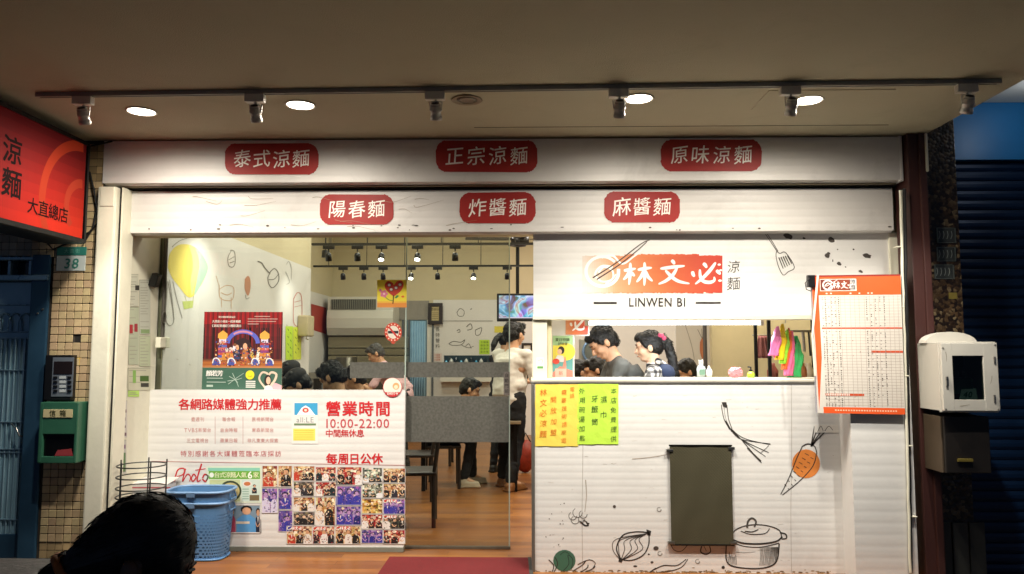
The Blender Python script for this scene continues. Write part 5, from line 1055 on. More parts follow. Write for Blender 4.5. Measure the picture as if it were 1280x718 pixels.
# ================================================================ things on the platform
M_bask = mat('blue_basket_plastic', '5a86b4', rough=.38, var=.08, vscale=8); 
def basket(label, cx, cy, z0, h, wt, dt, wb_, db, loc_group):
    t = thing('blue_basket', label, 'basket', (cx, cy, z0), 0, loc_group)
    def ringp(k, n, w_, d_, z, e=4.0):
        a = 2*PI*k/n; c_, s_ = math.cos(a), math.sin(a); return (cx+w_*math.copysign(abs(c_)**(2/e), c_), cy+d_*math.copysign(abs(s_)**(2/e), s_), z)
    n, m_ = 96, 36; b = MB(); vs = []; fs = []
    for j in range(m_+1):
        u = j/m_; w_, d_ = wb_+(wt-wb_)*u, db+(dt-db)*u
        for k in range(n): vs.append(ringp(k, n, w_, d_, z0+h*u))
    for j in range(m_):
        for k in range(n):
            hole = 2 <= j < m_-7 and (k+j//2) % 2 == 0 and j % 2 == 0
            if not hole: fs.append((j*n+k, j*n+(k+1) % n, (j+1)*n+(k+1) % n, (j+1)*n+k))
    b.add(vs, fs); b.add([ringp(k, n, wb_, db, z0+.004) for k in range(n)], [tuple(range(n))]); b.build('basket_body', M_bask, t, solid=.003)
    rim = MB(); 
    for zz_, r_ in ((h, .010),): u = zz_/h; rim.tube([ringp(k, n, (wb_+(wt-wb_)*u)+.006, (db+(dt-db)*u)+.006, z0+zz_) for k in range(n)]+[ringp(0, n, (wb_+(wt-wb_)*u)+.006, (db+(dt-db)*u)+.006, z0+zz_)], r_, 8)
    rim.build('rim', mat('pale_blue_rim', '7698bf', rough=.35), t, True)
    MB().tube([ringp(k, n, wb_+.006, db+.006, z0+.008) for k in list(range(n))+[0]], .008, 8).build('base_ring', M_bask, t, True)
    for s in (-1, 1): MB().tube([(cx+s*(wt+.004), cy-.05, z0+h-.02), (cx+s*(wt+.016), cy-.05, z0+h-.06), (cx+s*(wt+.016), cy+.05, z0+h-.06), (cx+s*(wt+.004), cy+.05, z0+h-.02)], .006).build('handle', M_bask, t)
    MB().bbox(cx-.04, cx+.02, cy-dt-.02, cy-dt-.004, z0+h-.03, z0+h+.006, .004).build('clasp', mat('clasp_blue', '5d7898', rough=.4), t); return t
bc = P(250, 650, 5.62)
zb0 = ZP+.001; zt1 = P(248, 631, 5.47).z; zt2 = P(248, 617, 5.47).z
basket('lower blue woven plastic basket standing before the notice panel', bc.x, 5.63, zb0, zt1-zb0, .216, .145, .190, .12, 'nested blue baskets')
basket('upper blue basket nested inside the lower one', bc.x, 5.63, zb0+.10, zt2-zb0-.10, .220, .148, .180, .112, 'nested blue baskets')
rk = thing('wire_rack', 'round grey wire rack standing by the return wall', 'rack', P(175, 690, 5.25)); rc_ = P(175, 640, 5.25); M_wire = mat('grey_wire', '3a3c3a', rough=.4, metal=.6)
rr = .155
for zz_ in (PLZ(583, 5.25), PLZ(597, 5.25), PLZ(611, 5.25), PLZ(622, 5.25), PLZ(645, 5.25), ZP+.02): MB().tube([(rc_.x+rr*math.cos(2*PI*k/28), 5.25+rr*math.sin(2*PI*k/28), zz_) for k in range(29)], .0048, 6).build('wire_ring', M_wire, rk)
for k in range(5): a = 2*PI*k/5+.5; MB().tube([(rc_.x+rr*math.cos(a), 5.25+rr*math.sin(a), ZP), (rc_.x+rr*math.cos(a), 5.25+rr*math.sin(a), PLZ(577, 5.25))], .005, 6).build('upright', M_wire, rk)
MB().lathe(rc_.x, 5.25, [(0, ZP+.004), (rr, ZP+.004), (rr, ZP+.014), (0, ZP+.014)], 24).build('base_tray', M_wire, rk)
cb_ = thing('white_carton', 'white carton with a thin red line behind the wire rack', 'box', P(190, 690, 5.7)); a, c_ = P(157, 690, 5.7), P(216, 604, 5.7)
MB().bbox(a.x, c_.x-.0, 5.62, 5.76, ZP+.001, c_.z, .003).build('carton_body', mat('carton_white', 'cfc9c4', rough=.6, dirt=.1), cb_)
b = MB(); rect(b, FY(5.62, .001), 157.5, 609, 213, 610.6, 'b0505a'); b.build('red_line', M_print, cb_); MB().prism([(a.x, 5.62, c_.z+.001), (c_.x, 5.62, c_.z+.001), (c_.x+.02, 5.77, c_.z+.03), (a.x+.02, 5.77, c_.z+.03)], (0, 0, .004)).build('lid_flap', mat('carton_white'), cb_)
# low black stool before the counter
bs = thing('low_stool', 'low round black stool just in front of the counter', 'stool', PZ(1011, 735, .09)); p = P(1011, 727, 5.02)
MB().lathe(p.x, 5.05, [(0, p.z-.03), (.12, p.z-.03), (.128, p.z-.02), (.128, p.z-.006), (.115, p.z+.001), (0, p.z+.003)], 32).build('seat', M_black, bs)
for k in range(4): a = PI/4+k*PI/2; MB().tube([(p.x+.09*math.cos(a), 5.05+.09*math.sin(a), p.z-.03), (p.x+.10*math.cos(a), 5.05+.10*math.sin(a), ZP if 5.05+.10*math.sin(a) > 4.86 else 0)], .012).build('leg', M_black, bs)
# parked scooter at far lower left
sc_ = thing('parked_scooter', 'black scooter whose dark seat shows at the lower left corner', 'scooter', (-1.35, 1.9, 0)); M_sb = mat('scooter_black', '08080a', rough=.22, var=.1, coat=.5); zs = P(40, 712, 1.9).z
b = MB(); b.bbox(-1.78, P(68, 703, 1.9).x-.0, 1.78, 2.03, zs-.09, zs, .03); b.build('seat', mat('seat_vinyl', '040405', rough=.6, bump=.3), sc_)
b = MB(); b.prism([(-2.3, 1.8, .35), (-1.2, 1.8, .38), (-1.1, 1.8, .7), (-1.2, 1.8, zs-.1), (-1.8, 1.8, zs-.1), (-2.0, 1.8, .5), (-2.3, 1.8, .45)], (0, .2, 0)); b.build('body', M_sb, sc_)
b = MB(); b.prism([(-2.5, 1.8, .3), (-2.28, 1.8, .3), (-2.4, 1.8, 1.0), (-2.55, 1.8, 1.0)], (0, .2, 0)); b.build('leg_shield', M_sb, sc_)
MB().tube([(-2.42, 1.62, 1.08), (-2.45, 1.75, 1.12), (-2.45, 2.05, 1.12), (-2.42, 2.18, 1.08)], .014).build('handlebar', M_black, sc_)
for x in (-1.35, -2.62):
    M_ = Matrix.Translation((x, 1.9, .25)) @ Matrix.Rotation(R(90), 4, 'X'); MB().lathe(0, 0, [(.14, -.05), (.22, -.055), (.25, -.02), (.25, .02), (.22, .055), (.14, .05)], 28, M=M_).build('tyre', mat('black_rubber'), sc_, True); MB().lathe(0, 0, [(0, -.03), (.14, -.035), (.14, .035), (0, .03)], 20, M=M_).build('rim', M_steel, sc_)
# ================================================================ dining room
# wallpaper on the left wall
wl = struct(MB().box(WALLX+.0005, WALLX+.006, Y_GLASS+.03, Y_W1-.001, ZP, PX(385, 335, WALLX).z).build('wallpaper', M_wallp, left))
FWp = FX(WALLX, .0075)
b = MB(); ink = '8c8781'
# balloon
pts = [(229+19.5*math.cos(a)*(1), 333+27*math.sin(a)) for a in [R(150+i*12) for i in range(21)]]
bal = [(210, 335), (212, 318), (222, 307), (236, 306), (248, 313), (256, 325), (259, 338), (254, 352), (247, 363), (241, 371), (234, 371), (225, 360), (215, 347)]
shape(b, FWp, bal, 'e2cf62', 0, True)
shape(b, FWp, [(241, 309), (250, 315), (259, 330), (259, 340), (253, 353), (243, 369), (246, 350), (249, 333), (247, 318)], 'a9c9b0', .0004, True)
shape(b, FWp, [(236, 307), (243, 310), (248, 322), (248, 340), (243, 358), (240, 369), (238, 352), (241, 335), (240, 320)], 'c2d28a', .0006, True)
for x0, x1 in ((231, 233.5), (242, 241)): stroke(b, FWp, [(x0, 370), (x1, 378)], .6, .5, 'a9a860')
shape(b, FWp, [(228, 377), (242, 376), (241, 385), (230, 387)], 'b9c470', .0004)
# ladle, spoons, jars, carrot-like things
def sk(pts, w=.9, c_=ink, k=5): stroke(b, FWp, pts, w, w*.8, c_, lay=.0002+random.uniform(0, .0002), k=k)
sk([(215, 309), (225, 301), (238, 297)], 1); sk([(206, 330), (209, 360), (207, 395), (211, 407), (217, 402), (215, 380), (210, 352)], 1.1); sk([(216, 352), (222, 378), (228, 398)], .8); sk([(212, 350), (216, 380), (218, 400)], .7)
sk([(322, 327), (327, 329), (331, 335), (337, 342)], 1.8, '6c6762'); sk([(337, 341), (343, 336), (348, 342), (348, 352), (341, 360), (336, 355), (335, 347), (338, 341)], 1.2, '6c6762'); sk([(336, 350), (343, 349), (348, 343)], 1.0, '6c6762')
sk([(288, 313), (293, 315), (294, 328), (291, 334), (286, 332), (285, 322), (289, 314)], 1.1); sk([(286, 325), (293, 321)], .9); sk([(287, 329), (293, 327)], 1.2)
shape(b, FWp, [(306, 349), (310, 345), (313, 350), (313, 362), (310, 370), (306, 362)], 'b98468', .0003, True); sk([(307, 369), (308, 374), (312, 372)], .9)
sk([(274, 356), (275, 372), (284, 376), (291, 374), (292, 360), (283, 357), (274, 362)], 1.1, 'c9a88c'); sk([(276, 366), (284, 369), (290, 366)], 1.2, 'c9a88c'); sk([(277, 372), (277, 384)], 1, 'c9a88c'); sk([(289, 372), (289, 386)], 1, 'c9a88c'); sk([(270, 345), (274, 358)], .8, 'c9a88c')
sk([(358, 331), (361, 327), (364, 335), (364, 350)], .7); sk([(357, 340), (362, 352), (358, 356)], .7)
sk([(367, 374), (372, 366), (377, 372), (377, 400), (372, 408), (367, 402), (367, 374)], 1.1, 'bb7a72'); sk([(368, 378), (376, 376)], .9, 'bb7a72'); sk([(368, 384), (377, 382)], .7, 'bb7a72')
for i in range(12): sk([(q := random.uniform(210, 360), r_ := random.uniform(400, 470)), (q+2, r_+1.5)], .6)
b.build('printed_drawing', M_print, wl)
# trunking, socket, hanging items
PW = lambda x, y, o=.02: PX(x, y, WALLX+o)
tk = thing('cable_trunking', 'dark vertical pipe with a socket box on the left wall inside the glass', 'pipe', PW(205, 430)); p0, p1 = PW(203, 422), PW(207, 298)
MB().tube([p0, (p0.x, p0.y, p1.z+.1)], .016).build('pipe', mat('dark_pipe', '4a463e', rough=.5), tk); MB().bbox(p0.x-.02, p0.x+.02, p0.y-.07, p0.y+.09, PW(206, 435).z, PW(206, 422).z, .005).build('socket_box', M_cream, tk)
MB().tube([(p0.x+.02, p0.y-.03+.03*math.cos(2*PI*k/16), PW(200, 397).z+.045*math.sin(2*PI*k/16)) for k in range(17)], .006).build('cable_loop', mat('dark_pipe'), tk)
for (x0, y0, x1, y1, col, lb_, wr_) in ((357, 408, 366, 450, 'b8d838', 'left lime green menu slip on the inner left wall', 5), (366.5, 409, 376.5, 449.5, 'cfdc42', 'right yellow green menu slip on the inner left wall', 4)):
    t = thing('menu_slip', lb_, 'note', PW(x0, y1, .01)); b = MB(); Fm = FX(WALLX, .01); b.poly([Fm(x0, y0), Fm(x0, y1), Fm(x1, y1), Fm(x1, y0)], col)
    for i in range(wr_+3): stroke(b, Fm, [(x0+2.5+(i % 2)*3.2, y0+3+i*4.6), (x0+4+(i % 2)*3.2, y0+5.6+i*4.6)], .9, .7, '4a6a30', lay=.0005)
    b.build('paper', M_print, t)
wb2 = thing('wall_box', 'beige plastic box with a hook on the inner left wall', 'box', PW(390, 420)); a = PX(378, 395, WALLX); c_ = PX(394, 420, WALLX)
MB().bbox(WALLX+.008, WALLX+.14, PX(379, 405, WALLX+.08).y, PX(379, 405, WALLX+.08).y+.28, PX(385, 421, WALLX+.08).z, PX(385, 395, WALLX+.08).z, .02).build('case', mat('beige_plastic', 'b3a583', rough=.45), wb2)
yq = PX(379, 405, WALLX+.08).y+.14; zq = PX(385, 421, WALLX+.08).z; MB().tube([(WALLX+.08, yq, zq+.004), (WALLX+.08, yq, zq-.03), (WALLX+.11, yq, zq-.04)], .006).build('hook', mat('beige_plastic'), wb2)
# recessed wall: wallpaper + red poster
wl2 = struct(MB().box(XL2+.0005, XL2+.006, Y_W1+.002, Y_BACK-.002, ZP, PLZ(372, Y_BACK, 410)).build('wallpaper', M_wallp, left2))
t = thing('red_poster', 'plain red poster on the recessed left wall at the back', 'poster', PX(400, 417, XL2+.01)); b = MB(); Fm = FX(XL2, .01); b.poly([Fm(389, 380), Fm(389, 412), Fm(408, 418), Fm(408, 385)], 'a83a2c'); b.build('sheet', M_print, t)
# back wall: wallpaper panel with drawings, whiteboard, etc.
FB = FY(Y_BACK, .01)
wl3 = struct(MB().box(P(545, 0, Y_BACK).x, 4.1, Y_BACK-.008, Y_BACK-.0005, ZP, PLZ(375, Y_BACK)).build('wallpaper', M_wallp, back))
b = MB(); ink = '6f6a64'
def sb(pts, w=.8, c_=ink): stroke(b, FB, pts, w, w*.8, c_, lay=random.uniform(0, .003))
sb([(571, 391), (575, 386), (580, 389), (579, 395), (573, 395), (571, 390)]); sb([(561, 430), (567, 427), (576, 428), (581, 425), (577, 431), (566, 432), (561, 430)], 1); sb([(576, 431), (585, 435), (592, 433)], .8)
sb([(583, 409), (588, 405), (590, 411), (584, 413)], 1.1); sb([(594, 413), (602, 410), (600, 418), (595, 419), (594, 413)], 1); sb([(571, 414), (574, 412), (575, 415), (572, 416)], .9); sb([(582, 433), (586, 430), (589, 436)], .9); sb([(588, 387), (590, 386)], 1.2)
rect(b, FB, 553, 401, 616, 401.8, '8d8982', .004)
for i, ch in enumerate('長特營料'): text(b, FB, ch, 547, 412+i*7, 5, '5a5650', lay=.004)
b.build('printed_drawing', M_print, wl3)
t = thing('price_slip', 'white slip with red writing low beside the doorway', 'note', P(547, 452, Y_BACK-.02)); b = MB(); rect(b, FB, 541, 441.5, 552.5, 452, 'd8c8c0', .006)
for i in range(3): text(b, FB, '小菜單', 546.5, 444+i*3, 2.2, 'b05048', lay=.008)
b.build('paper', M_print, t)
t = thing('lime_note', 'lime green note on the back wall near the television', 'note', P(605, 443, Y_BACK-.02)); b = MB(); rect(b, FB, 599, 425, 612, 443, 'b6d838', .006)
for i in range(3): 
    for j in range(4): text(b, FB, '炒麵飯湯'[(i+j) % 4], 602+i*3.6, 428+j*4, 2.4, '3a5a24', lay=.008)
b.build('paper', M_print, t)
t = thing('small_paper', 'small yellowish paper on the wall below the television', 'note', P(624, 426, Y_BACK-.02)); b = MB(); rect(b, FB, 618, 408, 634, 416, 'd8c84a', .006); b.build('paper', M_print, t)
# framed certificates
def frame(name, label, x0, y0, x1, y1, Y, bw_=.04, fm=None, fill='c9bd95'):
    t = thing(name, label, 'picture', P((x0+x1)/2, y1, Y)); a, c_ = P(x0, y1, Y), P(x1, y0, Y); fm = fm or M_wood
    for q in ((a.x, c_.x, a.z, a.z+bw_), (a.x, c_.x, c_.z-bw_, c_.z), (a.x, a.x+bw_, a.z+bw_+.0005, c_.z-bw_-.0005), (c_.x-bw_, c_.x, a.z+bw_+.0005, c_.z-bw_-.0005)): MB().bbox(q[0], q[1], Y-.03, Y, q[2], q[3], .004).build('frame_bar', fm, t)
    MB().box(a.x+bw_+.0005, c_.x-bw_-.0005, Y-.012, Y-.002, a.z+bw_+.0005, c_.z-bw_-.0005, fill).build('picture_face', M_print, t); return t
t = frame('framed_certificate', 'dark framed certificate hanging above the white wallpaper at the back', 535, 379, 553.5, 405.5, Y_BACK-.06, .065, fill='b8a878'); b = MB(); text(b, FY(Y_BACK-.075), '感謝狀', 544, 387, 3.4, '5a4a30'); 
for i in range(4): rect(b, FY(Y_BACK-.075), 540, 391+i*2.4, 548, 391.7+i*2.4, '7a6a48')
b.build('lettering', M_print, t)
frame('framed_notice', 'brown framed white notice behind the standing waiter', 652, 429, 666, 450, Y_BACK-.03, .04, fill='d6d2c6')
# doorway with blue curtain
t = thing('kitchen_doorway', 'narrow doorway with pale blue curtains in the back wall', 'doorway', P(525, 500, Y_BACK)); a, c_ = P(503, 500, Y_BACK), P(545, 377, Y_BACK)
zl = P(0, 400, Y_BACK).z; Zl = PLZ(400, Y_BACK); xw0, xw1 = P(506, 442, Y_BACK).x, P(541, 442, Y_BACK).x
MB().box(P(490, 442, Y_BACK).x, P(536, 442, Y_BACK).x, Y_BACK-.03, Y_BACK-.001, Zl, PLZ(376, Y_BACK)).build('lintel_panel', mat('grey_panel', '8f8a80', rough=.6), t)
MB().box(xw0, xw1, Y_BACK-.01, Y_BACK-.002, ZP, Zl-.002).build('dark_opening', mat('dim_blue', '7d97a6', rough=.7), t)
vs = []; fs = []; nx = 30
for i in range(nx+1):
    x = P(513+(532-513)*i/nx, 442, Y_BACK-.05).x
    for z in (ZP+.15, Zl-.02): vs.append((x, Y_BACK-.06+.02*math.sin(i*1.3), z))
fs = [(2*i, 2*i+2, 2*i+3, 2*i+1) for i in range(nx)]; MB().add(vs, fs).build('curtain', mat('pale_blue_cloth', '8fb4cc', rough=.8, var=.15), t, True, solid=.003)
for x in (503.5, 507, 511, 541): q = P(x, 442, Y_BACK-.02).x; MB().box(q-.018, q+.018, Y_BACK-.05, Y_BACK-.031, ZP, Zl-.002).build('door_post', mat('grey_post', '5f6468', rough=.5), t)
MB().box(P(534, 442, Y_BACK).x, P(540, 442, Y_BACK).x, Y_BACK-.028, Y_BACK-.012, ZP, Zl-.003).build('white_strip', M_white, t)
# serving hatch with bluish opening
t = thing('back_hatch', 'low bluish serving hatch in the back wall', 'hatch', P(585, 470, Y_BACK)); a, c_ = P(555, 455, Y_BACK-.012), P(613, 444.5, Y_BACK-.012)
MB().box(a.x, c_.x, Y_BACK-.02, Y_BACK-.0095, a.z-.3, c_.z).build('opening', mat('hatch_dark', '243a44', rough=.3), t)
for i in range(9): x = a.x+.05+i*.09; MB().lathe(x, Y_BACK-.09, [(.03, a.z-.12), (.035, a.z+.02+.03*(i % 3)), (.012, a.z+.06+.03*(i % 3)), (.0, a.z+.07+.03*(i % 3))], 10).build('bottle', [mat('blue_bottle', '4a9ac0', rough=.2), mat('white_bottle', 'c8ccc8', rough=.3), mat('dark_bottle', '1c2c34', rough=.2)][i % 3], t)
MB().bbox(a.x-.05, c_.x+.05, Y_BACK-.18, Y_BACK-.021, a.z-.32, a.z-.13, .005).build('hatch_counter', M_white, t)
# air conditioner cabinet and steel hood
t = thing('air_conditioner', 'big white air conditioner with a dark grille at the back left', 'air conditioner', P(450, 430, 13.3)); Ya = 13.3; a, c_ = P(409, 420, Ya), P(492, 371, Ya)
prof = [(Ya+.6, c_.z), (Ya, c_.z), (Ya, PLZ(388, Ya)), (Ya-.03, PLZ(389, Ya)), (Ya-.06, PLZ(398, Ya)), (Ya-.05, PLZ(410, Ya)), (Ya+.02, PLZ(419, Ya)), (Ya+.2, a.z), (Ya+.6, a.z)]
vs = [(a.x, y, z) for y, z in prof]; MB().prism(vs, (c_.x-a.x, 0, 0)).build('casing', mat('ac_white', 'c9c6bb', rough=.4, var=.03), t)
g0, g1 = P(413.5, 387, Ya).x, P(470, 387, Ya).x; MB().box(g0, g1, Ya-.004, Ya-.001, PLZ(387, Ya), PLZ(374, Ya)).build('grille_recess', mat('grille_dark', '54544c', rough=.6), t)
for i in range(24): x = g0+(g1-g0)*(i+.5)/24; MB().box(x-.004, x+.004, Ya-.02, Ya-.005, PLZ(386.8, Ya), PLZ(374.2, Ya)).build('grille_slat', mat('grille_slat', '8b8a7e', rough=.5), t)
t = thing('kitchen_hood', 'steel hood of long horizontal sheets beneath the air conditioner', 'hood', P(450, 500, 13.4)); 
for i, (y0, y1, col) in enumerate(((421, 435, '9a937c'), (436, 444, '8a836c'), (445, 456, '958d74'), (457, 500, '6f6a5a'))):
    a, c_ = P(410, y1, 13.45-.03*i), P(506, y0, 13.45-.03*i); MB().bbox(a.x, c_.x, 13.45-.03*i, 13.9, max(ZP, a.z), c_.z, .006).build('sheet', mat('hood_%d' % i, col, rough=.35, metal=.6, var=.1, stretch=(.3, 1, 6)), t)
t = thing('steel_pot', 'shiny steel pot behind the seated diners', 'pot', P(433, 465, 12.6)); p = P(433, 456, 12.6); MB().lathe(p.x, 12.6, [(0, p.z-.12), (.16, p.z-.12), (.17, p.z+.12), (.18, p.z+.125), (.165, p.z+.12), (.15, p.z-.08), (0, p.z-.1)], 28).build('pot_body', M_steel, t, True)
MB().bbox(p.x-.6, p.x+.8, 12.3, 12.9, p.z-.22, p.z-.125, .01).build('worktop', M_steel, None); tag(bpy.data.objects['worktop'], 'steel worktop under the shiny pot at the back', 'worktop')
for sx_ in (-.5, .7): MB().box(p.x+sx_-.03, p.x+sx_+.03, 12.35, 12.85, ZP, p.z-.221).build('leg_frame', M_steel, bpy.data.objects['worktop'])
# television
t = thing('television', 'wall television showing a colourful picture above the waiter', 'television', P(645, 402, 10.8)); Yt = 10.8; a, c_ = P(621, 402, Yt), P(672, 367, Yt)
MB().bbox(a.x, c_.x, Yt, Yt+.07, a.z, c_.z, .01).build('casing', M_black, t)
def tvmat():
    m = bpy.data.materials.new('tv_picture'); m.use_nodes = True; nt = m.node_tree; N = nt.nodes; L = nt.links; b = N['Principled BSDF']; tc = N.new('ShaderNodeTexCoord'); v = N.new('ShaderNodeTexVoronoi'); v.inputs['Scale'].default_value = 7; n = N.new('ShaderNodeTexNoise'); n.inputs['Scale'].default_value = 4.5; n.inputs['Distortion'].default_value = 1; L.new(tc.outputs['Object'], v.inputs[0]); L.new(tc.outputs['Object'], n.inputs[0])
    r = N.new('ShaderNodeValToRGB'); L.new(n.outputs[0], r.inputs[0]); e = r.color_ramp.elements; e[0].position = .35; e[0].color = (.01, .015, .03, 1); e[1].position = .7; e[1].color = (.9, .95, 1, 1)
    for p_, c4 in ((.43, (.1, .3, .7, 1)), (.5, (.55, .75, .95, 1)), (.55, (.5, .1, .2, 1)), (.6, (.7, .8, .95, 1))): q = e.new(p_); q.color = c4
    mx = N.new('ShaderNodeMix'); mx.data_type = 'RGBA'; mx.inputs[0].default_value = .25; L.new(r.outputs[0], mx.inputs[6]); L.new(v.outputs['Color'], mx.inputs[7]); L.new(mx.outputs[2], b.inputs['Emission Color']); b.inputs['Emission Strength'].default_value = 1.1; b.inputs['Base Color'].default_value = (0, 0, 0, 1); return m
MB().box(a.x+.03, c_.x-.03, Yt-.003, Yt-.001, a.z+.06, c_.z-.03).build('screen', tvmat(), t); MB().box(a.x+.03, c_.x-.03, Yt-.003, Yt-.001, a.z+.045, a.z+.058).build('caption_bar', emitter('tv_bar', 'e8e0f0', 1.0), t)
MB().tube([((a.x+c_.x)/2, Yt+.07, (a.z+c_.z)/2), ((a.x+c_.x)/2, Yt+.3, (a.z+c_.z)/2+.2), ((a.x+c_.x)/2, Yt+.3, ZR)], .025).build('hanger', M_blackm, t)
# ceiling beams / tracks
def itrack(y_px, Yk, x0, x1, lab_, xs, lits, labels):
    z = PLZ(y_px, Yk); a, c_ = P(x0, y_px, Yk).x, P(x1, y_px, Yk).x
    t = thing('interior_track', lab_, 'track', ((a+c_)/2, Yk, z)); MB().box(a, c_, Yk-.018, Yk+.018, z-.012, z+.012).build('rail', M_black, t)
    for k in range(6): x = a+.2+(c_-a-.4)*k/5; MB().tube([(x, Yk, z+.012), (x, Yk, ZR)], .005, 6).build('hanging_rod', M_black, t)
    for i, px in enumerate(xs):
        x = P(px, y_px, Yk).x; lit = i in lits
        s = thing('interior_spotlight', labels[i], 'spotlight', (x, Yk, z-.2), 0, 'spotlights inside the dining room')
        MB().bbox(x-.06, x+.06, Yk-.02, Yk+.02, z-.05, z-.013, .004).build('adapter_box', M_black, s); MB().tube([(x, Yk, z-.05), (x, Yk, z-.08)], .008).build('stem', M_black, s)
        tilt = R(-32) if lit else R(20); M_ = Matrix.Translation((x, Yk, z-.135)) @ Matrix.Rotation(tilt, 4, 'X')
        MB().lathe(0, 0, [(0, .045), (.022, .042), (.032, .02), (.034, -.04), (.028, -.04), (.027, -.02)], 18, M=M_).build('lamp_head', M_black, s, True)
        MB().lathe(0, 0, [(0, -.036), (.0275, -.036), (.0275, -.032)], 14, M=M_).build('lamp_glass', emitter('spot_glow', 'fff4e0', 40) if lit else mat('dead_lamp'), s)
    return t
itrack(305, 8.0, 390, 668, 'nearer black lighting track hanging in the dining room', [411, 447, 477, 522, 569], (2, 3), ['leftmost round spotlight on the nearer inner track', 'second spotlight from the left on the nearer inner track, unlit', 'left lit spotlight on the nearer inner track', 'right lit spotlight on the nearer inner track', 'unlit spotlight at the right of the nearer inner track'])
itrack(332.5, 10.0, 392, 668, 'farther black lighting track hanging in the dining room', [429, 455, 479, 514, 547, 592, 634], (3, 5), ['leftmost unlit spotlight on the farther inner track', 'second unlit spotlight on the farther inner track', 'third unlit spotlight on the farther inner track', 'left lit spotlight on the farther inner track', 'unlit spotlight between the two lit ones on the farther track', 'right lit spotlight on the farther inner track', 'rightmost spotlight on the farther track, by the door edge'])
fn = thing('ceiling_fan', 'dark ceiling fan partly visible at the top of the doorway', 'fan', P(650, 306, 10.9)); p = P(650, 303, 10.9); p.z += .02
MB().lathe(p.x, 10.9, [(0, p.z-.09), (.08, p.z-.08), (.13, p.z-.03), (.13, p.z+.05), (.05, p.z+.09), (.03, p.z+.1)], 24).build('motor', M_black, fn, True); MB().tube([(p.x, 10.9, p.z+.09), (p.x, 10.9, ZR)], .02).build('rod', M_black, fn)
for k in range(4):
    a = k*PI/2+.15; u = Vector((math.cos(a), math.sin(a), 0)); n_ = Vector((-u.y, u.x, .15)); q = Vector((p.x, 10.9, p.z+.02)); MB().prism([q+u*.12-n_*.04, q+u*.2-n_*.07, q+u*.78-n_*.075, q+u*.78+n_*.075, q+u*.2+n_*.07, q+u*.12+n_*.04], (0, 0, .008)).build('blade', M_wood, fn)
# dining room ceiling lamps, out of view, added to light the interior
k = 0
for yy in (6.9, 9.2, 11.8):
    for x in (-1.7, .9, 3.3):
        if x > 3 and yy < 8: continue
        lbs = ['near left', 'near right', 'middle left', 'middle centre', 'middle right', 'far left', 'far centre', 'far right']
        t = thing('added_panel_light', 'unseen flat white lamp added to light the shop, %s one' % lbs[k], 'ceiling light', (x, yy, ZR-.06), 0, 'unseen lamps added in the dining room'); k += 1
        MB().bbox(x-.32, x+.32, yy-.32, yy+.32, ZR-.06, ZR-.002, .01).build('housing', M_white, t); MB().box(x-.29, x+.29, yy-.29, yy+.29, ZR-.064, ZR-.0605).build('diffuser', emitter('panel_glow', 'fff0d8', 3), t)
        area('lamp', (x, yy, ZR-.07), .58, .58, L_ROOM, parent=t, col=(1, .93, .80))
t = thing('added_panel_light', 'unseen flat white lamp added over the kitchen to brighten its wall', 'ceiling light', (2.3, 6.4, ZR-.06), 0, 'unseen lamps added in the dining room'); MB().bbox(1.98, 2.62, 6.08, 6.72, ZR-.06, ZR-.002, .01).build('housing', M_white, t); MB().box(2.01, 2.59, 6.11, 6.69, ZR-.064, ZR-.0605).build('diffuser', emitter('panel_glow', 'fff0d8', 3), t); area('lamp', (2.3, 6.4, ZR-.07), .58, .58, L_ROOM*2.6, parent=t, col=(1, .93, .80))  # out-of-view lamp added to brighten the kitchen's back wall
# wash spot near the printed balloon
t = thing('wall_washer', 'small spotlight fixed above the printed balloon behind the fascia', 'spotlight', (-2.32, 6.35, 2.72)); 
MB().lathe(-2.32, 6.35, [(0, 2.75), (.04, 2.74), (.045, 2.66), (.04, 2.66)], 18).build('lamp_head', M_black, t); MB().tube([(-2.32, 6.35, 2.75), (-2.32, 6.35, ZR)], .008).build('rod', M_black, t)
spot('lamp', (-2.32, 6.35, 2.64), (WALLX, 6.5, 1.95), L_WASH*5, 95, 1.0, (1, .95, .86), .03, t)
t = thing('wall_washer', 'small spotlight farther along above the left wall', 'spotlight', (-2.35, 8.8, 2.72)); MB().lathe(-2.35, 8.8, [(0, 2.75), (.04, 2.74), (.045, 2.66), (.04, 2.66)], 18).build('lamp_head', M_black, t); MB().tube([(-2.35, 8.8, 2.75), (-2.35, 8.8, ZR)], .008).build('rod', M_black, t)
spot('lamp', (-2.35, 8.8, 2.64), (WALLX, 9.0, 1.6), L_WASH*3, 95, 1.0, (1, .95, .86), .03, t)
# ================================================================ kitchen behind the counter
KX0 = PLX(690, 5.5)
# partition glass between kitchen and dining (left jamb poster etc.)
Yk = 5.75
kp = thing('kitchen_side_board', 'narrow white board left of the cooks carrying a poster', 'board', (PLX(700, Yk), Yk, 0)); a, c_ = P(689, 474, Yk), P(737, 396, Yk)
MB().bbox(PLX(689, Yk), PLX(718, Yk), Yk, Yk+.03, .9, PLZ(380, Yk), .003).build('board_sheet', M_white, kp); MB().bbox(PLX(718.2, Yk), PLX(737, Yk), Yk, Yk+.03, PLZ(420, Yk), PLZ(380, Yk), .003).build('board_sheet', M_white, kp)
t = thing('brush_logo_sheet', 'small orange red sheet with a white brush character above the poster', 'sign', P(721, 419, Yk-.01)); b = MB(); F = FY(Yk, .004); 
for i in range(14): rect(b, F, 707+2*i, 398, 709+2*i+.02, 418.5, grad(.35+.65*i/14))
b.build('sheet', M_print, t); b = MB(); brush(b, F, '必', 713, 396, 733, 414, 3.2, 'efe9e2', .001); b.build('lettering', M_text, t)
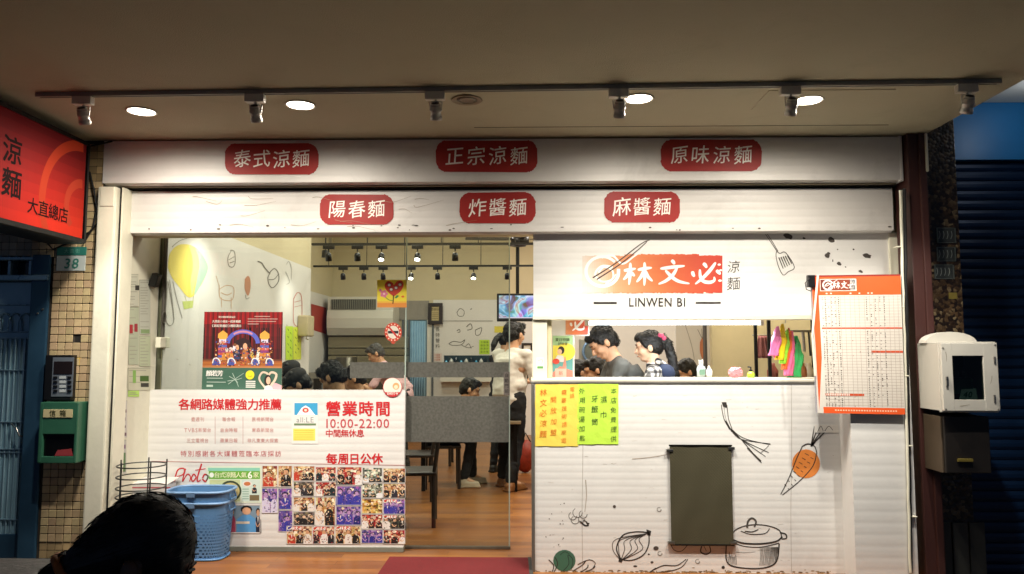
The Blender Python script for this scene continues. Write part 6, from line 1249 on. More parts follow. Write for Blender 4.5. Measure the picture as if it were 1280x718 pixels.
t = thing('drink_poster', 'tall yellow and teal poster with a drinking figure at the kitchen window', 'poster', P(703, 473, Yk-.01)); b = MB(); rect(b, F, 691, 420, 716, 474, 'e2cf52'); rect(b, F, 691, 420, 716, 432, '9fc08a', .0002); shape(b, F, [(691, 452), (699, 446), (716, 447), (716, 474), (691, 474)], '5f9a96', .0004)
disc(b, F, 707, 440, 12, 11, 'e8d44a', 18, .0005); disc(b, F, 701.5, 438, 4.2, 5, '2c2420', 12, .0007); disc(b, F, 699.5, 440, 3, 3.6, 'dcb090', 10, .0008); shape(b, F, [(692, 452), (697, 444), (704, 445), (706, 453)], 'd8d4d0', .0009); disc(b, F, 695, 452, 4.5, 3.5, 'd84a3c', 12, .001); shape(b, F, [(703, 460), (706, 446), (707, 446), (708, 460)], 'd88a78', .0011); shape(b, F, [(691, 466), (700, 458), (716, 464), (716, 474), (691, 474)], 'cf7a6a', .0012); rect(b, F, 694, 461, 708, 473, 'e0b0a0', .0013)
text(b, F, '夏日特調', 703, 425, 4, '4a5a38', bold=.01, lay=.0015); text(b, F, '好味道', 703.5, 430, 3.6, '4a5a38', bold=.01, lay=.0015); text(b, F, '新', 701, 467, 5, 'a84a3c', lay=.0016); b.build('printed_picture', M_print, t)
# stretch of kitchen walls
kb = MB().box(PLX(890, 7.2), 4.19, 7.2, 7.28, ZP, ZR-.01).build('kitchen_back_wall', mat('kitchen_wall', 'bdb08a', rough=.6, var=.06, dirt=.15)); struct(kb)
kc = MB().bbox(PLX(738, 5.6)-.1, PLX(1016, 5.6)+.05, 5.46, 5.85, PLZ(388, 6.2), PLZ(388, 6.2)+.03, .004).build('kitchen_canopy', mat('canopy_white', 'b9b6ae', rough=.4)); tag(kc, 'pale low canopy over the kitchen carrying the tube light', 'canopy')
kw = MB().box(PLX(888, 7.0)-.02, PLX(888, 7.0)+.0, 7.12, 7.199, ZP, ZR-.02).build('kitchen_post', mat('dark_post', '3a3430', rough=.5)); tag(kw, 'dark narrow post between the kitchen wall and pink wallpaper', 'post')
dw = MB().bbox(PLX(845, 9.2), PLX(900, 9.2)+.6, 9.2, 9.25, ZP, 3.0, .004).build('divider_screen', M_wallp); tag(dw, 'pale printed screen with an orange carrot behind the kitchen', 'screen')
b = MB(); F = FY(9.2, .006); shape(b, F, [(875, 428), (878, 422), (881, 428), (880, 442), (878, 449), (875, 440)], 'c07a58', 0, True); 
for e in ((872, 412), (877, 411), (882, 413)): stroke(b, F, [(878, 424), e], .8, .6, '8a847e')
stroke(b, F, [(856, 405), (864, 430), (868, 450)], .7, .7, 'a09a94'); b.build('printed_drawing', M_print, dw)
t = thing('tube_light', 'long glowing fluorescent tube across the counter window', 'tube light', (PLX(842, 5.75), 5.75, PLZ(405, 5.75))); x0, x1, z = PLX(737, 5.62), PLX(949, 5.62), PLZ(404, 5.62)
MB().tube([(x0, 5.62, z), (x1, 5.62, z)], .014, 12).build('tube', emitter('tube_glow', 'eef6ff', 9), t); MB().bbox(x0-.03, x1+.03, 5.59, 5.66, z+.022, z+.05, .005).build('batten', mat('ac_white'), t)
for x in (x0-.02, x1+.02): MB().bbox(x-.012, x+.012, 5.59, 5.65, z-.02, z+.021, .003).build('end_holder', M_white, t)
area('lamp', ((x0+x1)/2, 5.62, z-.025), x1-x0, .04, L_TUBE, parent=t, col=(.94, .98, 1))
# fan-like bowl (blue) on grey wall behind the man
t = thing('wall_fan', 'grey wall unit with a round blue fan behind the grey shirted cook', 'fan', P(744, 458, 8.8)); a, c_ = P(725, 455, 8.8), P(758, 424, 8.8); MB().bbox(a.x, c_.x, 8.8, 9.0, a.z, c_.z, .01).build('housing', mat('unit_grey', '9a9a92', rough=.5), t)
p = P(744, 440, 8.78); M_ = Matrix.Translation(p) @ Matrix.Rotation(R(90), 4, 'X'); MB().lathe(0, 0, [(.135, -.01), (.15, .0), (.135, .012), (.12, 0), (.135, -.01)], 32, M=M_).build('blue_ring', mat('blue_ring', '7fa0c8', rough=.2, metal=.3), t, True); MB().lathe(0, 0, [(0, .004), (.12, .0), (.12, -.004)], 28, M=M_).build('grey_disc', mat('disc_grey', '6a7270', rough=.4), t)
MB().tube([(p.x, 8.95, a.z), (p.x, 8.95, ZP)], .03).build('stand', M_blackm, t)
# kitchen right side: shelf, hanging bags, bottles
ks = thing('kitchen_shelf', 'dark shelf rack at the right end of the counter window', 'shelf', (PLX(985, 6.3), 6.3, ZP)); xk0, xk1 = PLX(950, 6.3), PLX(1030, 6.3)
for y in (414, 476, 520): MB().bbox(xk0+.2*(y == 414), xk1, 6.1, 6.5, PLZ(y+1, 6.3), PLZ(y, 6.3), .003).build('shelf_board', M_wood, ks)
for x in (xk0+.02, xk1-.02):
    for y in (6.12, 6.48): MB().box(x-.012, x+.012, y-.012, y+.012, ZP, PLZ(398, 6.3)).build('upright', M_blackm, ks)
for i in range(7): 
    x = xk0+.28+i*.045; MB().tube([(x, 6.1, PLZ(416, 6.3)), (x+.005, 6.09, PLZ(440+5*(i % 3), 6.3))], [.012, .008, .015][i % 3]).build('hanging_tool', [M_steel, M_black, mat('tool_red', '8a2a24', rough=.4)][i % 3], ks)
for i, (px, col) in enumerate(((1003, 'a8663a'), (1011, 'c9b89a'), (992, '7a2c28'), (966, '8a4a40'))): p = P(px, 473, 6.2); MB().lathe(p.x, 6.2, [(0, PLZ(475.9, 6.3)), (.04, PLZ(475.9, 6.3)), (.045, p.z+.06), (.02, p.z+.1), (.02, p.z+.12), (0, p.z+.12)], 14).build('jar', mat('jar_%s' % col, col, rough=.3), ks, True)
def blob(b, pts, r): b.tube(pts, r, 10)
t = thing('hanging_bags', 'bundle of pink, yellow, red and green plastic bags hanging by the menu board', 'plastic bags', P(985, 473, 5.5)); Yb = 5.52
for i, (x0, y0, x1, y1, w_, col) in enumerate(((972, 408, 967, 445, 4.5, 'e07ab0'), (978, 405, 975, 450, 4.2, 'e8c41e'), (984, 412, 979, 455, 3.6, '8ac832'), (988, 414, 981, 462, 3.8, 'e0602a'), (990, 414, 985, 470, 5, 'e06a98'), (986, 410, 991, 450, 3, 'b02a38'), (995, 420, 993, 472, 6.5, '2f9a54'), (968, 430, 972, 448, 3, 'c83c8a'))):
    n = 18; vs = []; fs = []; k_ = 26; rnd = random.Random(i)
    for j in range(n):
        u = j/(n-1); w2 = (w_*(.25+1.0*min(1, u*2.2)))*(1-.12*u)*5.52/960; c_ = P(x0+(x1-x0)*u, y0+(y1-y0)*u, Yb+.012*i)
        for q in range(k_): a = 2*PI*q/k_; rr_ = w2*(1+.22*math.sin(3*a+i+u*4)+.16*math.sin(7*a+u*9+i)+.10*rnd.random())*(1+.08*math.sin(u*14+i)); vs.append((c_.x+rr_*math.cos(a), c_.y+rr_*.55*math.sin(a), c_.z))
    for j in range(n-1):
        for q in range(k_): fs.append((j*k_+q, j*k_+(q+1) % k_, (j+1)*k_+(q+1) % k_, (j+1)*k_+q))
    fs.append(tuple((n-1)*k_+q for q in range(k_))); MB().add(vs, fs).build('bag', mat('bag_%s' % col, col, rough=.3, var=.15, vscale=30, bump=.4, bscale=60), t, True)
p = P(982, 404, Yb); MB().tube([(p.x, Yb, p.z), (p.x, Yb, p.z+.02), (p.x, Yb+.01, PLZ(388, 6.2))], .004).build('hook', M_steel, t)
t = thing('towel', 'dark pink cloth hanging at the back of the kitchen', 'cloth', P(956, 445, 6.9)); b = MB(); vs = []; fs = []
for j in range(9):
    for i in range(13): 
        q = P(945+i*1.6*(.5+.5*j/8)+3*(1-j/8), 420+j*3.5, 6.9); vs.append((q.x, 6.9+.02*math.sin(i*1.4), q.z))
fs = [(j*13+i, (j+1)*13+i, (j+1)*13+i+1, j*13+i+1) for j in range(8) for i in range(12)]; b.add(vs, fs).build('cloth_sheet', mat('dusky_pink', '8e5a58', rough=.9, var=.3), t, True, solid=.006)
MB().tube([P(940, 419, 6.92), P(972, 419, 6.92)], .006).build('rail', M_steel, t)
CT = PLZ(474, Y_CNT)
t = thing('pink_bag', 'crumpled pink plastic bag on the counter', 'plastic bag', (PLX(919, 5.6), 5.6, CT)); rnd = random.Random(3); b = MB(); b.ball((PLX(919, 5.6), 5.6, CT+.035), (.05, .04, .036), 16, 10); b.v = [(x+rnd.uniform(-.008, .008), y+rnd.uniform(-.008, .008), max(CT, z+rnd.uniform(-.008, .012))) for x, y, z in b.v]; b.build('bag', mat('pink_film', 'e0808a', rough=.25, var=.15), t)
t = thing('soap_bottle', 'green soap bottle with a black pump on the counter', 'bottle', (PLX(938, 5.6), 5.6, CT)); x = PLX(938, 5.6)
MB().lathe(x, 5.6, [(0, CT+.001), (.026, CT+.001), (.028, CT+.03), (.012, CT+.045), (0, CT+.046)], 18).build('bottle_body', mat('soap_green', '9ab83a', rough=.2), t, True); MB().tube([(x, 5.6, CT+.045), (x, 5.6, CT+.075), (x-.022, 5.6, CT+.078)], .006).build('pump', M_black, t); MB().lathe(x, 5.6, [(.013, CT+.046), (.013, CT+.058), (.004, CT+.06)], 12).build('collar', M_black, t)
t = thing('spray_bottle', 'clear bottle with a white cap beside the dark post', 'bottle', (PLX(876, 5.65), 5.65, CT)); x = PLX(876, 5.65)
MB().lathe(x, 5.65, [(0, CT+.001), (.03, CT+.001), (.032, CT+.07), (.014, CT+.09), (.014, CT+.1), (0, CT+.1)], 18).build('bottle_body', mat('clear_plastic', '9aa4a4', rough=.15), t, True); MB().lathe(x, 5.65, [(.016, CT+.1), (.017, CT+.125), (0, CT+.127)], 14).build('cap', M_white, t); MB().box(x-.02, x+.02, 5.615, 5.617, CT+.02, CT+.06).build('label', mat('green_label', '5a7a6a', rough=.5), t)
t = thing('sauce_bottle', 'small white bottle touching the dark post on the counter', 'bottle', (PLX(886, 5.6), 5.6, CT)); x = PLX(886, 5.6); MB().lathe(x, 5.6, [(0, CT+.001), (.02, CT+.001), (.022, CT+.05), (.008, CT+.07), (.006, CT+.085), (0, CT+.085)], 14).build('bottle_body', M_white, t, True)
kt = thing('kitchen_worktop', 'steel kitchen worktop just inside the counter', 'worktop', (PLX(850, 6.1), 5.9, ZP)); MB().bbox(PLX(690, 5.8), PLX(1020, 5.8), 5.755+.03, 5.84, .95, .99, .004).build('top', M_steel, kt); MB().box(PLX(700, 5.8), PLX(1010, 5.8), 5.79, 5.83, ZP, .949).build('base_panel', M_steel, kt)
# ================================================================ tables and chairs
def chair(label, x, y, rz, group='dark wooden chairs in the dining room'):
    t = thing('dining_chair', label, 'chair', (x, y, ZP), 0, group)
    B = lambda *a: (lambda b: b)(MB().bbox(x+a[0], x+a[1], y+a[2], y+a[3], ZP+a[4], ZP+a[5], a[6]))
    B(-.2, .2, -.2, .2, .43, .46, .01).build('seat', M_wood, t)
    for sx in (-1, 1):
        for sy in (-1, 1): MB().tube([(x+sx*.18, y+sy*.18, ZP), (x+sx*.175, y+sy*.175, ZP+.43)], .018).build('leg', M_wood, t)
    for sy in (-1, 1): MB().tube([(x-.18, y+sy*.175, ZP+.46), (x-.23, y+sy*.175, ZP+.88)], .016).build('back_post', M_wood, t)
    MB().prism([(x-.212, y-.17, ZP+.68), (x-.235, y-.17, ZP+.89), (x-.22, y-.17, ZP+.89), (x-.197, y-.17, ZP+.68)], (0, .34, 0)).build('backrest', M_wood, t)
    t.rotation_euler = (0, 0, rz); return t
def table(label, x, y, lx=1.1, ly=.7, g='dining tables'):
    t = thing('dining_table', label, 'table', (x, y, ZP), 0, g); MB().bbox(x-lx/2, x+lx/2, y-ly/2, y+ly/2, ZP+.71, ZP+.74, .006).build('tabletop', mat('table_top', '8a7a60', rough=.35), t)
    for sx in (-1, 1):
        for sy in (-1, 1): MB().box(x+sx*(lx/2-.06)-.02, x+sx*(lx/2-.06)+.02, y+sy*(ly/2-.06)-.02, y+sy*(ly/2-.06)+.02, ZP, ZP+.709).build('leg', M_blackm, t)
    return t
# ================================================================ people
ZPF = ZP
def remesh(b, name, vox, m, parent, smooth_it=4, label=None, fold=0.0, fs=(9, 9, 9)):
    o = b.build(name, m, None); 
    md = o.modifiers.new('r', 'REMESH'); md.mode = 'VOXEL'; md.voxel_size = vox; md.use_smooth_shade = True
    ms = o.modifiers.new('s', 'SMOOTH'); ms.factor = .5; ms.iterations = smooth_it
    bpy.context.view_layer.update(); me = bpy.data.meshes.new_from_object(o.evaluated_get(bpy.context.evaluated_depsgraph_get())); old = o.data; o.modifiers.clear(); o.data = me; bpy.data.meshes.remove(old)
    me.polygons.foreach_set('use_smooth', [True]*len(me.polygons))
    if fold:
        off = [(v.co.copy(), v.normal.copy()) for v in me.vertices]
        for v, (c_, n_) in zip(me.vertices, off):
            q = Vector((c_.x*fs[0], c_.y*fs[1], c_.z*fs[2])); k = noise.noise(q)+.5*noise.noise(q*2.3); v.co = c_+n_*fold*(k-.35*abs(noise.noise(q*1.3+Vector((7, 3, 1)))))
    if not me.materials: me.materials.append(m)
    if parent is not None:
        me.transform(wmat(parent).inverted() @ Matrix.Translation(o.location)); o.location = (0, 0, 0); o.parent = parent
    return o
def caps(b, p0, p1, r0, r1, n=12):
    p0, p1 = Vector(p0), Vector(p1); b.tube([p0, p1], [r0, r1], n); b.ball(p0, r0, n, 8); b.ball(p1, r1, n, 8)
def cloth(name, col, **k): return mat('cloth_'+name, col, rough=.85, var=.12, vscale=14, bump=.5, bscale=18, **k)
def skin(tone='c99a78'): return mat('skin_'+tone, tone, rough=.5, var=.06, vscale=20)
M_hair = mat('black_hair', '0c0a09', rough=.45, var=.3, vscale=60, stretch=(1, 1, .2), bump=.6, bscale=200)
M_hairg = mat('grey_hair', '4a4744', rough=.6, var=.3, vscale=60, bump=.5, bscale=200)
def person(label, at, face, top, sit=False, lean=0.0, nod=0.0, arms=None, shirt=('white', 'd8d8d8'), pants=('dark', '16161a'), hair='short', hairm=None, tone='c99a78', S=1.0, sleeve='short', cap=None, shoes='1c1712', seat=.46, detail=.009, head_yaw=0.0, group=None, shirt_mat=None, step=0.0, pony=None, base=None, bulge=None, girth=1.0):
    ZP = ZPF if base is None else base
    """built facing +X at the origin, then turned by face (radians) about the feet; top = wanted world z of the crown"""
    t = thing('person', label, 'person', (at[0], at[1], ZP), 0, group)
    H = lambda x, y, z: Vector((x*S, y*S, z*S))
    hipz = seat+.09 if sit else .93
    off = 0
    pel = Vector((0, 0, hipz)); RL = Matrix.Rotation(lean, 4, 'Y')
    U = lambda x, y, z: pel+(RL @ Vector((x, y, z)))           # upper body, leaning about the hips
    chest, neck = U(0, 0, .33), U(-.01, 0, .50)
    hc = neck+Matrix.Rotation(lean*.55+nod*.5, 4, 'Y') @ Vector((.02, 0, .145))
    sh = [U(0, s*.165, .435) for s in (-1, 1)]
    sc_h = None
    kneef = .50 if not sit else seat+.05
    hips = [pel+Vector((0, s*.09, -.02)) for s in (-1, 1)]
    if sit: knees = [Vector((.43, s*.12, seat+.07)) for s in (-1, 1)]; ank = [Vector((.40+.05*s, s*.13, .09)) for s in (-1, 1)]
    else: knees = [Vector((.03+s*step*.5, s*.10, .50)) for s in (-1, 1)]; ank = [Vector((-.02+s*step, s*.11, .09)) for s in (-1, 1)]
    ar = arms or ((.28, .0, -.28), (.45, .0, -.12))
    elb, wri = [], []
    for i, s in enumerate((-1, 1)):
        a = ar[i] if isinstance(ar[0][0], (tuple, list)) else ar
        elb.append(sh[i]+Vector((a[0][0]*.6, s*.05+a[0][1], a[0][2]))); wri.append(sh[i]+Vector((a[1][0], a[1][1]-s*.04, a[1][2])))
    # scale so that the crown reaches the wanted height
    crown = hc.z+.125; s0 = (top-ZP)/crown
    T = Matrix.Translation((at[0], at[1], ZP)) @ Matrix.Rotation(face, 4, 'Z') @ Matrix.Diagonal((s0*girth, s0*girth, s0, 1))
    def fin(b): b.v = [tuple(T @ Vector(v)) for v in b.v]; return b
    HM = Matrix.Translation(hc) @ Matrix.Rotation(head_yaw, 4, 'Z') @ Matrix.Rotation(lean*.55+nod, 4, 'Y')
    hp = lambda x, y, z: HM @ Vector((x, y, z)); HR = HM.to_3x3().to_4x4()
    sk_ = MB()
    def hb(x, y, z, r): sk_.ball(hp(x, y, z), r, 14, 10, M=HR)
    hb(-.012, 0, .03, (.097, .076, .088)); hb(.03, 0, -.03, (.062, .060, .075)); hb(.045, 0, -.085, (.040, .040, .030)); hb(.062, 0, .03, (.035, .058, .03))
    for s in (-1, 1): hb(.055, s*.034, -.03, (.03, .026, .03)); hb(-.012, s*.078, -.015, (.022, .012, .032)); hb(.083, s*.028, .022, (.010, .020, .006))
    sk_.tube([hp(.088, 0, .018), hp(.104, 0, -.012), hp(.112, 0, -.028), hp(.092, 0, -.038)], [.007, .010, .014, .009], 8); hb(.088, 0, -.062, (.012, .024, .010))
    caps(sk_, hp(-.02, 0, -.06), neck+Vector((-.005, 0, -.04)), .052, .058)
    caps(sk_, chest, neck, .09, .06); caps(sk_, U(0, -.07, .30), U(0, .07, .30), .09, .09); caps(sk_, pel, U(0, 0, .2), .11, .10); caps(sk_, sh[0], sh[1], .05, .05)
    for i in (0, 1):
        caps(sk_, sh[i], elb[i], .042, .034); caps(sk_, elb[i], wri[i], .034, .022); caps(sk_, hips[i], knees[i], .072, .048); caps(sk_, knees[i], ank[i], .048, .034); caps(sk_, ank[i], ank[i]+Vector((.12, 0, -.05)), .034, .028)
        d = (wri[i]-elb[i]).normalized(); side = Vector((0, 1, 0)) if abs(d.y) < .8 else Vector((1, 0, 0)); side = (side-d*side.dot(d)).normalized(); up = d.cross(side); s = (-1, 1)[i]
        if up.z < 0: up = -up
        pc = wri[i]+d*.05; sk_.tube([wri[i], wri[i]+d*.03, wri[i]+d*.085], [.02, .030, .030], 8)
        for k, L_ in enumerate((.062, .072, .068, .054)):
            q0 = wri[i]+d*.085+side*(k-1.5)*.0185; q1 = q0+d*L_*.5-up*.008; q2 = q1+d*L_*.35-up*.022; q3 = q2+d*L_*.12-up*.022
            sk_.tube([q0, q1, q2, q3], [.0095, .009, .008, .007], 8)
        q0 = wri[i]+d*.03-side*s*.028; sk_.tube([q0, q0+d*.03-side*s*.02-up*.008, q0+d*.055-side*s*.018-up*.02], [.012, .0105, .009], 8)
    remesh(fin(sk_), 'body', detail*s0*.9, skin(tone), t, 3)
    # clothes
    b = MB(); caps(b, U(0, -.075, .36), U(0, .075, .36), .108, .108); caps(b, U(0, -.06, .12), U(0, .06, .12), .112, .112); caps(b, U(0, -.05, -.02), U(0, .05, -.02), .118, .118); caps(b, sh[0], sh[1], .062, .062); caps(b, U(-.005, 0, .40), U(-.005, 0, .475), .085, .066); b.tube([U(0, 0, .0), U(0, 0, .38)], [.15, .15], 14)
    for i in (0, 1):
        caps(b, sh[i], sh[i].lerp(elb[i], .78 if sleeve == 'short' else 1.0), .060, .052 if sleeve == 'short' else .045)
        if sleeve == 'long': caps(b, elb[i], elb[i].lerp(wri[i], .9), .045, .033)
        if sleeve == 'rolled': caps(b, sh[i], elb[i], .058, .05); caps(b, elb[i], elb[i].lerp(wri[i], .25), .050, .046)
    remesh(fin(b), 'shirt', .011*s0, shirt_mat or cloth(*shirt), t, 4, fold=.013, fs=(6, 6, 10))
    b = MB(); caps(b, pel+Vector((0, -.05, 0)), pel+Vector((0, .05, 0)), .112, .112)
    for i in (0, 1): caps(b, hips[i], knees[i], .090, .066); caps(b, knees[i], ank[i]+Vector((0, 0, .02)), .066, .052)
    remesh(fin(b), 'trousers', .013*s0, cloth(*pants), t, 4, fold=.014, fs=(9, 9, 14))
    for i in (0, 1): 
        b = MB(); caps(b, ank[i]+Vector((-.02, 0, -.04)), ank[i]+Vector((.13, 0, -.055)), .045, .036); caps(b, ank[i]+Vector((-.01, 0, -.04)), ank[i]+Vector((0, 0, .0)), .045, .04); b.box(ank[i].x-.065, ank[i].x+.17, ank[i].y-.042, ank[i].y+.042, 0.0, .022); remesh(fin(b), 'shoe', .01*s0, mat('shoe_'+shoes, shoes, rough=.5), t, 3)
    # hair
    b = MB(); hm = hairm or M_hair
    def hh(x, y, z, r): b.ball(hp(x, y, z), r, 16, 12, M=HR)
    hh(-.022, 0, .045, (.103, .084, .088)); hh(-.045, 0, .0, (.082, .080, .082)); hair == 'tied' or hh(.045, 0, .088, (.052, .062, .038))
    if hair in ('short',):
        for s in (-1, 1): hh(.008, s*.070, .025, (.03, .014, .036))
        hh(-.07, 0, -.05, (.045, .055, .04))
        for k in range(14): a = k*.9; b.ball(hp(.0+.075*math.cos(a), .055*math.sin(a), .095+.012*math.sin(k*2.3)), (.028, .026, .022), 8, 6, M=HR)
    if hair in ('pony', 'tied'): 
        for s in (-1, 1): hh(.0, s*.066, .03, (.045, .02, .045))
        pts = pony or [(-.10, 0, .03), (-.15, 0, .02), (-.17, 0, -.05), (-.165, 0, -.16), (-.15, 0, -.26)]
        if bulge:
            for q, r_ in bulge: b.ball(hc+Vector(q), r_, 14, 10)
            hpp = lambda *q: hc+Vector(q)
        else: hpp = hp
        b.tube([hpp(*q) for q in pts], [.028]+[.038]*(len(pts)-2)+[.012], 10)
    if hair == 'pony_low' : pass
    ho = remesh(fin(b), 'hair', .0065*s0 if detail > .007 else .005*s0, hm, t, 2, fold=.0045 if hair == 'short' else (.0 if bulge else .004), fs=(45, 90, 45) if hair == 'short' else (12, 60, 45))
    if detail <= .0091:
        rs = random.Random(len(label)); b = MB(); R3 = (T.to_3x3() @ HM.to_3x3()); back = (R3 @ Vector((-.5, 0, -.35))).normalized(); W0 = wmat(t); ctr = T @ hc
        vs_ = [v for v in ho.data.vertices]; cnt = 2600
        for v in rs.sample(vs_, min(cnt, len(vs_))):
            p_ = W0 @ v.co; n_ = v.normal; f_ = back+Vector((rs.uniform(-.35, .35), rs.uniform(-.35, .35), rs.uniform(-.5, .1))); d_ = f_-n_*f_.dot(n_)
            if d_.length < .05: continue
            d_.normalize(); sd = n_.cross(d_)*.0007; L_ = rs.uniform(.015, .034); b.add([p_+n_*.001+sd, p_+n_*.001-sd, p_+n_*rs.uniform(.001, .0045)+d_*L_*.6, p_+n_*rs.uniform(-.002, .006)+d_*L_], [(0, 1, 2), (2, 1, 3)])
        stuff(b.build('hair_strands', hm if not bulge else M_hairF, t))
    for s in (-1, 1):
        b = MB(); b.ball(hp(.0945, s*.028, .010), (.004, .011, .006), 8, 6, M=HR); fin(b).build('eye', mat('eye_dark', '1a1412', rough=.3), t)
        b = MB(); b.tube([hp(.094, s*.012, .030), hp(.098, s*.028, .036), hp(.088, s*.045, .030)], .0035, 6); fin(b).build('eyebrow', hm, t)
    b = MB(); b.tube([hp(.094, -.020, -.062), hp(.101, 0, -.060), hp(.094, .020, -.062)], [.003, .0045, .003], 6); fin(b).build('mouth', mat('lips', '9a5a50', rough=.5), t)
    if cap:
        b = MB(); b.ball(hp(-.02, 0, .06), (.112, .09, .078), 18, 12, M=HR); b.prism([hp(.03, -.07, .045), hp(.10, -.065, .05), (hp(.155, -.03, .035)), hp(.16, 0, .03), hp(.155, .03, .035), hp(.10, .065, .05), hp(.03, .07, .045)], HR @ Vector((0, 0, .010))); remesh(fin(b), 'cap', .008*s0, mat('cap_'+cap, cap, rough=.7, bump=.3), t, 2)
    t['_T'] = 0; del t['_T']
    return t, (lambda x, y, z: T @ hp(x, y, z)), (lambda x, y, z: T @ Vector((x, y, z))), fin
ENDPEOPLE = None
def sx(px, Y): return PLX(px, Y)
# --- cook in grey T-shirt, bending to the left
t1, hp1, bp1, f1_ = person('young cook with black hair in a dark grey T-shirt bending over the counter', (sx(806, 6.15), 6.15), R(186), PLZ(408, 6.1), lean=R(30), nod=R(22), shirt=('charcoal', '4a4a46'), pants=('dark', '16161a'), arms=(((.20, 0, -.26), (.40, 0, -.36)), ((.2, 0, -.26), (.42, 0, -.34))), detail=.0075, head_yaw=0)
def gingham():
    m = bpy.data.materials.new('gingham_cloth'); m.use_nodes = True; nt = m.node_tree; N = nt.nodes; L = nt.links; b = N['Principled BSDF']; tc = N.new('ShaderNodeTexCoord'); sp_ = N.new('ShaderNodeSeparateXYZ'); L.new(tc.outputs['Object'], sp_.inputs[0]); fs = []
    ad0 = N.new('ShaderNodeMath'); ad0.operation = 'ADD'; L.new(sp_.outputs['X'], ad0.inputs[0]); L.new(sp_.outputs['Y'], ad0.inputs[1])
    for src in (ad0.outputs[0], sp_.outputs['Z']):
        mu = N.new('ShaderNodeMath'); mu.operation = 'MULTIPLY'; mu.inputs[1].default_value = 21; L.new(src, mu.inputs[0]); fr = N.new('ShaderNodeMath'); fr.operation = 'FRACT'; L.new(mu.outputs[0], fr.inputs[0]); gt = N.new('ShaderNodeMath'); gt.operation = 'GREATER_THAN'; gt.inputs[1].default_value = .5; L.new(fr.outputs[0], gt.inputs[0]); fs.append(gt)
    ad = N.new('ShaderNodeMath'); ad.operation = 'ADD'; L.new(fs[0].outputs[0], ad.inputs[0]); L.new(fs[1].outputs[0], ad.inputs[1]); dv_ = N.new('ShaderNodeMath'); dv_.operation = 'MULTIPLY'; dv_.inputs[1].default_value = .5; L.new(ad.outputs[0], dv_.inputs[0])
    r = N.new('ShaderNodeValToRGB'); r.color_ramp.interpolation = 'CONSTANT'; e = r.color_ramp.elements; e[0].color = (.68, .66, .6, 1); e[1].position = .9; e[1].color = (.012, .012, .014, 1); q = e.new(.4); q.color = (.13, .12, .11, 1); L.new(dv_.outputs[0], r.inputs[0]); L.new(r.outputs[0], b.inputs['Base Color']); b.inputs['Roughness'].default_value = .85; return m
t2, hp2, bp2, f2_ = person('woman cook in black and white checked shirt with a pink hair tie', (sx(829, 6.05), 6.05), R(172), PLZ(414.5, 6.05), lean=R(10), nod=R(6), shirt_mat=gingham(), arms=(((.22, 0, -.24), (.40, 0, -.22)), ((.22, 0, -.24), (.40, 0, -.22))), hair='pony', pony=[(-.09, .0, .04), (-.125, 0, .045), (-.155, 0, .0), (-.165, 0, -.12), (-.16, 0, -.26), (-.15, 0, -.38)], detail=.0075, tone='d8ae90')
b = MB(); 
for k in range(7): a = k*.9; b.ball(hp2(-.118+.02*math.cos(a), .022*math.sin(a)+.02, .05+.022*math.sin(a*1.3)), (.020, .018, .018), 8, 6)
b.build('hair_tie', mat('pink_tie', 'd8527a', rough=.6, bump=.5), t2, True)
b = MB(); M_ = Matrix.Identity(4); b.ball(bp2(-.05, .1, 0)*0+hp2(-.085, .11, -.235), (.075, .05, .075), 14, 10); b.build('shoulder_patch', mat('denim', '1a2640', rough=.85, var=.1), t2, True)
for s in (-1,): MB().tube([hp2(-.02, .0, -.10), hp2(-.06, .06, -.14), hp2(-.12, .08, -.2)], [.02, .03, .02], 8).build('collar', bpy.data.materials['gingham_cloth'], t2, True)
# --- waiter standing in the doorway gap, seen from behind right
t3, hp3, bp3, _ = person('waiter in a light grey shirt, black trousers and tan shoes in the doorway', (sx(636, 8.5), 8.5), R(48), PLZ(403, 8.5), lean=R(6), nod=R(4), shirt=('light_grey', 'dcd8ce'), pants=('black', '0e0e10'), shoes='8a5a30', sleeve='rolled', girth=1.2, arms=(((.10, 0, -.27), (.34, 0, -.33)), ((.16, 0, -.27), (.36, 0, -.3))), head_yaw=R(5), step=.07)
MB().tube([bp3(-.13, -.06, 1.36), bp3(-.03, -.1, 1.38)], .004).build('collar_seam', M_white, t3) if False else None
# --- woman with long ponytail beyond
person('waitress dressed in black with a long ponytail, behind the waiter', (sx(628, 9.6), 9.6), R(60), PLZ(415, 9.6), lean=R(8), nod=R(25), shirt=('black', '121214'), hair='pony', pony=[(-.09, 0, .03), (-.14, 0, .02), (-.17, 0, -.05), (-.17, 0, -.14), (-.15, 0, -.22)], head_yaw=R(-20), detail=.011)
# --- seated eater with sneakers
person('diner in a black T-shirt eating with chopsticks at the right table', (sx(541, 8.6), 8.6), R(8), PLZ(473, 8.6), sit=True, lean=R(44), nod=R(-2), shirt=('black', '121214'), arms=(((.20, 0, -.18), (.34, .0, -.06)), ((.20, 0, -.22), (.34, 0, -.14))), shoes='b8a890', detail=.010)
# --- server in pink, bending
person('grey haired server in a pale pink top bending over a table', (sx(506, 10.2), 10.2), R(190), PLZ(430.5, 10.2), lean=R(38), nod=R(12), shirt=('pale_pink', 'd8b0b4'), hairm=M_hairg, detail=.011)
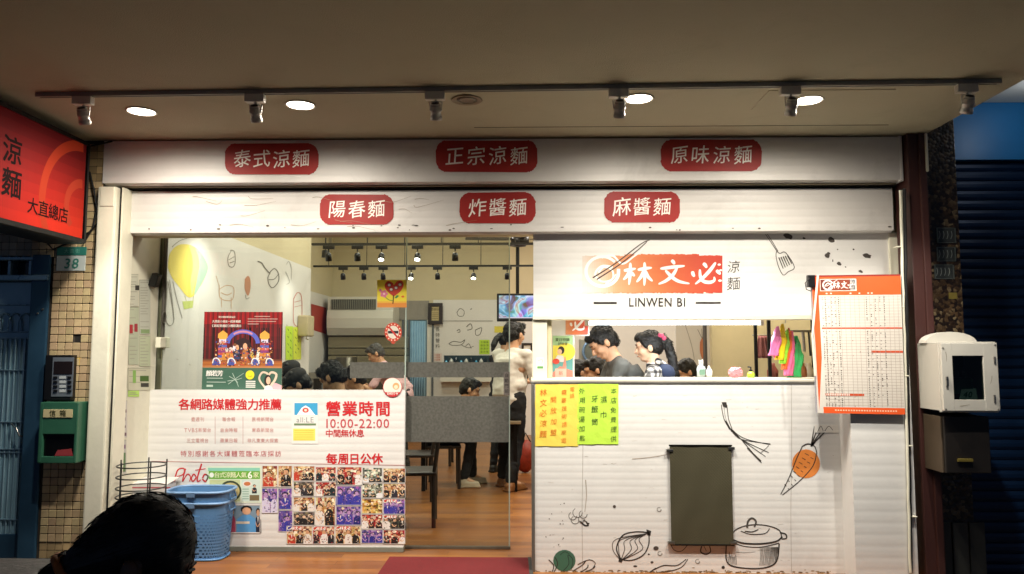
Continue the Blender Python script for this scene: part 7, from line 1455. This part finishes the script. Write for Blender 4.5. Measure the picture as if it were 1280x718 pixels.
# --- seated group at the left
person('diner in a black peaked cap, nearest to the left wall', (sx(393, 7.3), 7.3), R(205), PLZ(453, 7.3), sit=True, lean=R(18), nod=R(18), shirt=('black', '141416'), cap='101012', detail=.011)
person('diner in a dark cap bent low between two others', (sx(409, 6.75), 6.75), R(195), PLZ(463, 6.75), sit=True, lean=R(20), nod=R(28), shirt=('dark_green', '1c241e'), cap='0c0c0e', detail=.011)
person('diner with dark hair shaved at the sides, nearest to the glass', (sx(438, 6.5), 6.5), R(160), PLZ(453, 6.5), sit=True, lean=R(12), nod=R(30), shirt=('black', '141416'), detail=.009, tone='b88a66')
person('diner in a beige shirt facing left at the far table edge', (sx(462, 7.6), 7.6), R(185), PLZ(457, 7.6), sit=True, lean=R(12), nod=R(16), shirt=('beige', 'b3a98c'), detail=.011)
# --- diners seen through the kitchen
person('diner in a white top, seen left of the grey shirted cook', (sx(714, 8.3), 8.3), R(20), PLZ(450.5, 8.3), sit=True, lean=R(8), nod=R(10), shirt=('white', 'c8ccd4'), detail=.011)
person('diner with black hair behind the bending cook', (sx(757, 8.1), 8.1), R(185), PLZ(447, 8.1), sit=True, lean=R(8), nod=R(16), shirt=('black', '141416'), detail=.011)
person('diner seen as a low dark crown between the two cooks and fan', (sx(745, 8.9), 8.9), R(90), PLZ(465, 8.9), sit=True, lean=R(12), nod=R(26), shirt=('grey', '6a6a6a'), detail=.012)
person('diner with a white collar right of the checked shirt cook', (sx(874, 8.2), 8.2), R(185), PLZ(449.5, 8.2), sit=True, lean=R(10), nod=R(20), shirt=('white', 'c8ccd4'), detail=.011)
# furniture around them
table('dining table of the group behind the notice panel', sx(402, 7.0)-.35, 7.0); table('dining table of the chopstick eater', sx(590, 8.6), 8.6); table('dining table at the back by the pink server', sx(480, 10.4)-.3, 10.4); table('dining table behind the kitchen window', sx(790, 8.6), 8.6, 1.2); 
chair('dark chair at the left edge of the door glass, nearest', sx(519, 6.75), 6.75, R(185)); chair('second dark chair beyond the nearest one at the door glass', sx(522, 7.9), 7.9, R(180)); chair('dark chair under the chopstick eater', sx(556, 8.6)-.02, 8.6, R(8)); chair('dark chair farther back in the aisle', sx(548, 10.3), 10.3, R(90))
chair('dark chair of the diner with shaved sides', sx(438, 6.5)+.03, 6.5, R(160)); chair('dark chair of the beige shirted diner', sx(462, 7.6)+.03, 7.6, R(185)); chair('dark chair of the diner in the peaked cap', sx(393, 7.3)+.03, 7.3, R(205)); chair('dark chair of the low bent capped diner', sx(409, 6.75)+.03, 6.75, R(195))
for lb_, px, Y, a in (('dark chair of the diner in the white top', 714, 8.3, 20), ('dark chair of the black haired diner behind the cook', 757, 8.1, 185), ('dark chair of the lowest diner behind the fan', 745, 8.9, 90), ('dark chair of the diner with the white collar', 874, 8.2, 185)): chair(lb_, sx(px, Y), Y, R(a))
t = thing('red_bag', 'red and yellow bag on the floor behind the waiter', 'bag', (sx(657, 9.6), 9.6, ZP)); b = MB(); b.ball((sx(657, 9.6), 9.6, ZP+.2), (.13, .1, .2), 16, 12); b.v = [(x+.012*math.sin(z*40), y, z) for x, y, z in b.v]; b.build('bag_body', mat('red_bag', '9a3420', rough=.5, var=.4, vscale=12), t, True); MB().tube([(sx(657, 9.6)-.06, 9.6, ZP+.37), (sx(657, 9.6), 9.6, ZP+.48), (sx(657, 9.6)+.06, 9.6, ZP+.37)], .01).build('handle', M_wood, t)
t = thing('noodle_bowl', 'white bowl in front of the chopstick eater', 'bowl', (sx(583, 8.5), 8.5, ZP+.74)); MB().lathe(sx(583, 8.5), 8.5, [(.035, ZP+.741), (.06, ZP+.76), (.09, ZP+.80), (.085, ZP+.80), (.05, ZP+.765), (0, ZP+.76)], 24).build('bowl_body', M_white, t, True)
for (px, Y, lb_, r_) in ((600, 8.6, 'small white dish on the chopstick eater table', .06), (612, 8.75, 'pale sauce bowl at the end of the chopstick eater table', .05)):
    t = thing('dish', lb_, 'dish', (sx(px, Y), Y, ZP+.741)); MB().lathe(sx(px, Y), Y, [(.02, ZP+.741), (r_, ZP+.77), (r_-.005, ZP+.77), (0, ZP+.75)], 18).build('dish_body', M_white, t, True)
# --- seated person in the foreground, back of a dark head
hd = P(186, 690, 1.62)
M_hairF = mat('near_black_hair', '070605', rough=.62, var=.35, vscale=90, stretch=(.25, 1, 1), bump=.25, bscale=500)
HX = hd.x-.20
tF, hpF, bpF, fF = person('person with black hair tied back by an orange band, close in the foreground', (HX, 1.62), R(20), P(205, 634, 1.62).z, sit=True, lean=R(14), nod=R(26), shirt=('navy', '121318'), hair='tied', hairm=M_hairF,
    pony=[(-.09, 0, .01), (-.145, 0, -.005), (-.17, 0, -.03), (-.215, 0, -.08), (-.24, 0, -.17)], bulge=[((-.03, 0, .035), (.10, .083, .088)), ((-.07, 0, .02), (.075, .07, .068)), ((-.105, 0, .005), (.05, .05, .045)), ((.040, 0, .0), (.062, .076, .072)), ((.035, 0, -.05), (.05, .075, .05))], detail=.006, tone='5c4030', seat=.44, base=0.0)
hcw = hpF(0, 0, 0); RF = Matrix.Rotation(R(20), 3, 'Z'); c1 = hcw+RF @ Vector((-.150, .0, -.012)); ax = RF @ Vector((-.8, 0, -.55)).normalized(); u = ax.orthogonal().normalized(); v = ax.cross(u)
MB().tube([c1+(u*math.cos(2*PI*k/16)+v*math.sin(2*PI*k/16))*(.034+.003*(k % 2)) for k in range(17)], .009, 8).build('hair_band', mat('orange_band', 'b0622a', rough=.7), tF, True)
b = MB(); q = hpF(-.012, -.088, -.02); b.ball(q, (.020, .012, .030), 12, 8); q2 = hpF(-.008, -.094, -.018); b.ball(q2, (.010, .008, .016), 10, 6, c='3a2418'); b.build('ear', skin('5c4030'), tF, True)
b = MB(); rnd = random.Random(9)
for i in range(420):
    th = rnd.uniform(-1.45, 1.45); fwd = rnd.uniform(.0, .06); pts = []
    for j in range(8):
        u = j/7; x = fwd*(1-u)-.148*u; rad = .0885*(1-u**2.2)+.030*u**2.2+.001*rnd.random(); lift = rnd.uniform(0, .0025)
        c3 = hcw+Vector((x-.01, 0, .035*(1-u)-.012*u)); rad *= math.sqrt(max(.05, 1-(max(0, x)/.105)**2)); pts.append(hcw+RF @ (c3-hcw+Vector((0, -math.sin(th)*(rad+lift)*.93, math.cos(th)*(rad+lift)))))
    b.tube(pts, .0007, 3, cap=False)
b.build('hair_strands', mat('strand_black', '14100e', rough=.4, var=0), tF)
st = thing('sidewalk_stool', 'small stool under the seated person in the foreground', 'stool', (HX, 1.62, 0)); MB().lathe(HX, 1.62, [(0, .42), (.17, .42), (.17, .45), (0, .455)], 24).build('seat', M_black, st)
for k in range(4): a = k*PI/2+.4; MB().tube([(HX+.12*math.cos(a), 1.62+.12*math.sin(a), .42), (HX+.16*math.cos(a), 1.62+.16*math.sin(a), 0)], .012).build('leg', M_black, st)
bpy.data.objects.remove(_to); bpy.data.curves.remove(_tc)
